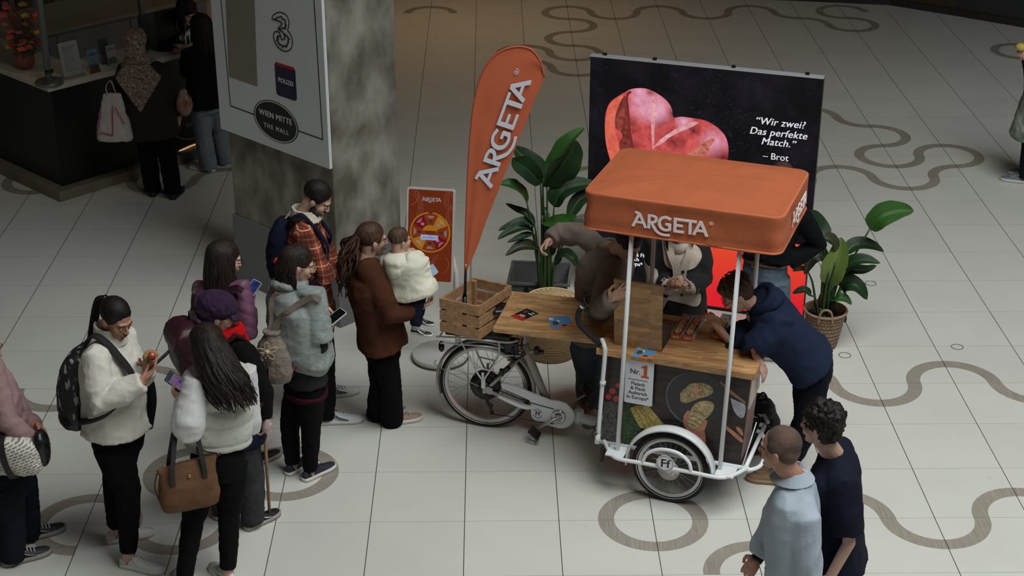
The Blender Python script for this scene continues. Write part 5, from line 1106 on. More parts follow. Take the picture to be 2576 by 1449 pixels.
class Fig:
    def __init__(s, label, cat, Y, hd, yaw, pitch=10, roll=0, byaw=None, H=1.66, sw=.17, S=1.0, skin='light', name='person', nk=None, hp=None, base=None, feet=None, group=None, neck=.15):
        s.Y = Y; s.S = S; s.H = H; s.sk = SK[skin]; s.hd = J(hd[0], hd[1], Y+(hd[2] if len(hd) > 2 else 0)); s.yaw = yaw; byaw = yaw if byaw is None else byaw
        f = azv(yaw); s.f = f; lft = Z3.cross(f); R = Matrix((f, lft, Z3)).transposed(); s.R = R @ Matrix.Rotation(math.radians(pitch),3,'Y') @ Matrix.Rotation(math.radians(roll),3,'X')
        s.bf = azv(byaw); s.bs = Z3.cross(s.bf)     # body front, body left
        s.nk = s.P(nk) if nk else s.hd + s.R @ Vector((-.035*S,0,-.10*S)) - Z3*.065*S - s.bf*.01
        if feet: 
            s.ft = {}
            for k, (h, t) in feet.items():
                a, b_ = G(*h), G(*t); s.ft[k] = (a, (b_-a).normalized())
        else: s.ft = {}
        c = s.nk.copy(); c.z = 0
        s.hp = s.P(hp) if hp else Vector((s.nk.x, s.nk.y, .53*H))-s.bf*.02
        s.sh = {'L': s.nk+s.bs*sw-Z3*.078*S, 'R': s.nk-s.bs*sw-Z3*.078*S}
        s.el = {}; s.wr = {}; s.kn = {}; s.an = {}; s.hands = []; s.sw = sw
        for k, sg in (('L',1),('R',-1)):
            if k not in s.ft: a = Vector((s.hp.x, s.hp.y, 0))+s.bs*sg*.10; s.ft[k] = (a, s.bf+s.bs*sg*.15)
            a, d = s.ft[k]; s.an[k] = a+d*.06*S+Z3*.085*S
            hj = s.hp+s.bs*sg*.085*S-Z3*.03; s.kn[k] = hj.lerp(s.an[k], .52)+s.bf*.03
        b0 = base or ((s.ft['L'][0]+s.ft['R'][0])/2)
        s.root = empty(name, (b0.x, b0.y, 0), label, cat, group)
        print('FIG', label[:30], 'head z %.2f nk %.2f hp %.2f'%(s.hd.z, s.nk.z, s.hp.z), 'feet y', [round(s.ft[k][0].y,2) for k in 'LR'])
    def P(s, p): return p if isinstance(p, Vector) else J(p[0], p[1], s.Y+(p[2] if len(p) > 2 else 0))
    def arm(s, k, el, wr, hdir=None, pn=None, th=None, curl=.5, sh=None, show=True):
        if sh: s.sh[k] = s.P(sh)
        s.el[k] = s.P(el); s.wr[k] = s.P(wr)
        if show:
            d = (s.P(hdir)-s.wr[k]) if hdir is not None and not isinstance(hdir, Vector) else (hdir or (s.wr[k]-s.el[k]))
            s.hands.append((s.wr[k], Vector(d), Vector(pn or (0,0,1)), Vector(th or (0,0,1)), curl))
    def down_arm(s, k):
        sg = 1 if k == 'L' else -1; a = s.sh[k]+s.bs*sg*.05-Z3*.28*s.S; b = a-Z3*.23*s.S+s.bf*.08; s.arm(k, a, b, hdir=Vector((0,0,-1))+s.bf*.2, pn=-s.bs*sg, th=s.bf, curl=.4)
    def h(s, x, y, z): return s.hd + s.R @ (Vector((x,y,z))*s.S)
    def body(s, beard=None, face=True):
        q = MB(); R = s.R; S = s.S; h = s.h
        e = lambda c, r, M=None: q.ell(h(*c), tuple(a*S for a in r), R @ M if M else R, 18, 12)
        e((-.012,0,.030),(.094,.075,.086)); e((.033,0,-.030),(.054,.056,.080)); e((.043,0,-.080),(.038,.042,.034)); e((.072,0,-.098),(.017,.019,.015))
        for sg in (-1,1):
            e((.052,sg*.032,-.030),(.032,.026,.030)); e((.079,sg*.031,.000),(.011,.016,.009)); e((-.006,sg*.076,-.012),(.019,.008,.031), Matrix.Rotation(.25,3,'Y')); e((-.012,sg*.083,-.004),(.013,.006,.020)); e((.098,sg*.009,-.034),(.010,.008,.007))
        e((.072,0,.022),(.022,.050,.013)); q.tube([h(.086,0,.008),h(.097,0,-.012),h(.106,0,-.029)], [.007*S,.009*S,.0108*S], 8, round_=True)
        e((.090,0,-.057),(.010,.023,.006)); e((.088,0,-.068),(.011,.019,.007))
        q.tube([h(-.022,0,-.035), h(-.02,0,-.09), s.nk, s.nk-Z3*.06*S], [.058*S,.053*S,.060*S,.075*S], 14, round_=True)
        mid = s.nk.lerp(s.hp, .5)
        def trow(p, w, d): return [p+s.bs*w*math.cos(a)+s.bf*d*math.sin(a) for a in [2*math.pi*k/16 for k in range(16)]]
        q.rings([trow(s.hp-Z3*.05*S,.10*S,.07*S), trow(s.hp,.12*S,.08*S), trow(mid,.10*S,.07*S), trow(s.nk.lerp(s.hp,.22),.11*S,.065*S), trow(s.nk-Z3*.01*S,.05*S,.045*S)])
        for k in 'LR':
            if k in s.el: q.tube([s.sh[k].lerp(s.nk,.45)-Z3*.03*S, s.sh[k]-Z3*.02*S, s.el[k], s.wr[k]], [.034*S,.036*S,.034*S,.027*S], 10, round_=True)
            hj = s.hp+s.bs*(1 if k == 'L' else -1)*.085*S; q.tube([hj, s.kn[k], s.an[k], s.an[k]-Z3*.05*S], [.06*S,.045*S,.034*S,.034*S], 10, round_=True)
        for w, d, pn, th, c in s.hands: hand(q, w, d, pn, th, c, S if S < .9 else 1.0)
        q = remesh(q, .0046 if S > .9 else .004, 2, None, .5); s.bodyo = q.build('body', s.sk, s.root)
        if face:
            for sg in (-1,1):
                o = MB().ell(h(.0845,sg*.031,-.002), (.0070*S,.0120*S,.0030*S), R, 10, 7).build('eye', meye, s.bodyo); MB().ell(h(.0890,sg*.031,-.0025), (.0035*S,.0050*S,.0032*S), R, 8, 6).build('iris', miris, s.bodyo)
            q = MB()
            for sg in (-1,1): q.tube([h(.093,sg*.014,.018),h(.091,sg*.030,.025),h(.078,sg*.048,.020)], [.0035*S,.0045*S,.0025*S], 6, flat=.7)
            q.build('eyebrows', mbrow, s.root)
            q = MB(); q.ell(h(.0945,0,-.0575), (.008*S,.022*S,.0045*S), R, 12, 7); q.ell(h(.093,0,-.067), (.008*S,.018*S,.0055*S), R, 12, 7); q.build('lips', mlip, s.root)
        if beard:
            q = MB(); E_ = lambda c, r: q.ell(h(*c), r, R, 14, 9)
            E_((.046,0,-.086),(.040,.044,.033)); E_((.073,0,-.099),(.019,.022,.017))
            for sg in (-1,1): E_((.022,sg*.054,-.062),(.022,.009,.034)); E_((.055,sg*.043,-.077),(.024,.012,.020))
            E_((.094,0,-.049),(.008,.022,.005)); q = remesh(q, .005, 2, lambda c,n: nz(c,90)*.0015); q.build('beard', beard, s.root)
        return s
    def spine(s, n=9):
        return bez([s.hp, s.hp.lerp(s.nk,.5)+s.bf*.0, s.nk], n)
    def top(s, m, hem=.0, prof=None, sleeve=(.062,.056,.050,.042), bulk=1.0, name='jacket', disp=None, vox=.010, collar=None, cuff=None, bust=.0, sl_end=1.0, belly=.0, kids=True, extra=None, smooth=4, shw=1.0):
        """torso with sleeves, one continuous garment. prof rows: (0 hem .. 1 neck, half width, half depth, forward)"""
        S = s.S; prof = prof or [(-.12,.185,.130,.0),(0,.180,.125,0),(.2,.165,.115,0),(.45,.160,.112,.005),(.65,.172,.118,.012),(.80,.182,.112,.0),(.90,.165,.095,-.01),(.96,.105,.078,-.01),(1.02,.066,.062,-.005)]
        q = MB(); R = []; ax = (s.nk-s.hp); L_ = ax.length; t = ax.normalized(); side = (s.bs-t*s.bs.dot(t)).normalized(); fr = side.cross(t).normalized()
        if hem: prof = [(-hem/L_, prof[0][1], prof[0][2], prof[0][3])]+[p for p in prof if p[0] > -hem/L_+.03]
        for f, w, d, o in prof:
            c = s.hp+(s.nk-s.hp)*f if f >= 0 else s.hp+t.lerp(Z3,.7).normalized()*f*L_
            dd = d*bulk*S; w_ = w*bulk*S; fo = o+belly*max(0,1-abs(f-.25)/.35)+bust*max(0,1-abs(f-.68)/.2)
            row = []
            for k in range(28):
                a = 2*math.pi*k/28; ca_, sa = math.cos(a), math.sin(a); e = .82
                row.append(c+side*w_*math.copysign(abs(ca_)**e, ca_)+fr*(dd*math.copysign(abs(sa)**e, sa)+fo*(1 if sa > 0 else .3)*abs(sa)))
            R.append(row)
        q.rings(R)
        r = [a*bulk*S for a in sleeve]
        for k in 'LR':
            if k not in s.el: continue
            A = s.nk.lerp(s.sh[k], .12)-Z3*.035*S; we = s.el[k].lerp(s.wr[k], sl_end if sl_end <= 1 else 1)
            mid = s.sh[k].lerp(s.el[k], .5); pts = [A, s.sh[k], mid, s.el[k]]; rr_ = [r[0]*.80, r[0]*.98, r[1]*1.03, r[2]*1.06]
            if sl_end > 0: pts += [s.el[k].lerp(we,.5), we]; rr_ += [r[2]*.98, r[3]]
            if sl_end <= 0: pts[-1] = s.sh[k].lerp(s.el[k], 1+sl_end); rr_[-1] = r[2]
            q.tube(pts, rr_, 14, round_=False)
        if extra: extra(q, s)
        q = remesh(q, vox*(S if S < .9 else 1), smooth, disp or wr_noise(.012, 7, hash(name)%7))
        s.topo = q.build(name, m, s.root)
        if collar:
            q = MB(); cm, ch, cr = collar; c0 = s.nk+Z3*(.0)*S; Rr = []
            for dz, rr2 in ((-.02,cr*1.15),(ch*.5,cr*1.02),(ch,cr*.98),(ch,cr*.82),(ch*.4,cr*.8),(-.02,cr*.8)):
                Rr.append([c0+s.bs*rr2*S*math.cos(a)+s.bf*(rr2*S*1.02*math.sin(a)+.012)+Z3*(dz-.012*math.sin(a)*(1))*S for a in [2*math.pi*k/24 for k in range(24)]])
            q.rings(Rr, closed=True); q = remesh(q, .007*(S if S < .9 else 1), 2, wr_noise(.004,18)); q.build('collar', cm, s.topo)
        if cuff:
            for k in 'LR':
                if k in s.el and any((w-s.wr[k]).length < 1e-6 for w,*_ in s.hands):
                    d = (s.wr[k]-s.el[k]).normalized(); p = s.el[k].lerp(s.wr[k], sl_end); MB().tube([p-d*.04, p+d*.005], [r[3]*1.08, r[3]*.98], 14).build('cuff', cuff, s.topo)
        return s.topo
    def pants(s, m, r=(.098,.066,.052), hipw=.17, hipd=.125, name='trousers', flare=1.0, disp=None, end=.06, vox=.010, hipz=.04):
        q = MB(); S = s.S
        def row(p, w, d): return [p+s.bs*w*math.cos(a)+s.bf*d*math.sin(a) for a in [2*math.pi*k/20 for k in range(20)]]
        q.rings([row(s.hp-Z3*.12*S,hipw*.86*S,hipd*.9*S), row(s.hp-Z3*.05*S,hipw*S,hipd*S), row(s.hp+Z3*hipz,hipw*.96*S,hipd*.96*S), row(s.hp+Z3*(hipz+.05),hipw*.84*S,hipd*.86*S)])
        for k in 'LR':
            hj = s.hp+s.bs*(1 if k == 'L' else -1)*hipw*.47*S-Z3*.05*S; a = s.an[k]+Z3*(end-.085+.0)*S
            q.tube([hj, hj.lerp(s.kn[k],.5), s.kn[k], s.kn[k].lerp(a,.45), a], [r[0]*S, r[0]*.93*S, r[1]*S, (r[1]+r[2])/2*1.04*S, r[2]*flare*S], 16)
        q = remesh(q, vox, 3, disp or wr_noise(.008, 9, 3, (1,1,1.6))); s.panto = q.build(name, m, s.root); return s.panto
    def shoes(s, up, sole, lace=None, L=1.0, hgt=1.0, trim=None, name='shoe', sock=None, which='LR'):
        for k in which:
            a, d = s.ft[k]; d = Vector(d); d.z = 0; d.normalize(); y = Z3.cross(d); S = s.S*L; z0 = s.an[k].z-.085*s.S
            W = lambda x, yy, z: Vector((a.x,a.y,z0))+d*x*S+y*yy*S+Z3*z*S
            q = MB(); R = []
            for x, w, hh in ((-.003,.020,.058),(.008,.030,.076*hgt),(.04,.035,.088*hgt),(.085,.037,.088*hgt),(.13,.040,.072),(.18,.045,.056),(.225,.044,.048),(.26,.034,.042),(.276,.018,.034)):
                R.append([W(x, w*math.cos(t)*(1 if math.sin(t) < 0 else .92), .018+(hh-.018)*max(0,math.sin(t))**.8 if math.sin(t) >= 0 else .018+.004*math.sin(t)) for t in [2*math.pi*j/16 for j in range(16)]])
            q.rings(R); sh = q.build(name, up, s.root)
            out = [(-.008,.0),(0,.026),(.03,.036),(.09,.038),(.16,.045),(.22,.048),(.262,.036),(.284,.014),(.284,-.014),(.262,-.036),(.22,-.048),(.16,-.045),(.09,-.038),(.03,-.036),(0,-.026)]
            o3_ = [(p.x,p.y) for p in bez([(x,y_,0) for x,y_ in out+[out[0]]],3)][:-1]
            M = Matrix(((d.x*S,y.x*S,0,a.x),(d.y*S,y.y*S,0,a.y),(0,0,S,z0+.0005),(0,0,0,1))); MB().prism(o3_, .030, M, True).build('sole', sole, sh)
            if lace:
                q = MB()
                for j in range(5): x = .105+j*.020; hh = .088-.0065*j*1.1; q.tube([W(x,-.024,hh-.010),W(x,0,hh+.003),W(x,.024,hh-.010)], .0035*S, 6)
                q.tube(bez([W(.10,0,.092),W(.09,.03,.10),(W(.12,.04,.08))]), .0025*S, 5); q.tube(bez([W(.10,0,.092),W(.10,-.03,.10),(W(.13,-.04,.075))]), .0025*S, 5)
                q.build('laces', lace, sh)
            if trim:
                for sg in (-1,1):
                    q = MB(); q.tube([W(.10,sg*.0385,.075),W(.14,sg*.0415,.050),W(.19,sg*.0455,.034)], [.006,.008,.004], 6, flat=.4); q.build('side_stripe', trim, sh)
            if sock: MB().tube([s.an[k]+Z3*(.07)*s.S, W(.055,0,.06)], [.036*s.S,.038*s.S], 12).build('sock', sock, s.root)
    def cap(s, m, back=1.0, vol=1.0, low=-.02, name='hair', fringe=None, disp=.0022, extra=None, top=1.0):
        q = MB(); R = s.R; S = s.S; E_ = lambda c, r: q.ell(s.h(*c), tuple(a*S for a in r), R, 18, 12)
        E_((-.020,0,.042*top),(.098*vol,.082*vol,.088*vol)); E_((-.045,0,low+.02),(.062*vol,.077*vol,.075*vol*back))
        for sg in (-1,1): E_((-.002,sg*.066,.030),(.045,.018,.040))
        if fringe: E_((.045,0,.085),(.050,.060,.030))
        if extra: extra(q, s, E_)
        q = remesh(q, .006*(S if S < .9 else 1), 2, lambda c,n: disp*(nz(c,28)+.6*nz(c,70,3))); s.hairo = q.build(name, m, s.root); return s.hairo
    def locks(s, m, length, a0=70, a1=290, n=54, r=.012, flare=.0, back=.0, wave=.0, seed=1, parent=None, name='locks', lead=.0, front_len=None, vr=1.0, drift=None):
        rs = random.Random(seed); q = MB(); S = s.S
        for k in range(n):
            a = a0+(a1-a0)*(k+rs.random()*.8)/n; ar = math.radians(a); ly = rs.choice((0,1,1))
            ca_, sa = math.cos(ar), math.sin(ar); P = []
            for ph in (10,35,60,82): 
                p = math.radians(ph); rr_ = (.104+.006*ly)*vr; P.append(s.h(-.018+rr_*1.0*math.sin(p)*ca_, rr_*.83*math.sin(p)*sa, .034+.090*vr*math.cos(p)))
            w0 = P[-1]; dirw = (s.R @ Vector((ca_, sa, 0))); dirw.z = 0
            Ln = length*(.82+.25*rs.random())*(1 if front_len is None or 110 < a < 250 else front_len); px_ = rs.uniform(-1,1)
            for j in range(1,8):
                f = j/7; P.append(w0+Vector((0,0,-Ln*f))+dirw*(flare*f+.012*math.sin(f*3))-s.bf*back*math.sin(min(1,f*1.3)*math.pi/2)+s.bf*lead*f+Vector((math.sin(f*9+px_*5+seed),math.cos(f*8+px_*4),0))*wave*f+(drift*f**1.3 if drift else Vector()))
            P = bez(P, 2); nn_ = len(P); q.tube(P, [r*S*(.55+.75*math.sin(math.pi*min(.82,(i+2)/nn_)))*(1.0 if i < nn_*.75 else max(.15,1-(i/nn_-.75)*3.6)) for i in range(nn_)], 6, flat=.65)
        return q.build(name, m, parent or s.hairo)
    def glasses(s, m, round_=True):
        q = MB()
        for sg in (-1,1):
            q.tube([s.h(.104+.003*abs(math.sin(a)), sg*.031+.024*math.cos(a), -.002+.019*math.sin(a)) for a in [2*math.pi*k/18 for k in range(18)]], .0018, 6, closed=True)
            q.tube([s.h(.100,sg*.055,.004), s.h(.05,sg*.077,.006), s.h(-.01,sg*.082,.004)], .0018, 5)
        q.tube([s.h(.105,-.008,.0), s.h(.108,0,.003), s.h(.105,.008,0)], .0018, 5); g = q.build('glasses', m, s.root); return g
def phone(c, up, nrm, lab, body, screen, w=.073, l=.152, glow=None, shift=0):
    """c centre; up along the long side; nrm screen normal"""
    x = Vector(up).normalized(); z = Vector(nrm); z = (z-x*z.dot(x)).normalized(); M = frame_m(c, x, z.cross(x))
    o = MB().prism(rr(0,0,l/2,w/2,.010), .009, M @ Matrix.Translation((0,0,-.0045))).build('phone', body, bevel=0); tag(o, lab, 'phone')
    s_ = MB().prism(rr(0,0,l/2-.004,w/2-.003,.007), .0006, M @ Matrix.Translation((0,0,.0046))).build('screen', screen, o)
    MB().box(M @ Vector((l/2-.022,.018,-.0058)), (.022,.022,.003), M.to_3x3()).build('camera_bump', mk, o)
    return o, M @ Matrix.Translation((0,0,.0053)), s_
mscr = mat('phone_dark_screen', rgb(14,14,16), .08)
def fab(name, c, bump=.25, sc=70, var=.12, rough=.9, **k): return mat(name, c, rough, bump=bump, bscale=sc, var=var, vscale=k.pop('vscale',9), spec=k.pop('spec',.12), **k)
mleg = fab('legging_black', rgb(15,15,17), .1, 40, .15); mjd = fab('jeans_dark', rgb(28,34,44), .3, 90, .3); mjb = fab('jeans_blue', rgb(98,114,128), .3, 90, .35, vscale=5); mwsole = mat('sole_white', rgb(206,204,200), .5); mwshoe = mat('shoe_white', rgb(206,206,208), .55, bump=.2, bscale=60)
mbsh = mat('shoe_black', rgb(28,28,30), .5); mlw = mat('lace_white', rgb(206,206,202), .7); mgsole = mat('sole_grey', rgb(150,146,138), .6)
# ---------------------------------------------------------------- woman in the white fleece jacket
WS = Fig('woman in a white fleece jacket with a black ponytail looking at her phone', 'person', -1.52, (292,801), -36, 24, byaw=-16, H=1.74, sw=.165, skin='tan', hp=(296,1085,.02), feet={'R':((306,1422),(404,1440)),'L':((270,1366),(382,1344))})
WS.arm('R', (252,1012,-.24), (358,960,-.20), hdir=(392,925,-.16), pn=(-.3,.2,1), th=(.2,1,.3), curl=.35, sh=(240,905,-.16)); WS.arm('L', (330,985,.14), (368,925,.02), hdir=(388,895,-.02), pn=(.1,-1,.3), th=(-.3,-.2,1), curl=.9)
WS.kn['R'] = WS.P((322,1235,-.12)); WS.kn['L'] = WS.P((290,1215,.10)); WS.body()
msher = fab('sherpa_white', rgb(222,219,208), .4, 230, .10, .95, detail=6)
WS.top(msher, hem=-.03, bulk=1.25, sleeve=(.066,.066,.066,.050), disp=lambda c,n: wr_noise(.016,6)(c,n)+nz(c,45)*.002, prof=[(-.14,.190,.155,.01),(0,.188,.150,.01),(.2,.178,.140,.01),(.45,.172,.138,.015),(.65,.176,.138,.02),(.80,.172,.120,.0),(.90,.150,.098,-.01),(.96,.105,.080,-.01),(1.02,.070,.066,0)], collar=(msher,.085,.088))
q = MB(); f0 = WS.bf
q.tube(bez([WS.nk+f0*.06-Z3*.12+WS.bs*.03, WS.nk+f0*.17-Z3*.27+WS.bs*.08, WS.hp+f0*.20+Z3*.2+WS.bs*.09, WS.hp+f0*.17+Z3*.02+WS.bs*.07],5), .045, 10, flat=.6); q.build('black_placket', fab('fleece_black', rgb(20,20,22)), WS.topo)
WS.pants(mleg, r=(.112,.078,.052), hipw=.185, hipd=.15, end=.11); WS.shoes(mwshoe, mwsole, mlw, L=1.02, sock=fab('sock_pink', rgb(206,176,168)))
WS.cap(HB, back=.95, low=.03, vol=1.0, disp=.0015)
q = MB(); rs = random.Random(4); tip = WS.h(-.10,0,.05)
for k in range(20):
    o_ = Vector((rs.uniform(-1,1),rs.uniform(-1,1),0))*.016; q.tube(bez([WS.h(-.085,rs.uniform(-.02,.02),.07), WS.h(-.135,0,.055)+o_, WS.h(-.16,0,-.02)+o_, WS.nk-WS.bf*.10+Z3*.02+o_*1.3, WS.nk-WS.bf*.155-Z3*(.14+.06*rs.random())+o_*1.2],4), [.012*(1-(i/17)**2*.7) for i in range(17)], 6)
q.build('ponytail', HB, WS.hairo); MB().tube([WS.h(-.105,0,.064),WS.h(-.118,0,.06)], .022, 10).build('hair_tie', mplb, WS.hairo)
# ---------------------------------------------------------------- woman in the puffer vest
VW = Fig('woman with long dark hair in a white puffer vest seen from behind', 'person', -1.75, (519,866), 118, 14, byaw=112, H=1.69, sw=.165, hp=(548,1150,0), nk=(545,908,.02), feet={'R':((590,1476),(556,1446)),'L':((474,1500),(458,1466))})
VW.arm('L', (472,1075,-.20), (452,1005,.10), hdir=(447,968,.16), pn=(.8,-.5,.3), th=(.6,-.2,1), curl=.8, sh=(492,950,-.10)); VW.arm('R', (632,1070,.12), (560,1020,.30), hdir=(520,985,.3), pn=(-.6,-.6,.4), th=(0,0,1), curl=.8)
VW.body()
msat = mat('satin_white', rgb(208,208,208), .5, bump=.3, bscale=16, var=.08, sheen=.3)
q = MB(); rad = [.066,.074,.080,.088,.080,.062,.040]
def puff(A, E1, W1, r): q.tube(bez([A, A.lerp(E1,.5), E1, E1.lerp(W1,.55), W1],3), r+[.036]*(13-len(r)) if len(r) < 13 else r, 14)
q.tube(bez([VW.sh['L'], VW.sh['L'].lerp(VW.el['L'],.5), VW.el['L'], VW.el['L'].lerp(VW.wr['L'],.6), VW.wr['L']],3), [.062,.068,.074,.080,.088,.094,.096,.088,.076,.062,.050,.042,.034], 16)
q.tube(bez([VW.sh['R'], VW.sh['R'].lerp(VW.el['R'],.5), VW.el['R'], VW.el['R'].lerp(VW.wr['R'],.6), VW.wr['R']],3), [.060]*5+[.064]*4+[.05,.045,.04,.034], 16)
q = remesh(q, .009, 3, wr_noise(.011,8,2)); q.build('satin_blouse', msat, VW.root)
mpuf = mat('puffer_white', rgb(196,198,188), .5, bump=.35, bscale=14, var=.05, detail=5)
def quilt(per, amp, z0):
    def f(c, n):
        ph = (c[:,2]-z0)/per+.10*np.sin(c[:,0]*9)+.1*c[:,0]; return amp*(np.abs(np.sin(np.pi*ph))**.6-.5)+wr_noise(.009,13,5)(c,n)*np.minimum(1,np.abs(np.sin(np.pi*ph))*2)
    return f
sv = dict(VW.el), ; el_ = VW.el; VW.el = {}
VW.top(mpuf, hem=-.10, bulk=1.08, name='puffer_vest', disp=quilt(.115,.020,.02), vox=.009, prof=[(-.14,.172,.125,0),(0,.180,.135,0),(.2,.182,.138,0),(.45,.182,.135,.005),(.65,.184,.132,.012),(.80,.180,.120,.0),(.90,.160,.100,-.01),(.96,.110,.084,-.01),(1.03,.076,.072,0)], collar=(mpuf,.075,.088))
VW.el = el_
VW.pants(mleg, r=(.100,.066,.050), hipw=.165, hipd=.135, end=.10); VW.shoes(mwshoe, mwsole, mlw, L=.95)
q = MB(); VW.cap(HD, back=1.1, vol=1.04, low=-.02); VW.locks(HD, .37, 62, 298, 210, r=.0085, flare=.020, back=.085, wave=.018, seed=3, drift=Vector((.12,-.02,0)))
# ---------------------------------------------------------------- old woman with the purple cap and cane
OW = Fig('elderly woman in a purple knitted cap and red scarf leaning on a cane', 'person', -1.20, (552,792), 4, 16, byaw=25, H=1.6, sw=.16, hp=(598,1075,0), feet={'R':((618,1335),(684,1300)),'L':((540,1308),(575,1292))}, nk=(566,850,.02))
OW.arm('R', (662,985,-.12), (664,1052,-.14), hdir=(664,1085,-.14), pn=(-1,0,-.2), th=(0,1,-.2), curl=1.1, sh=(618,890,-.14)); OW.arm('L', (560,1000,.2), (620,1000,.2), show=True, curl=.8)
OW.body(); mcoat = fab('coat_black', rgb(17,17,19), .25, 60, .15)
OW.top(mcoat, hem=.0, bulk=1.14, name='coat', sleeve=(.062,.060,.056,.046)); OW.pants(fab('trousers_grey', rgb(62,62,64), .25, 60, .2), r=(.100,.078,.074), hipw=.17, hipd=.14, end=.05)
OW.shoes(mbsh, mgsole, None, L=.98, trim=mwsole)
OW.cap(HD, back=1.0, vol=.98)
mcap = mat('knit_purple', rgb(52,26,62), .95, bump=.9, bscale=75, var=.4, vscale=40, col2=rgb(32,14,40)); q = MB()
q.ell(OW.h(-.025,0,.065), (.125,.112,.085), OW.R, 24, 14); q.ell(OW.h(-.06,0,.02), (.095,.100,.080), OW.R, 20, 12); q = remesh(q, .007, 4, lambda c,n: nz(c,40)*.005+nz(c,90,2)*.003); cp = q.build('knitted_cap', mcap, OW.root)
q = MB(); P = []
for k in range(13):
    a = math.radians(-75+150*k/12); P.append([OW.h(.055+.075*math.cos(a)*1.0, .085*math.sin(a), .030-.022*math.cos(a)), OW.h(.05+.05*math.cos(a), .080*math.sin(a), .052), OW.h(.05+.05*math.cos(a), .080*math.sin(a), .030), OW.h(.055+.074*math.cos(a), .084*math.sin(a), .022-.022*math.cos(a))])
q.rings(P, smooth=True); q.build('brim', mcap, cp)
OW.glasses(mat('gold_wire', rgb(190,160,120), .3, metal=.7))
q = MB(); c0 = OW.nk+Z3*.035; 
for dz, r_ in ((0,.085),(.03,.075)): q.tube([c0+OW.bs*r_*math.cos(a)+OW.bf*(r_*1.05*math.sin(a)+.015)+Z3*(dz+.008*math.sin(3*a)) for a in [2*math.pi*k/22 for k in range(22)]], .026, 10, closed=True)
q.tube(bez([c0+OW.bf*.09, c0+OW.bf*.13-Z3*.07, c0+OW.bf*.12-Z3*.15+OW.bs*-.03]), [.03,.033,.035,.035,.034,.034,.033,.033,.032,.03,.028,.026,.024,.022,.02,.018,.016][:17], 10, flat=.6)
q = remesh(q,.008,2,wr_noise(.008,16)); q.build('scarf', fab('scarf_red', rgb(198,22,26), .4, 50, .15), OW.root)
# ---------------------------------------------------------------- woman in the plum quilted jacket
PJ = Fig('woman in a plum quilted jacket with long brown hair and glasses', 'person', -.48, (567,652), 22, 14, byaw=52, H=1.66, sw=.165, hp=(575,940,0))
PJ.arm('R', (626,842,-.16), (630,775,-.02), hdir=(632,740,.02), pn=(-.5,-.4,.6), th=(-.6,.5,.4), curl=.7, sh=(612,720,-.12)); PJ.arm('L', (500,850,.1), (560,820,.25), curl=.7)
PJ.body(); mplum = mat('quilted_plum', rgb(126,84,110), .5, bump=.15, bscale=20, var=.1)
def diamond(c, n):
    u = c[:,0]*.8+c[:,1]*.6; a = np.abs(np.sin(np.pi*(c[:,2]/.085+np.abs(np.mod(u/.16,2)-1)*1.2))); return .0055*(a**.5-.6)+wr_noise(.007,8)(c,n)
PJ.top(mplum, hem=.10, bulk=1.06, disp=diamond, vox=.009, sleeve=(.054,.055,.054,.042), collar=(mplum,.05,.080)); PJ.pants(fab('trousers_burgundy', rgb(72,30,44)), r=(.10,.07,.055)); PJ.shoes(mbsh, mgsole)
PJ.cap(HD, back=1.1, vol=1.03); PJ.locks(HD, .36, 66, 294, 190, r=.0085, flare=.010, back=.03, wave=.010, seed=8, lead=.02); PJ.glasses(mat('wire_black', rgb(30,30,32), .3))
# ---------------------------------------------------------------- woman with the grey shawl
SW = Fig('woman in a grey shawl and black skirt jacket with hair half tied back', 'person', -.62, (750,664), 12, 18, byaw=30, H=1.66, sw=.165, skin='light', hp=(768,955,0), feet={'L':((722,1197),(764,1172)),'R':((764,1212),(834,1176))})
SW.arm('R', (806,880,-.16), (824,832,-.02), hdir=(838,806,.02), pn=(-.6,-.2,.6), th=(-.4,.6,.4), curl=.7, sh=(790,735,-.13)); SW.arm('L', (745,880,.18), (800,800,.20), hdir=(815,775,.18), curl=.9, pn=(.6,-.4,.2), th=(0,0,1))
SW.kn['L'] = SW.P((728,1070,.04)); SW.kn['R'] = SW.P((782,1078,-.08)); SW.body(); mdj = fab('jacket_charcoal', rgb(46,47,50), .25, 60, .2)
SW.top(mdj, hem=-.0001, bulk=1.0, sleeve=(.046,.044,.044,.040), disp=wr_noise(.014,7)); 
msh = mat('shawl_grey', rgb(150,158,156), .9, bump=.10, bscale=120, var=.15, vscale=40, stretch=(.8,.8,1.3), col2=rgb(128,136,134)); q = MB()
prof = [(.06,.17,.14),(.2,.245,.195),(.4,.245,.19),(.6,.24,.178),(.8,.232,.16),(.92,.185,.135),(1.0,.11,.105),(1.08,.085,.085)]
R = []
for f, w, d in prof:
    c = SW.hp.lerp(SW.nk, .12+.88*f)+Z3*(.0); R.append([c+SW.bs*w*math.cos(a)*1.04+SW.bf*(d*math.sin(a)+.015)+Z3*(-.03*math.cos(a*2+.8) if f < .3 else 0) for a in [2*math.pi*k/30 for k in range(30)]])
q.rings(R); q.tube([SW.nk.lerp(SW.sh['R'],.5)-Z3*.03,SW.sh['R'],SW.sh['R'].lerp(SW.el['R'],.55),SW.sh['R'].lerp(SW.el['R'],.82)],[.06,.074,.088,.092],16); q.tube([SW.nk.lerp(SW.sh['L'],.5)-Z3*.03,SW.sh['L'],SW.sh['L'].lerp(SW.el['L'],.8)],[.06,.072,.085],16); q = remesh(q, .009, 3, lambda c,n: .014*(.3-np.abs(nz(c,5,1,(1,1,1.6))))+.004*nz(c,14,4,(1,1,1.6))); q.build('shawl', msh, SW.root)
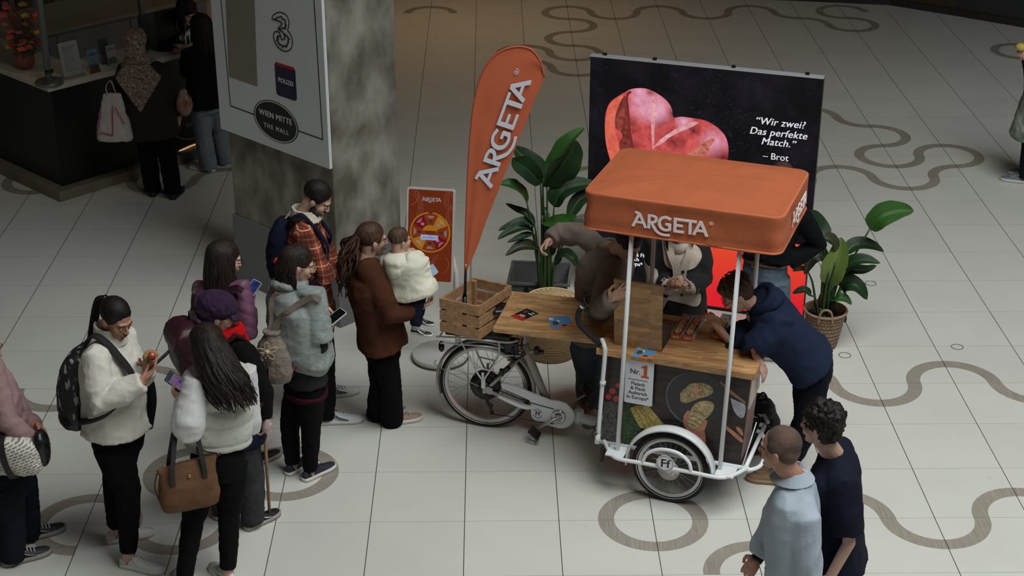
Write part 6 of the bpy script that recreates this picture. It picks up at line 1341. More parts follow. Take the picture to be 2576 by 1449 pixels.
q = MB(); c0 = SW.nk+Z3*.03; q.tube([c0+SW.bs*.088*math.cos(a)+SW.bf*(.092*math.sin(a)+.01)+Z3*.012*math.sin(2*a) for a in [2*math.pi*k/22 for k in range(22)]], .030, 10, closed=True); q = remesh(q,.008,2,wr_noise(.012,14)); q.build('shawl_collar', msh, SW.root)
q = MB(); rs = random.Random(9)
for k in range(16): p = SW.hp.lerp(SW.nk,.35)+SW.bs*(.20+.02*math.sin(k))-SW.bf*(.06-.008*k); q.tube([p, p-Z3*.08, p-Z3*(.12+.03*rs.random())], [.005,.004,.002], 5)
o = q.build('fringe', msh, SW.root)
SW.pants(mleg, r=(.095,.066,.050), hipw=.165, hipd=.13, end=.07); MB().tube([SW.hp-Z3*.06, SW.hp-Z3*.10], [.178,.170], 24, flat=.78, up=tuple(SW.bf)).build('maroon_hem', fab('maroon', rgb(62,24,32)), SW.root)
mnavy = mat('canvas_navy', rgb(34,38,50), .7); SW.shoes(mnavy, mwsole, mat('lace_navy', rgb(50,54,66), .7), L=.98)
SW.cap(HD, back=1.05, vol=1.02); SW.locks(HD, .22, 100, 262, 110, r=.008, back=.02, wave=.016, seed=5); SW.glasses(mat('frame_ivory', rgb(206,186,150), .3))
# ---------------------------------------------------------------- man in the plaid jacket
PM = Fig('man in a rust plaid jacket with a cream fleece collar reading his phone', 'person', .08, (797,500), -8, 34, byaw=0, H=1.83, sw=.185, hp=(795,805,0), feet={'R':((802,1066),(886,1060)),'L':((800,1004),(845,996))}, skin='light')
PM.arm('R', (822,702,-.20), (846,668,-.10), hdir=(868,654,-.08), pn=(-.2,.2,1), th=(0,1,.3), curl=.5, sh=(762,590,-.17)); PM.arm('L', (850,690,.2), (866,664,.06), hdir=(880,650,.0), pn=(-.3,-.3,1), th=(-.2,-1,.2), curl=.6)
PM.body(beard=mat('beard_dark', rgb(50,38,32), .9, bump=.6, bscale=120))
mpl_ = mat('plaid_rust', rgb(140,58,34), .9, bump=.3, bscale=70); N, L, b = nodes(mpl_); tc = N.new('ShaderNodeTexCoord'); sp = N.new('ShaderNodeSeparateXYZ'); L.new(tc.outputs['Object'], sp.inputs[0])
def bands(c, per, w, off=0): f = math_(N, L, 'FRACT', math_(N, L, 'ADD', math_(N, L, 'DIVIDE', c, per), off)); return math_(N, L, 'LESS_THAN', math_(N, L, 'ABSOLUTE', math_(N, L, 'SUBTRACT', f, .5)), w)
uu = math_(N, L, 'ADD', sp.outputs[0], math_(N, L, 'MULTIPLY', sp.outputs[1], .9)); cur = None
def lay(prev, fac, col, amt):
    m_ = N.new('ShaderNodeMix'); m_.data_type = 'RGBA'; L.new(math_(N, L, 'MULTIPLY', fac, amt), m_.inputs[0]); m_.inputs[7].default_value = col
    if prev is None: m_.inputs[6].default_value = rgb(150,62,36)
    else: L.new(prev, m_.inputs[6])
    return m_.outputs[2]
for c_ in (uu, sp.outputs[2]):
    cur = lay(cur, bands(c_, .12, .24), rgb(48,22,20), .62)
    cur = lay(cur, bands(c_, .12, .028, .5), rgb(206,176,150), .75); cur = lay(cur, bands(c_, .12, .018, .0), rgb(190,110,60), .6)
L.new(cur, b.inputs['Base Color'])
mflc = fab('fleece_cream', rgb(208,198,180), .9, 90, .1)
PM.top(mpl_, hem=-.03, bulk=1.12, sleeve=(.066,.060,.056,.044), name='plaid_jacket', collar=(mflc,.06,.090), disp=wr_noise(.014,7)); 
q = MB(); c0 = PM.nk+Z3*.01
Rr = []
for k in range(17):
    a = math.pi*(-.55)+2*math.pi*.80*k/16; r0, r1 = .082, .128; u_ = PM.bs*math.cos(a)+PM.bf*math.sin(a)
    Rr.append([c0+u_*r0+PM.bf*.012+Z3*.055, c0+u_*r1-Z3*.022, c0+u_*(r1+.006)-Z3*.034, c0+u_*r0-Z3*.0])
q.rings(Rr); q = remesh(q,.007,3,lambda c,n: nz(c,50)*.004); q.build('fleece_collar', mflc, PM.root)
PM.pants(mleg, r=(.092,.068,.060), hipw=.165, hipd=.125, end=.05); PM.shoes(mwshoe, mwsole, mlw, L=1.1, trim=mat('shoe_green', rgb(34,84,66), .5))
PM.cap(HB, back=.85, vol=.99, low=.02, top=1.08)
# ---------------------------------------------------------------- woman in brown holding the child
BW = Fig('woman in a brown jacket with a curly ponytail holding a toddler', 'person', -.02, (936,603), 24, 6, byaw=10, H=1.6, sw=.165, hp=(962,865,.02), feet={'R':((966,1070),(1057,1053)),'L':((930,1056),(972,1046))})
BW.arm('R', (985,792,-.22), (1052,772,-.16), hdir=(1078,765,-.10), pn=(0,.5,.8), th=(.2,.6,.6), curl=.5, sh=(925,668,-.15), show=True); BW.arm('L', (1010,735,.14), (1058,705,.08), hdir=(1078,688,.02), pn=(0,-1,.2), th=(0,0,1), curl=.7)
BW.kn['R'] = BW.P((985,975,-.05)); BW.kn['L'] = BW.P((955,970,.08)); BW.body()
mbrn = mat('jacket_brown', rgb(76,44,30), .9, bump=.3, bscale=30, var=.2, vscale=6, spec=.15)
BW.top(mbrn, hem=-.03, bulk=1.34, sleeve=(.060,.060,.056,.044), disp=wr_noise(.020,5), belly=.02); BW.pants(mleg, r=(.096,.070,.080), hipw=.165, hipd=.125, end=.02, flare=1.0); BW.shoes(mat('shoe_taupe', rgb(156,134,118), .7), mwsole, mat('lace_taupe', rgb(170,160,150), .7))
BW.cap(HR, back=.95, vol=1.0, low=.01); q = MB(); rs = random.Random(6)
for k in range(120):
    o_ = Vector((rs.uniform(-1,1),rs.uniform(-1,1),rs.uniform(-.5,.5)))*.062; b0_ = BW.h(-.10,rs.uniform(-.03,.03),.03+rs.uniform(-.04,.04)); P = [b0_]; l_ = .26+.14*rs.random(); ph = rs.uniform(0,6)
    for j in range(1,9): f = j/8; P.append(b0_-BW.bf*(.055+.02*f)*min(1,f*3)+o_*min(1,f*2.5)-Z3*(l_*f)+Vector((math.sin(f*14+ph),math.cos(f*14+ph),0))*.013*min(1,f*2))
    P = bez(P,2); q.tube(P, [.0075*(1-.6*(i/len(P))**2) for i in range(len(P))], 5)
q.build('curly_ponytail', HR, BW.hairo); q = MB(); q.tube([BW.h(-.090,0,.035),BW.h(-.112,0,.03)], .032, 10); q.build('hair_tie', mplb, BW.hairo)
# ---------------------------------------------------------------- toddler
CH = Fig('toddler in a cream fleece hoodie carried on the arm of the woman in brown', 'child', -.10, (1006,604,.0), 32, 5, byaw=62, H=.85, sw=.105, S=.74, skin='light', hp=(1034,722,-.02), base=Vector((.24,-.08,.9)), nk=(1010,648,.0))
CH.root.location = (CH.hp.x, CH.hp.y, CH.hp.z-.12)
CH.arm('R', (1058,672,-.06), (1046,645,.06), hdir=(1036,628,.10), pn=(-.5,.6,.2), th=(0,0,1), curl=.8, sh=(1036,655,-.06)); CH.arm('L', (980,690,.12), (1000,660,.2), curl=.6)
for k,(kn,an,toe) in {'R':((1050,762,-.10),(1046,816,-.12),(1080,842)),'L':((1056,765,.10),(1052,790,.12),(1075,795))}.items():
    CH.kn[k] = CH.P(kn); CH.an[k] = CH.P(an); CH.ft[k] = (CH.an[k]-Vector((.03,0,.06)), Vector((.9,-.35,0)))
CH.body(); mcrm = fab('fleece_ivory', rgb(228,225,208), .35, 240, .08, .95, detail=6)
CH.top(mcrm, hem=.06, bulk=1.38, sleeve=(.064,.064,.062,.052), name='fleece_hoodie', vox=.011, disp=lambda c,n: .014*(.3-np.abs(nz(c,9,1,(1,1,2))))+nz(c,50)*.0015)
q = MB(); q.ell(CH.nk-CH.bf*.055+Z3*.0, (.085,.10,.055), Matrix((CH.bf,CH.bs,Z3)).transposed()); q.ell(CH.nk-CH.bf*.085-Z3*.05, (.055,.075,.07), Matrix((CH.bf,CH.bs,Z3)).transposed()); q.tube([CH.nk+CH.bs*.075*math.cos(a)+CH.bf*.07*math.sin(a)+Z3*(.02-.01*math.sin(a)) for a in [2*math.pi*k/18 for k in range(18)]], .020, 8, closed=True)
q = remesh(q,.008,3,lambda c,n: .010*(.3-np.abs(nz(c,12)))); q.build('hood', mcrm, CH.root)
mnv = fab('navy_cotton', rgb(24,28,40)); CH.pants(mnv, r=(.085,.062,.052), hipw=.15, hipd=.14, end=.08, vox=.008); CH.shoes(mat('shoe_blackkid', rgb(30,30,34), .5), mwsole, mlw, L=.72, trim=mwsole, sock=fab('sock_grey', rgb(170,170,172)))
CH.cap(HM, back=.9, vol=.985, disp=.0015, low=.02)
# ---------------------------------------------------------------- person in the dusty pink hoodie at the left edge
PK = Fig('person in a dusty pink hoodie and jeans, furthest left', 'person', -1.50, (-40,868), -8, 18, byaw=-10, H=1.66, sw=.17, skin='tan', hp=(22,1185,0), feet={'R':((8,1424),(107,1394)),'L':((48,1365),(128,1340))})
PK.arm('R', (18,1060,-.22), (84,1112,-.16), hdir=(104,1140,-.14), pn=(.2,.6,-.6), th=(.6,.2,.6), curl=.9, sh=(-20,930,-.16)); PK.arm('L', (60,1060,.14), (88,1070,.0), hdir=(108,1084,-.03), pn=(0,-.8,-.4), th=(0,0,1), curl=.8)
PK.body(); mpk = fab('hoodie_pink', rgb(160,130,132), .3, 90, .1); PK.top(mpk, hem=-.09, bulk=1.22, belly=.05, bust=.035, name='hoodie', collar=(mpk,.05,.085), sleeve=(.062,.060,.054,.042))
PK.pants(mjd, r=(.11,.08,.078), hipw=.175, hipd=.15, end=.03); PK.shoes(mat('shoe_charcoal', rgb(44,48,54), .6), mgsole, mlw, L=1.05, trim=mgsole); PK.cap(HR); PK.locks(HR,.2,80,280,40,seed=2)
# ---------------------------------------------------------------- man in the grey overshirt leaning on the table
GM = Fig('man in a grey brown overshirt leaning over the oak table with one arm stretched out', 'person', .22, (1578,612,-.30), -35, 42, byaw=-62, H=1.78, sw=.185, hp=(1492,850,.08), nk=(1532,628,-.18), feet={'L':((1508,1032),(1490,1062)),'R':((1478,1000),(1462,1024))}, skin='light')
GM.arm('R', (1408,588,.05), (1386,604,.0), hdir=(1366,622,-.03), pn=(.3,-.6,-.6), th=(.5,.2,.5), curl=1.0, sh=(1466,592,-.05)); GM.arm('L', (1508,782,-.54), (1538,752,-.93), hdir=(1572,732,-.99), pn=(0,1,0), th=(0,.2,1), curl=.35, sh=(1540,668,-.28))
GM.body(); mov = fab('overshirt_grey', rgb(124,113,104), .25, 60, .12); GM.top(mov, hem=-.06, bulk=1.14, name='overshirt', sleeve=(.072,.072,.066,.052), disp=wr_noise(.020,5), collar=(mov,.05,.085))
GM.pants(fab('jeans_slate', rgb(84,92,102), .3, 90, .3), r=(.10,.075,.068), end=.04); GM.shoes(mat('shoe_tan', rgb(120,98,78), .6), mgsole, None); GM.cap(HD, back=.9, low=.01)
# ---------------------------------------------------------------- woman in the cow-pattern cardigan
CW = Fig('person in a black and cream cardigan holding a sandwich behind the counter', 'person', .42, (1712,560,-.04), -88, 34, byaw=-88, H=1.68, sw=.17, hp=(1712,830,.03), skin='light')
CW.arm('R', (1652,704,-.02), (1682,722,-.20), hdir=(1704,718,-.24), pn=(.5,.3,.8), th=(.2,0,1), curl=.9); CW.arm('L', (1768,704,-.02), (1732,726,-.20), hdir=(1708,720,-.24), pn=(-.5,.3,.8), th=(-.2,0,1), curl=.9)
CW.body(); mcow = mat('cardigan_blackwhite', rgb(22,21,22), .85, bump=.25, bscale=70); N, L, b = nodes(mcow); tc = N.new('ShaderNodeTexCoord'); no = N.new('ShaderNodeTexNoise'); no.inputs['Scale'].default_value = 4.2; no.inputs['Detail'].default_value = 0; L.new(tc.outputs['Object'], no.inputs['Vector'])
mx = N.new('ShaderNodeMix'); mx.data_type = 'RGBA'; L.new(math_(N,L,'GREATER_THAN',no.outputs[0],.56), mx.inputs[0]); mx.inputs[6].default_value = rgb(20,19,20); mx.inputs[7].default_value = rgb(196,182,168); L.new(mx.outputs[2], b.inputs['Base Color'])
CW.top(mcow, hem=-.02, bulk=1.16, name='cardigan', sleeve=(.066,.066,.060,.050), cuff=fab('cuff_cream', rgb(190,178,164)))
mwc = fab('placket_cream', rgb(192,180,166), .3, 70); q = MB(); f0 = CW.bf
for sg in (-1,1):
    ribbon(q, bez([CW.nk+CW.bs*sg*.085+f0*.075-Z3*.01, CW.nk+CW.bs*sg*.06+f0*.145-Z3*.10, CW.nk+CW.bs*sg*.025+f0*.160-Z3*.2, CW.nk+CW.bs*sg*.022+f0*.160-Z3*.36],5), .050, .012, CW.bs)
o = q.build('cream_placket', mwc, CW.topo)
for k in range(3): MB().ell(CW.nk+CW.bs*.022+f0*.170-Z3*(.21+.09*k), (.012,.007,.012)).build('button', mplb, CW.topo)
MB().lathe([(.05,0),(.075,.06),(.085,.12)], CW.nk-Z3*.14+f0*.055, 20).build('white_top', fab('tee_offwhite', rgb(206,198,188)), CW.root)
CW.pants(fab('apron_black', rgb(18,18,22)), r=(.11,.09,.08)); CW.shoes(mbsh, mgsole); CW.cap(HD); CW.locks(HD,.22,70,290,50,seed=7)
# ---------------------------------------------------------------- person in dark sweater and jeans
DS = Fig('person in a black sweater and jeans standing by the LED wall', 'person', .95, (1963,452,-.05), -135, 14, byaw=-125, H=1.70, sw=.185, hp=(1925,678,.02), nk=(1958,506,.0), skin='light', feet={'L':((1990,905),(1935,903)),'R':((1960,885),(1912,890))})
DS.arm('L', (2058,614,.0), (1985,660,-.10), hdir=(1962,664,-.10), pn=(0,1,0), th=(0,0,1), curl=.5); DS.arm('R', (1885,600,.08), (1905,640,.12), curl=.5)
DS.body(); mbk_ = fab('sweater_black', rgb(18,19,23), .2, 60, .2); DS.top(mbk_, hem=-.12, bulk=1.14, name='sweater', sleeve=(.068,.066,.062,.050), disp=wr_noise(.018,6))
DS.pants(mjb, r=(.115,.09,.085), hipw=.175, hipd=.135, end=.03, hipz=.06); DS.shoes(mbsh, mgsole)
q = MB(); q.tube([DS.hp+Z3*.085+DS.bs*.168*math.cos(a)+DS.bf*.128*math.sin(a) for a in [2*math.pi*k/30 for k in range(30)]], .018, 8, closed=True, flat=.45, up=(0,0,1)); bl = q.build('belt', mat('belt_brown', rgb(78,46,34), .5), DS.root)
q = MB(); bc = DS.hp+Z3*.085+DS.bf*.140+DS.bs*-.02; q.tube([bc+DS.bs*.024*x+Z3*.020*z for x,z in ((-1,-1),(1,-1),(1,1),(-1,1))], .003, 6, closed=True); q.build('buckle', mat('buckle', rgb(150,130,104), .3, metal=.8), bl); DS.cap(HR, fringe=True)
# ---------------------------------------------------------------- person in the navy hoodie leaning over the counter
NB = Fig('person with brown hair in a navy hoodie bending over the counter', 'person', -.72, (1855,738,-.02), 178, 38, byaw=176, H=1.72, sw=.175, hp=(2042,915,.06), nk=(1908,768,.0), feet={'L':((1985,1218),(1932,1212)),'R':((2000,1180),(1928,1188))}, skin='light')
NB.arm('L', (1893,872,-.16), (1907,905,-.20), hdir=(1930,948,-.22), pn=(-.8,.5,.0), th=(-.3,-.8,.2), curl=.35, sh=(1962,822,-.15)); NB.arm('R', (1838,862,.02), (1802,818,.04), hdir=(1776,785,.05), pn=(-.3,-.8,-.3), th=(-.3,.2,.9), curl=1.0, sh=(1925,812,.15))
NB.kn['L'] = NB.P((2030,1070,-.06)); NB.kn['R'] = NB.P((2030,1050,.12)); NB.body(); mnh = fab('hoodie_navy', rgb(32,42,64), .2, 70, .15)
NB.top(mnh, hem=-.03, bulk=1.36, name='navy_hoodie', sleeve=(.074,.072,.066,.052), sl_end=.12, disp=wr_noise(.014,5))
q = MB(); c0 = NB.nk+Vector((.05,-.005,.035)); q.ell(c0, (.12,.125,.065), Matrix.Rotation(-.5,3,'Y')); q.tube([NB.nk+Vector((-.01,0,.02))+Vector((.055*math.sin(a)+.03,.105*math.cos(a),.06*math.sin(a)+.03)) for a in [2*math.pi*k/20 for k in range(20)]], .034, 10, closed=True); q = remesh(q,.008,3,lambda c,n: .018*(.3-np.abs(nz(c,9)))); q.build('hood', mnh, NB.root)
NB.pants(fab('jeans_blackblue', rgb(20,24,34), .3, 90, .3), r=(.112,.085,.070), hipw=.17, hipd=.14, end=.05); NB.shoes(mat('shoe_suede', rgb(126,100,72), .7), mat('sole_tan', rgb(146,122,92), .6), None); NB.cap(HM, back=1.1, vol=1.05, low=-.01, fringe=True)
q = MB(); rs = random.Random(11)
for k in range(90):
    a = rs.uniform(0,6.28); p = rs.uniform(.15,1.25); P = [];
    for j in range(5): pp_ = p+.16*j; P.append(NB.h(-.02+.108*math.sin(pp_)*math.cos(a), .092*math.sin(pp_)*math.sin(a), .045+.100*math.cos(pp_)))
    if math.cos(a) > .55 and p > .9: continue
    q.tube(P, [.004,.008,.008,.006,.002], 5, flat=.5)
q.build('hair_strands', HM, NB.hairo); NB.glasses(mat('wire_black', rgb(30,30,32), .3))
# ---------------------------------------------------------------- man in the navy t-shirt and man in the pale blue shirt
NT = Fig('dark haired man in a navy t-shirt seen from behind at lower right', 'person', -2.85, (2066,1068), 142, 4, byaw=158, H=1.8, sw=.185, hp=(2108,1440,.03), skin='light', nk=(2094,1142,.03))
NT.arm('L', (2136,1365,-.20), (2088,1452,-.18), hdir=(2060,1500,-.18), pn=(0,1,0), th=(-1,0,0), curl=.6, sh=(2122,1218,-.15)); NT.arm('R', (2120,1360,.26), (2060,1440,.25), curl=.5)
NT.body(); mtn = fab('tshirt_navy', rgb(25,29,42), .15, 60, .12); NT.top(mtn, hem=-.05, bulk=1.18, name='tshirt', sleeve=(.074,.074,.070,.060), sl_end=-.18, disp=wr_noise(.012,6))
NT.pants(mleg, r=(.105,.08,.07)); NT.shoes(mbsh, mgsole); NT.cap(HB, back=1.15, vol=1.13, low=-.012, disp=.016, top=1.12)
q = MB(); rs = random.Random(12)
for k in range(0):
    a = rs.uniform(0,6.28); p = rs.uniform(.05,1.5)
    if math.cos(a) > .5 and p > 1.0: continue
    c0 = NT.h(-.02+.108*math.sin(p)*math.cos(a), .092*math.sin(p)*math.sin(a), .050+.102*math.cos(p)); u1 = Vector((rs.uniform(-1,1),rs.uniform(-1,1),rs.uniform(-1,1))).normalized(); n1 = (c0-NT.h(-.02,0,.04)).normalized(); u1 = (u1-n1*u1.dot(n1)).normalized(); v1 = n1.cross(u1)
    q.tube([c0+u1*.013*math.cos(t)+v1*.013*math.sin(t)+n1*.004*math.sin(t*2) for t in (0,.8,1.6,2.4,3.2)], [.004,.009,.011,.009,.004], 6, flat=.7)
SM = Fig('man with a shaved head in a pale blue shirt seen from behind at lower right', 'person', -3.08, (1962,1128), 148, 4, byaw=160, H=1.78, sw=.185, hp=(1985,1560,.0), skin='tan', nk=(1998,1200,.02))
SM.arm('L', (2030,1500,-.15), (1975,1570,-.1), curl=.5, sh=(2025,1305,-.13)); SM.arm('R', (1935,1360,.18), (1905,1405,.14), hdir=(1886,1432,.14), pn=(.5,.5,0), th=(-.5,0,.5), curl=.5, sh=(1960,1290,.16))
SM.body(); msb = fab('shirt_paleblue', rgb(166,178,190), .2, 120, .06, .75); SM.top(msb, hem=-.02, bulk=1.10, name='shirt', sleeve=(.074,.072,.066,.046), disp=wr_noise(.022,5,3,(1,1,.6)), sl_end=.85)
q = MB(); c0 = SM.nk+Z3*.0; Rr = []
for k in range(21):
    a = math.pi*(-.62)+math.pi*2*.87*k/20; u_ = SM.bs*math.cos(a)+SM.bf*math.sin(a); fr_ = .018*max(0,math.sin(a)); Rr.append([c0+u_*.070+SM.bf*.012+Z3*(.050-fr_), c0+u_*.076+SM.bf*.012+Z3*(.050-fr_), c0+u_*.112+SM.bf*.010-Z3*.002, c0+u_*.100+SM.bf*.010-Z3*.004, c0+u_*.068+SM.bf*.01-Z3*.0])
q.rings(Rr, smooth=False); q.build('shirt_collar', msb, SM.root)
for k in range(1,5): p = SM.nk.lerp(SM.hp,.20+.15*k)+SM.bf*(.126)+SM.bs*.012; MB().ell(p, .007).build('button', mplb, SM.topo)
SM.pants(mjd, r=(.105,.08,.07)); SM.shoes(mbsh, mgsole)
mstb = mat('stubble_hair', rgb(70,56,50), .8, bump=.5, bscale=300, var=.35, vscale=10, col2=rgb(104,80,68)); SM.cap(mstb, back=1.02, vol=.955, low=-.02, disp=.0006, top=.96)
# stubble beard and watch
wt = MB().tube([SM.wr['R']-(SM.wr['R']-SM.el['R']).normalized()*.012, SM.wr['R']+(SM.wr['R']-SM.el['R']).normalized()*.016], [.034,.033], 14).build('wristwatch', mplb, SM.root)
# ---------------------------------------------------------------- people at the information desk
HJ = Fig('woman in a patterned headscarf and long brown coat at the information desk', 'person', 4.38, (340,104), 92, 8, byaw=92, H=1.64, sw=.17, skin='tan', hp=(378,285,.0), feet={'L':((382,496),(396,470)),'R':((432,503),(450,484))}, nk=(350,152,.02))
HJ.arm('L', (298,228,-.02), (292,290,-.10), hdir=(290,310,-.1), pn=(1,0,0), th=(0,1,0), curl=1.2, sh=(310,178,0)); HJ.arm('R', (420,225,.0), (448,292,-.02), hdir=(452,312,0), pn=(-1,0,0), th=(0,1,0), curl=1.2, sh=(405,178,0))
HJ.body(); mct = fab('coat_darkbrown', rgb(48,44,38), .2, 60, .15); HJ.top(mct, hem=.22, bulk=1.22, name='coat', disp=wr_noise(.016,5,3,(1,1,.5)), prof=[(-.2,.215,.16,0),(0,.20,.145,0),(.3,.175,.125,.0),(.6,.172,.120,.01),(.8,.180,.112,0),(.92,.15,.09,-.01),(1.0,.075,.07,0)])
HJ.pants(mleg, r=(.10,.085,.080), end=.05); HJ.shoes(mbsh, mplb, None, trim=None)
msc = mat('scarf_pattern', rgb(120,100,88), .85); N, L, b = nodes(msc); tc = N.new('ShaderNodeTexCoord'); wv = N.new('ShaderNodeTexWave'); wv.inputs['Scale'].default_value = 10; wv.inputs['Distortion'].default_value = 22; wv.inputs['Detail'].default_value = 1.5; wv.inputs['Detail Scale'].default_value = 2.2; L.new(tc.outputs['Object'], wv.inputs['Vector'])
cr = N.new('ShaderNodeValToRGB'); cr.color_ramp.elements[0].color = rgb(92,76,68); cr.color_ramp.elements[1].color = rgb(170,150,136); cr.color_ramp.elements[0].position = .45; cr.color_ramp.elements[1].position = .85; L.new(wv.outputs[0], cr.inputs[0]); L.new(cr.outputs[0], b.inputs['Base Color'])
q = MB(); Rm = HJ.R; q.ell(HJ.h(-.015,0,.025), (.122,.106,.116), Rm, 20, 14); q.ell(HJ.h(-.03,0,-.06), (.098,.094,.11), Rm, 18, 12)
def brow_(p, w, d): return [p+HJ.bs*w*math.cos(a)+HJ.bf*d*math.sin(a) for a in [2*math.pi*k/22 for k in range(22)]]
q.rings([brow_(HJ.nk-Z3*.16,.235,.165), brow_(HJ.nk-Z3*.09,.225,.155), brow_(HJ.nk-Z3*.01,.150,.125), brow_(HJ.nk+Z3*.07,.095,.10)])
# triangle down the back
bk0 = -HJ.bf
for sgn in (1,):
    a_, b_, c_ = HJ.nk-Z3*.12+HJ.bs*.21+bk0*.15, HJ.nk-Z3*.12-HJ.bs*.21+bk0*.15, HJ.nk-Z3*.44+bk0*.20; a2, b2 = HJ.nk+HJ.bs*.10+bk0*.15, HJ.nk-HJ.bs*.10+bk0*.15
    P = [a_, a2, b2, b_, c_]; mid_ = sum(P,Vector())/5; V = P+[p-bk0*.05 for p in P]; q.add(V, [(4,3,2,1,0),(5,6,7,8,9)]+[(i,(i+1)%5,(i+1)%5+5,i+5) for i in range(5)])
q = remesh(q,.010,4,lambda c,n: .008*(.3-np.abs(nz(c,9)))); q.build('headscarf', msc, HJ.root)
JP = Fig('person in a black jacket and pale jeans at the desk beside the pillar', 'person', 5.02, (503,66), 132, 8, byaw=125, H=1.64, sw=.175, hp=(522,250,.0), feet={'L':((540,432),(496,426)),'R':((576,417),(556,406))}, nk=(510,112,.0))
JP.arm('L', (468,180,.0), (470,140,.25), curl=.5); JP.arm('R', (560,190,.1), (540,150,.3), curl=.5)
JP.body(); JP.top(fab('jacket_blueblack', rgb(17,19,25)), hem=.0, bulk=1.16, name='jacket'); JP.pants(fab('jeans_pale', rgb(128,140,150), .3, 90, .2), r=(.105,.085,.085), end=.03); JP.shoes(mwshoe, mwsole, mlw)
JP.cap(HB, vol=1.04); JP.locks(HB, .34, 60, 300, 60, seed=4, back=.05)
EM = Fig('employee with black hair, black suit and tie leaning over the information desk', 'person', 5.75, (470,30,-.18), -35, 30, byaw=-42, H=1.66, sw=.165, hp=Vector((-2.66,6.22,.88)), nk=(452,72,-.02), base=None)
EM.arm('R', (415,120,-.05), (440,128,-.3), curl=.4); EM.arm('L', (500,110,.0), (500,125,-.25), curl=.4)
EM.body(); msu = fab('suit_black', rgb(15,15,17)); EM.top(msu, hem=.05, bulk=1.02, name='suit'); EM.pants(msu); EM.shoes(mbsh, mplb); EM.cap(HB, vol=1.05); EM.locks(HB, .26, 66, 294, 50, seed=6)
q = MB()
for sg in (-1,1): q.prism([(0,0),(.05,.05),(.035,-.05)] if sg > 0 else [(0,0),(-.05,.05),(-.035,-.05)], .006, frame_m(EM.nk+EM.bf*.095-Z3*.03, EM.bs, Z3, EM.bf))
q.prism([(-.045,.02),(.045,.02),(0,-.20)], .004, frame_m(EM.nk+EM.bf*.105-Z3*.04, EM.bs, Z3+EM.bf*-.1)); q.build('shirt_collar', mat('collar_white', rgb(200,200,200), .7), EM.root)
MB().prism([(-.012,0),(.012,0),(.024,-.16),(0,-.19),(-.024,-.16)], .006, frame_m(EM.nk+EM.bf*.113-Z3*.05, EM.bs, Z3)).build('tie', mplb, EM.root)
# ---------------------------------------------------------------- person at the right edge
RE = Fig('person in a grey green patterned tunic with a dark top at the right edge', 'person', 4.60, (2606,80), 172, 10, byaw=178, H=1.68, sw=.17, hp=(2612,262,.0), feet={'L':((2592,462),(2545,456)),'R':((2610,440),(2572,438))}, skin='light')
RE.arm('L', (2605,205,-.12), (2582,150,-.14), hdir=(2566,128,-.14), pn=(0,.6,.4), th=(0,0,1), curl=.8); RE.arm('R', (2600,200,.12), (2580,150,.1), curl=.8)
RE.body(); RE.top(fab('top_dark', rgb(28,28,32)), hem=-.03, bulk=1.1, name='dark_top'); mgt = mat('tunic_print', rgb(150,158,146), .85, bump=.2, bscale=60, var=.5, vscale=7, col2=rgb(84,98,84)); q = MB()
def rrow(p, w, d, o): return [p+RE.bs*w*math.cos(a)+RE.bf*(d*math.sin(a)+o) for a in [2*math.pi*k/22 for k in range(22)]]
q.rings([rrow(RE.hp-Z3*.32,.25,.23,.0), rrow(RE.hp-Z3*.15,.225,.20,.0), rrow(RE.hp+Z3*.05,.19,.155,0), rrow(RE.hp+Z3*.14,.17,.13,0)]); q = remesh(q,.011,3,wr_noise(.02,6)); q.build('tunic', mgt, RE.root)
RE.pants(mjd, r=(.10,.07,.06)); RE.shoes(mat('shoe_bluegrey', rgb(110,118,128), .6), mwsole, mlw, L=1.0); RE.cap(HR); RE.locks(HR,.2,80,280,30,seed=3)
q = MB(); p = J(2568,118,4.46); q.ell(p,(.05,.05,.035)); q = remesh(q,.008,2,wr_noise(.01,20)); tag(q.build('bread_roll', mat('roll_yellow', rgb(206,176,90), .7), loc=p), 'small yellow snack held by the person at the right edge', 'snack')
from mathutils.bvhtree import BVHTree
def surf(o, px, py, off=.01):
    inv = wm(o).inverted(); m = o.data; t = BVHTree.FromPolygons([v.co for v in m.vertices], [tuple(p.vertices) for p in m.polygons])
    d = ray(px, py).normalized(); R_ = inv.to_3x3(); h = t.ray_cast(inv @ CAM, (R_ @ d).normalized())
    return (wm(o) @ h[0])-d*off if h[0] is not None else None
# ================================================================ bags, phones and other carried things
def pack_shape(c, s_, b_, h, w, d, up=None, e=.7):
    """rounded soft pack: s_ side vector, b_ outward (away from the back)"""
    up = up or Z3; q = MB(); R = []
    for z, fw, fd, o in ((-.5,.62,.55,0),(-.46,.88,.85,.0),(-.25,1,1,.01),(0,1,1,.015),(.25,.95,.88,.005),(.42,.78,.66,-.01),(.5,.45,.35,-.02)):
        row = []
        for k in range(24):
            a = 2*math.pi*k/24; ca_, sa = math.cos(a), math.sin(a)
            row.append(c+up*z*h+s_*w/2*fw*math.copysign(abs(ca_)**e,ca_)+b_*(d/2*fd*math.copysign(abs(sa)**e,sa)+o))
        R.append(row)
    return q.rings(R)
def shoulder_strap(q, F, k, top, bot, w=.055, out=.02, bd=.15, wd=.0):
    sg = 1 if k == 'L' else -1; S = F.S; sh = F.nk.lerp(F.sh[k], .62)
    P = [top, sh-F.bf*.07+Z3*.035+Z3*out, sh+Z3*(.055+out), sh+F.bf*(bd*.62)-Z3*.02+Z3*out*.5, sh+F.bf*(bd+out)-Z3*.16+F.bs*sg*.02, sh+F.bf*(bd*.7)-Z3*.30+F.bs*sg*(.10+wd), sh-F.bf*.04-Z3*.38+F.bs*sg*(.12+wd), bot]
    P = bez(P,6); ribbon(q, P, w, .010, F.bs); return P
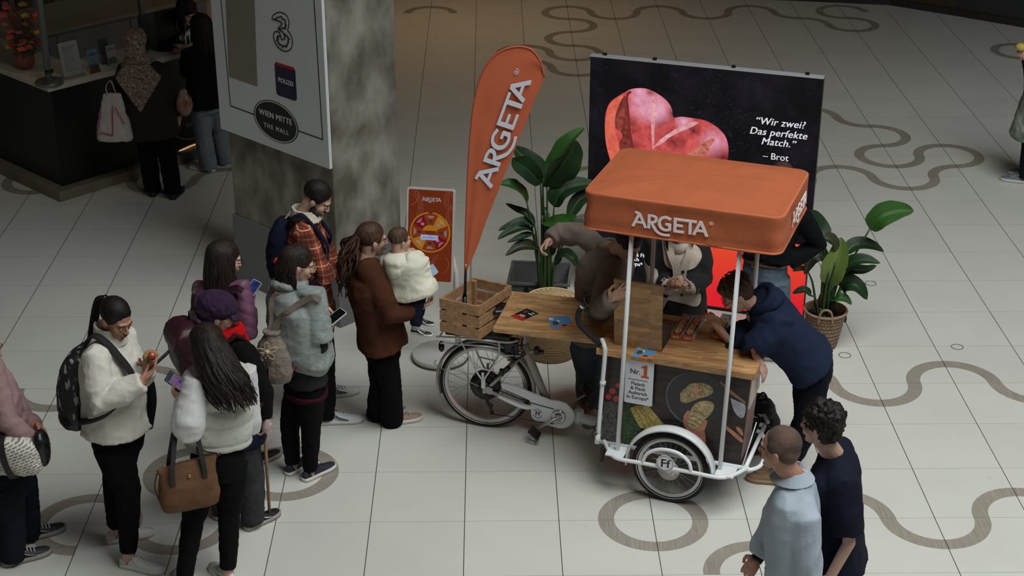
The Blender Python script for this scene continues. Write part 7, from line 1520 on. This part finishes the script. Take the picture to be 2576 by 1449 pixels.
# black and white rucksack of the woman in white
F = WS; bk = -F.bf; c = J(196,968,-1.50)+F.bs*.03; mrp = mat('rucksack_print', rgb(28,29,32), .6, bump=.2, bscale=40); N, L, b = nodes(mrp); tc = N.new('ShaderNodeTexCoord'); mp = N.new('ShaderNodeMapping'); mp.inputs['Scale'].default_value = (28,28,9); mp.inputs['Rotation'].default_value = (.5,.3,.2); L.new(tc.outputs['Object'], mp.inputs[0])
no = N.new('ShaderNodeTexNoise'); no.inputs['Scale'].default_value = 1; no.inputs['Detail'].default_value = 3; L.new(mp.outputs[0], no.inputs['Vector']); cr = N.new('ShaderNodeValToRGB'); cr.color_ramp.elements[0].position = .55; cr.color_ramp.elements[1].position = .62; cr.color_ramp.elements[0].color = rgb(24,25,28); cr.color_ramp.elements[1].color = rgb(150,152,158); L.new(no.outputs[0], cr.inputs[0]); L.new(cr.outputs[0], b.inputs['Base Color'])
rt = empty('backpack', tuple(c-Z3*.25), 'black backpack with white brush pattern on the back of the woman in white fleece', 'bag')
q = pack_shape(c, F.bs, bk, .50, .30, .20, (Z3*.985-bk*.12).normalized()); q = remesh(q,.010,3,wr_noise(.008,7)); q.build('pack_body', mrp, rt)
q = MB(); cl = c-Z3*.17+bk*.02; q2 = pack_shape(cl, F.bs, bk, .20, .29, .19); q2 = remesh(q2,.010,2,wr_noise(.006,8)); q2.build('black_bottom', mat('pack_black_gloss', rgb(20,20,22), .35, bump=.3, bscale=12), rt)
q = MB(); top = c+Z3*.20-bk*.06; P = shoulder_strap(q, F, 'R', top-F.bs*.06, c-Z3*.17-bk*.04-F.bs*.10, .050, .035, .165, .05); q.build('shoulder_strap', mat('strap_black', rgb(26,26,28)), rt)
q = MB(); q.tube(bez([top+F.bs*.03, top+Z3*.07, top-F.bs*.03+bk*.01]), .008, 8, flat=.5); q.build('top_loop', mat('strap_black', rgb(26,26,28)), rt)
# navy backpack of the plaid man
F = PM; bk = -F.bf; c = J(707,622,.10); mnv2 = fab('pack_navy', rgb(22,28,48), .2, 60, .2)
rt = empty('backpack', tuple(c-Z3*.2), 'navy backpack with red and white badges worn by the man in plaid', 'bag')
q = remesh(pack_shape(c, F.bs, bk, .42, .30, .17, (Z3*.99-bk*.05).normalized()),.010,3,wr_noise(.010,7)); pb_ = q.build('pack_body', mnv2, rt)
q = MB(); top = c+Z3*.17-bk*.05; shoulder_strap(q, F, 'R', top-F.bs*.07, c-Z3*.16-bk*.02-F.bs*.11, .055, .030, .13, .04); shoulder_strap(q, F, 'L', top+F.bs*.07, c-Z3*.16-bk*.02+F.bs*.11, .055, .030, .13, .04); q.build('shoulder_strap', mnv2, rt)
for (px, py, r, col, nm) in ((671,640,.030,rgb(190,40,44),'red_badge'),(668,660,.022,rgb(200,200,204),'ball_badge'),(676,620,.02,rgb(170,60,50),'red_badge'),(690,655,.026,rgb(186,40,44),'red_badge')):
    p = J(px+3, py, -.06 if px > 680 else .02); MB().ell(p, (r*.5,r*.6,r), F.R, 12, 8).build(nm, mat(nm, col, .6), rt)
# burgundy leather rucksack of the woman with the cap
F = OW; bk = -F.bf; c = J(468,872,-1.26); mbu = mat('leather_burgundy', rgb(54,18,30), .5, bump=.3, bscale=16, var=.3, spec=.5)
rt = empty('backpack', tuple(c-Z3*.17), 'burgundy leather rucksack on the back of the woman with the purple cap', 'bag')
q = remesh(pack_shape(c, F.bs, bk, .34, .27, .15, None, .4),.009,3,wr_noise(.010,8)); q.build('pack_body', mbu, rt)
q = remesh(pack_shape(c+Z3*.075+bk*.015, F.bs, bk, .20, .285, .16, None, .4),.009,3,wr_noise(.005,8)); q.build('flap', mat('leather_burgundy', rgb(1,1,1)), rt)
q = MB(); q.tube(bez([c+Z3*.15+F.bs*.03-bk*.04, c+Z3*.225-bk*.04, c+Z3*.15-F.bs*.03-bk*.04]), .007, 8); q.build('top_loop', mat('strap_black', rgb(1,1,1)), rt)
q = MB(); shoulder_strap(q, F, 'R', c+Z3*.14-bk*.06-F.bs*.05, c-Z3*.13-F.bs*.09, .035, .03, .14, .03); shoulder_strap(q, F, 'L', c+Z3*.14-bk*.06+F.bs*.05, c-Z3*.13+F.bs*.09, .035, .03, .14, .03); q.build('shoulder_strap', mbu, rt)
# crocheted rucksack of the woman with the shawl
F = SW; c = J(688,893,-.80); mcr = mat('crochet_taupe', rgb(140,128,116), .95, bump=1.0, bscale=120, var=.3, vscale=40); bk = Vector((-.55,-.83,0)).normalized(); sd = Z3.cross(bk)
rt = empty('backpack', tuple(c-Z3*.16), 'taupe crocheted rucksack with a flower motif hanging off the shawl', 'bag')
q = MB(); R = []
for z, w, d in ((-.17,.07,.05),(-.165,.115,.075),(-.10,.135,.095),(0,.125,.09),(.08,.10,.075),(.13,.06,.05),(.15,.05,.045),(.17,.065,.055),(.175,.05,.04)): R.append([c+Z3*z+sd*w*math.cos(a)+bk*d*math.sin(a) for a in [2*math.pi*k/22 for k in range(22)]])
q.rings(R); q = remesh(q,.007,2,lambda c_,n: nz(c_,30)*.005+.006*(.3-np.abs(nz(c_,12,2,(1,1,.6))))); q.build('pack_body', mcr, rt)
fcx = J(672,884,-.905); nf = (CAM-fcx).normalized(); nf.z *= .3; nf.normalize(); fx = Z3.cross(nf).normalized()*-1; q = MB()
for k in range(5):
    a = 2*math.pi*k/5+.3; o_ = fx*math.cos(a)+Z3*math.sin(a); t_ = -fx*math.sin(a)+Z3*math.cos(a); q.tube([fcx+nf*.01+o_*(.040+.026*math.cos(t))+t_*.015*math.sin(t) for t in [2*math.pi*j/12 for j in range(12)]], .0028, 5, closed=True)
q.ell(fcx+nf*.01, (.014,.014,.014)); q.build('flower_motif', mat('crochet_motif', rgb(196,180,140), .8), rt)
q = MB(); tp = c+Z3*.15; mcs = mat('crochet_strap', rgb(122,110,100), .95, bump=.8, bscale=150)
sh_ = next(o for o in SW.root.children if o.name.startswith('shawl') and 'collar' not in o.name)
s1 = [tp+sd*.01]+[surf(sh_, x, y, .010) for x, y in ((702,806),(722,786),(746,768),(770,754),(790,748),(806,756))]
s2 = [tp-sd*.01]+[surf(sh_, x, y, .010) for x, y in ((686,800),(684,775),(688,752),(700,738))]
for P in (s1, s2):
    P = [p for p in P if p]; ribbon(q, bez(P,5), .040, .008, [((CAM-a).normalized().cross((P[min(int(i_/5)+1,len(P)-1)]-P[max(int(i_/5)-1,0)]).normalized())) for i_, a in enumerate(bez(P,5))])
q.build('shoulder_strap', mcs, rt)
q = MB(); kp = J(740,922,-.84); q.tube([kp+Vector((.014*math.cos(t),0,.026*math.sin(t))) for t in [2*math.pi*j/14 for j in range(14)]], .004, 6, closed=True); q.tube([kp+Z3*.026, kp+Z3*.06+Vector((.02,0,.02))], .003, 5); q.build('carabiner', mat('carabiner_red', rgb(140,26,40), .3, metal=.5), rt)
# brown tote of the woman in the vest
c = J(474,1214,-1.98); mto_ = mat('tote_brown', rgb(106,76,56), .85, bump=.35, bscale=40, var=.2, spec=.2); sd = Vector((.93,.36,0)).normalized(); fr = Vector((.36,-.93,0)).normalized()
rt = empty('handbag', tuple(c-Z3*.15), 'brown suede tote with black handles on the arm of the puffer vest woman', 'bag')
q = MB(); R = []
for z, w, d in ((-.150,.140,.05),(-.145,.165,.065),(-.08,.175,.075),(.02,.170,.070),(.09,.165,.050),(.125,.175,.030),(.140,.172,.022)):
    R.append([c+Z3*(z+.020*math.cos(a)*(z+.15)*2)+sd*w*math.copysign(abs(math.cos(a))**.6,math.cos(a))+fr*d*math.copysign(abs(math.sin(a))**.7,math.sin(a)) for a in [2*math.pi*k/26 for k in range(26)]])
q.rings(R); q = remesh(q,.008,3,lambda c_,n: .014*(.28-np.abs(nz(c_,6,2)))+nz(c_,16)*.004); q.build('bag_body', mto_, rt)
q = MB(); e = VW.el['L'].lerp(VW.wr['L'],.22)
for s0, fo in ((-.085,.060),(.075,.060)):
    pass
for fo in (.062,-.05):
    ribbon(q, bez([c+sd*(-.095)+fr*fo+Z3*.03, c+sd*(-.090)+fr*fo*.9+Z3*.14, e+sd*(-.03)+Z3*.092, e+sd*.03+Z3*.092, c+sd*.085+fr*fo*.9+Z3*.14, c+sd*.085+fr*fo+Z3*.03],6), .026, .006, sd)
q.build('handle', mat('strap_black', rgb(1,1,1)), rt)
MB().lathe([(.012,0),(.012,.005),(.006,.008)], c+fr*.058+Z3*.075, 16, fr.to_track_quat('Z','Y').to_matrix()).build('clasp', mat('brass', rgb(180,140,80), .3, metal=.9), rt)
q = MB(); q.tube(bez([c-sd*.17+Z3*.10, c-sd*.19+Z3*.02, c-sd*.175-Z3*.08, c-sd*.16-Z3*.12]), .0035, 6); q.tube([c+sd*.16+Z3*.13, c+sd*.2+Z3*.15], .006, 6); q.tube(bez([c+sd*.18+Z3*.15, c+sd*.08+Z3*.22, e+Z3*.08]), .005, 6); q.build('long_strap', mat('strap_black', rgb(1,1,1)), rt)
# white printed bag of the pink person
c = J(36,1146,-1.77); mpb = mat('bag_print', rgb(206,204,194), .7); N, L, b = nodes(mpb); tc = N.new('ShaderNodeTexCoord'); mp = N.new('ShaderNodeMapping'); mp.inputs['Rotation'].default_value = (0,.35,0); mp.inputs['Scale'].default_value = (1,1,1); L.new(tc.outputs['Object'], mp.inputs[0]); br = N.new('ShaderNodeTexBrick'); br.inputs['Scale'].default_value = 1
vr_ = N.new('ShaderNodeVectorRotate'); vr_.rotation_type = 'X_AXIS'; vr_.inputs['Angle'].default_value = math.pi/2; L.new(mp.outputs[0], vr_.inputs['Vector']); L.new(vr_.outputs[0], br.inputs['Vector']); br.inputs['Brick Width'].default_value = .034; br.inputs['Row Height'].default_value = .017; br.inputs['Mortar Size'].default_value = .0048; br.inputs['Mortar Smooth'].default_value = .3; br.inputs['Color1'].default_value = rgb(120,116,108); br.inputs['Color2'].default_value = rgb(150,146,136); br.inputs['Mortar'].default_value = rgb(212,210,200); L.new(br.outputs[0], b.inputs['Base Color'])
rt = empty('handbag', tuple(c-Z3*.13), 'white bag with rows of grey print held by the person in pink', 'bag')
q = MB(); R = []
for x, h, d in ((-.26,.08,.05),(-.24,.11,.075),(-.1,.125,.085),(.05,.12,.08),(.13,.10,.07),(.16,.06,.045)): R.append([c+Vector((x,0,-.0))+Z3*(h*math.copysign(abs(math.sin(a))**.7,math.sin(a))-x*.10)+Vector((0,1,0))*d*math.copysign(abs(math.cos(a))**.7,math.cos(a)) for a in [2*math.pi*k/22 for k in range(22)]])
q.rings(R); q = remesh(q,.008,3,wr_noise(.008,9)); q.build('bag_body', mpb, rt)
q = MB(); ribbon(q, bez([c+Vector((-.05,.05,.13)), c+Vector((-.045,-.06,.125)), c+Vector((-.03,-.097,.02)), c+Vector((-.005,-.088,-.09)), c+Vector((.0,-.02,-.135))],5), .036, .008, (1,0,.1)); q.build('band', mat('strap_black', rgb(1,1,1)), rt)
q = MB(); q.ell(c+Vector((.155,.03,.03)), (.05,.07,.12)); q = remesh(q,.008,2,wr_noise(.01,9)); q.build('black_end', mat('pack_black_gloss', rgb(1,1,1)), rt)
# cane, hip bag
hc = J(664,1058,-1.34); gc = G(679,1304); cane = MB(); cane.tube([gc+Z3*.002, gc+Z3*.03], .013, 10); cn2 = empty('walking_cane', tuple(gc), 'light wooden walking cane held by the woman with the purple cap', 'cane')
MB().tube([gc+Z3*.002, gc+Z3*.035], .014, 12, round_=False).build('rubber_tip', mat('black_rubber', rgb(1,1,1)), cn2); q = MB(); q.tube([gc+Z3*.03, hc-Z3*.02], [.0095,.011], 12); q.build('shaft', mat('cane_wood', rgb(150,116,84), .5, var=.2), cn2)
q = MB(); q.tube(bez([hc-Z3*.03, hc+Z3*.005, hc+Vector((.02,.0,.022)), hc+Vector((.05,.01,.02))]), .012, 10, round_=True); q.tube(bez([hc-Z3*.03, hc+Z3*.005, hc+Vector((-.03,.0,.018))]), .012, 10, round_=True); q.build('grip', mat('cane_wood', rgb(1,1,1)), cn2)
c = J(628,1078,-1.34); q = remesh(pack_shape(c, Vector((.8,.6,0)), Vector((.6,-.8,0)), .26, .20, .10),.009,3,wr_noise(.008,8)); o = q.build('shoulder_bag', fab('bag_navy', rgb(30,36,58)), loc=c-Z3*.13); tag(o, 'navy cloth bag at the hip of the woman with the cane', 'bag')
c = J(668,1060,-1.38); q = MB(); q.ell(c+Vector((.015,-.02,-.03)), (.035,.025,.05)); q = remesh(q,.006,2,wr_noise(.014,22)); tag(q.build('plastic_bag', mat('film_pink', rgb(196,170,170), .3, alpha=.55), loc=c), 'small crumpled clear plastic bag in the hand on the cane', 'bag')
# shopping bags at the desk
c = J(284,288,4.22); q = MB(); R = []
for z, w, d, dx in ((-.24,.14,.07,0),(-.235,.17,.09,0),(-.1,.155,.085,0),(.05,.12,.06,.0),(.16,.09,.03,.01),(.2,.08,.015,.015)): R.append([c+Vector((dx+w*math.copysign(abs(math.cos(a))**.6,math.cos(a)), d*math.sin(a), z)) for a in [2*math.pi*k/20 for k in range(20)]])
rt = empty('shopping_bag', tuple(c-Z3*.24), 'white shopping bag with pink lines held by the woman in the headscarf', 'bag')
q.rings(R); q = remesh(q,.010,2,wr_noise(.016,8)); q.build('bag_body', mat('plastic_white', rgb(190,180,174), .4), rt); mpkl = mat('line_pink', rgb(160,40,80), .5)
q = MB(); strokes(q, [[(-.11,-.14),(.0,-.17),(.03,.12)],[(-.13,-.12),(-.08,.06)],[(.05,.10),(.12,-.06)]], .010, frame_m(c+Vector((0,-.098,0)), (1,0,0), Z3)); q.build('printed_lines', mpkl, rt)
q = MB(); ribbon(q, bez([c+Vector((-.02,-.03,.19)), c+Vector((-.03,-.02,.27)), c+Vector((.01,.02,.31)), c+Vector((.04,.03,.19))]), .03, .004, (0,1,0)); q.build('handle', mat('plastic_white', rgb(1,1,1)), rt)
c = J(464,262,4.32); q = MB(); q.ell(c,(.075,.06,.11)); q.ell(c+Z3*.09,(.04,.03,.06)); q = remesh(q,.009,2,wr_noise(.02,10)); tag(q.build('produce_bag', mat('film_bag', rgb(170,150,130), .3, alpha=.8, var=.5, vscale=12, col2=rgb(150,80,60)), loc=c), 'small clear bag of groceries held by the woman in the headscarf', 'bag')
# phones
mpc = mat('phone_case_black', rgb(18,18,20), .4); mpw = mat('phone_case_white', rgb(200,198,206), .4)
F = WS; p = F.wr['R'].lerp(J(404,902,-1.60),.92); phone(p, (.62,.20,.52), (-.55,.1,.8), 'black phone held by the woman in the white fleece jacket', mpc, mscr)
c = J(380,893,-1.60); q = MB(); q.ell(c,(.045,.04,.03)); q = remesh(q,.006,2,lambda c_,n: nz(c_,40)*.006); o = q.build('sandwich', mat('bread_crust', rgb(176,132,84), .8, var=.3), loc=c); tag(o, 'small open tomato sandwich in the hand of the woman in white fleece', 'sandwich'); MB().lathe([(.021,0),(.022,.005),(.016,.009)], c+Vector((.012,-.034,.012)), 18, Vector((.3,-.8,.6)).to_track_quat('Z','Y').to_matrix()).build('tomato_slice', mat('tomato', rgb(160,66,36), .3, var=.3, vscale=60), o); MB().ell(c+Vector((-.03,-.03,.0)),(.014,.014,.022)).build('lettuce', mat('lettuce', rgb(120,130,70), .5), o)
p = J(447,962,-1.62); o, M, s_ = phone(p, (-.55,-.10,.55), (.30,-.70,.62), 'phone showing a purple picture held by the woman in the puffer vest', mpc, emis('screen_lilac', rgb(150,130,170), .35))
for k,(x,y,r,col) in enumerate(((.01,.012,.012,rgb(196,70,140)),(-.008,-.012,.014,rgb(90,70,180)),(-.035,.005,.010,rgb(70,90,160)))): MB().prism([(x+r*math.cos(a),y+r*math.sin(a)) for a in [i*.6 for i in range(10)]], .0003, M).build('icon', emis('icon%d'%k, col, .4), s_)
MB().prism([(.05,-.03),(.07,-.03),(.07,.03),(.05,.03)], .0003, M).build('status_bar', emis('icon_bar', rgb(60,90,90), .3), s_)
p = J(632,731,-.52); phone(p, (.45,.50,.50), (-.25,-.60,.75), 'white cased phone with a blue screen held by the woman in plum', mpw, emis('screen_blue', rgb(60,76,150), .55, col2=rgb(20,24,50), scale=12))
p = J(842,799,-.66); phone(p, (.55,.45,.30), (-.30,-.45,.85), 'white phone with a dark screen held by the woman with the grey shawl', mpw, mscr)
p = J(862,648,.0); phone(p, (.45,.2,.30), (-.45,.1,.85), 'black phone held by the man in plaid', mpc, mscr)
p = J(1073,690,-.02); o, M, s_ = phone(p, (.5,.15,.30), (.1,-.75,.6), 'pale blue phone case in the hand of the woman holding the toddler', mat('case_paleblue', rgb(150,170,190), .5), mat('case_paleblue', rgb(1,1,1)))
c = J(813,772,-.46); tag(MB().lathe([(.020,-.04),(.028,.03),(.029,.032),(.026,.034),(.01,.034)], c, 20).build('paper_cup', mat('cup_white', rgb(206,204,206), .5), loc=c), 'small white cup held by the woman with the grey shawl', 'cup')
c = J(1699,716,.10); q = MB(); q.ell(c,(.05,.035,.028)); q = remesh(q,.006,2,lambda c_,n: nz(c_,40)*.008); tag(q.build('sandwich', mat('sandwich_ham', rgb(160,90,66), .7, var=.5, vscale=50, col2=rgb(190,150,110)), loc=c), 'half eaten open sandwich held by the person in the black and white cardigan', 'sandwich')
c = J(1774,783,-.66); tag(MB().ell(c,(.012,.010,.012)).build('tomato_piece', mat('tomato_bit', rgb(196,50,40), .4), loc=c), 'tiny red bit between the fingers of the person in the navy hoodie', 'food')

# strap of a bag worn under the hair of the woman in plum
q = MB(); pts = [[(502,692),(494,715),(489,745),(486,780)],[(556,742),(575,728),(596,722),(612,730)]]
for l in pts:
    P = [surf(PJ.topo, x, y, .008) for x, y in l]; P = [p for p in P if p]
    if len(P) > 2: P = bez(P,5); ribbon(q, P, .028, .006, [((CAM-a).normalized().cross((P[min(i+1,len(P)-1)]-P[max(i-1,0)]).normalized())) for i, a in enumerate(P)])
if q.v: o = q.build('shoulder_strap', mbu, PJ.root)
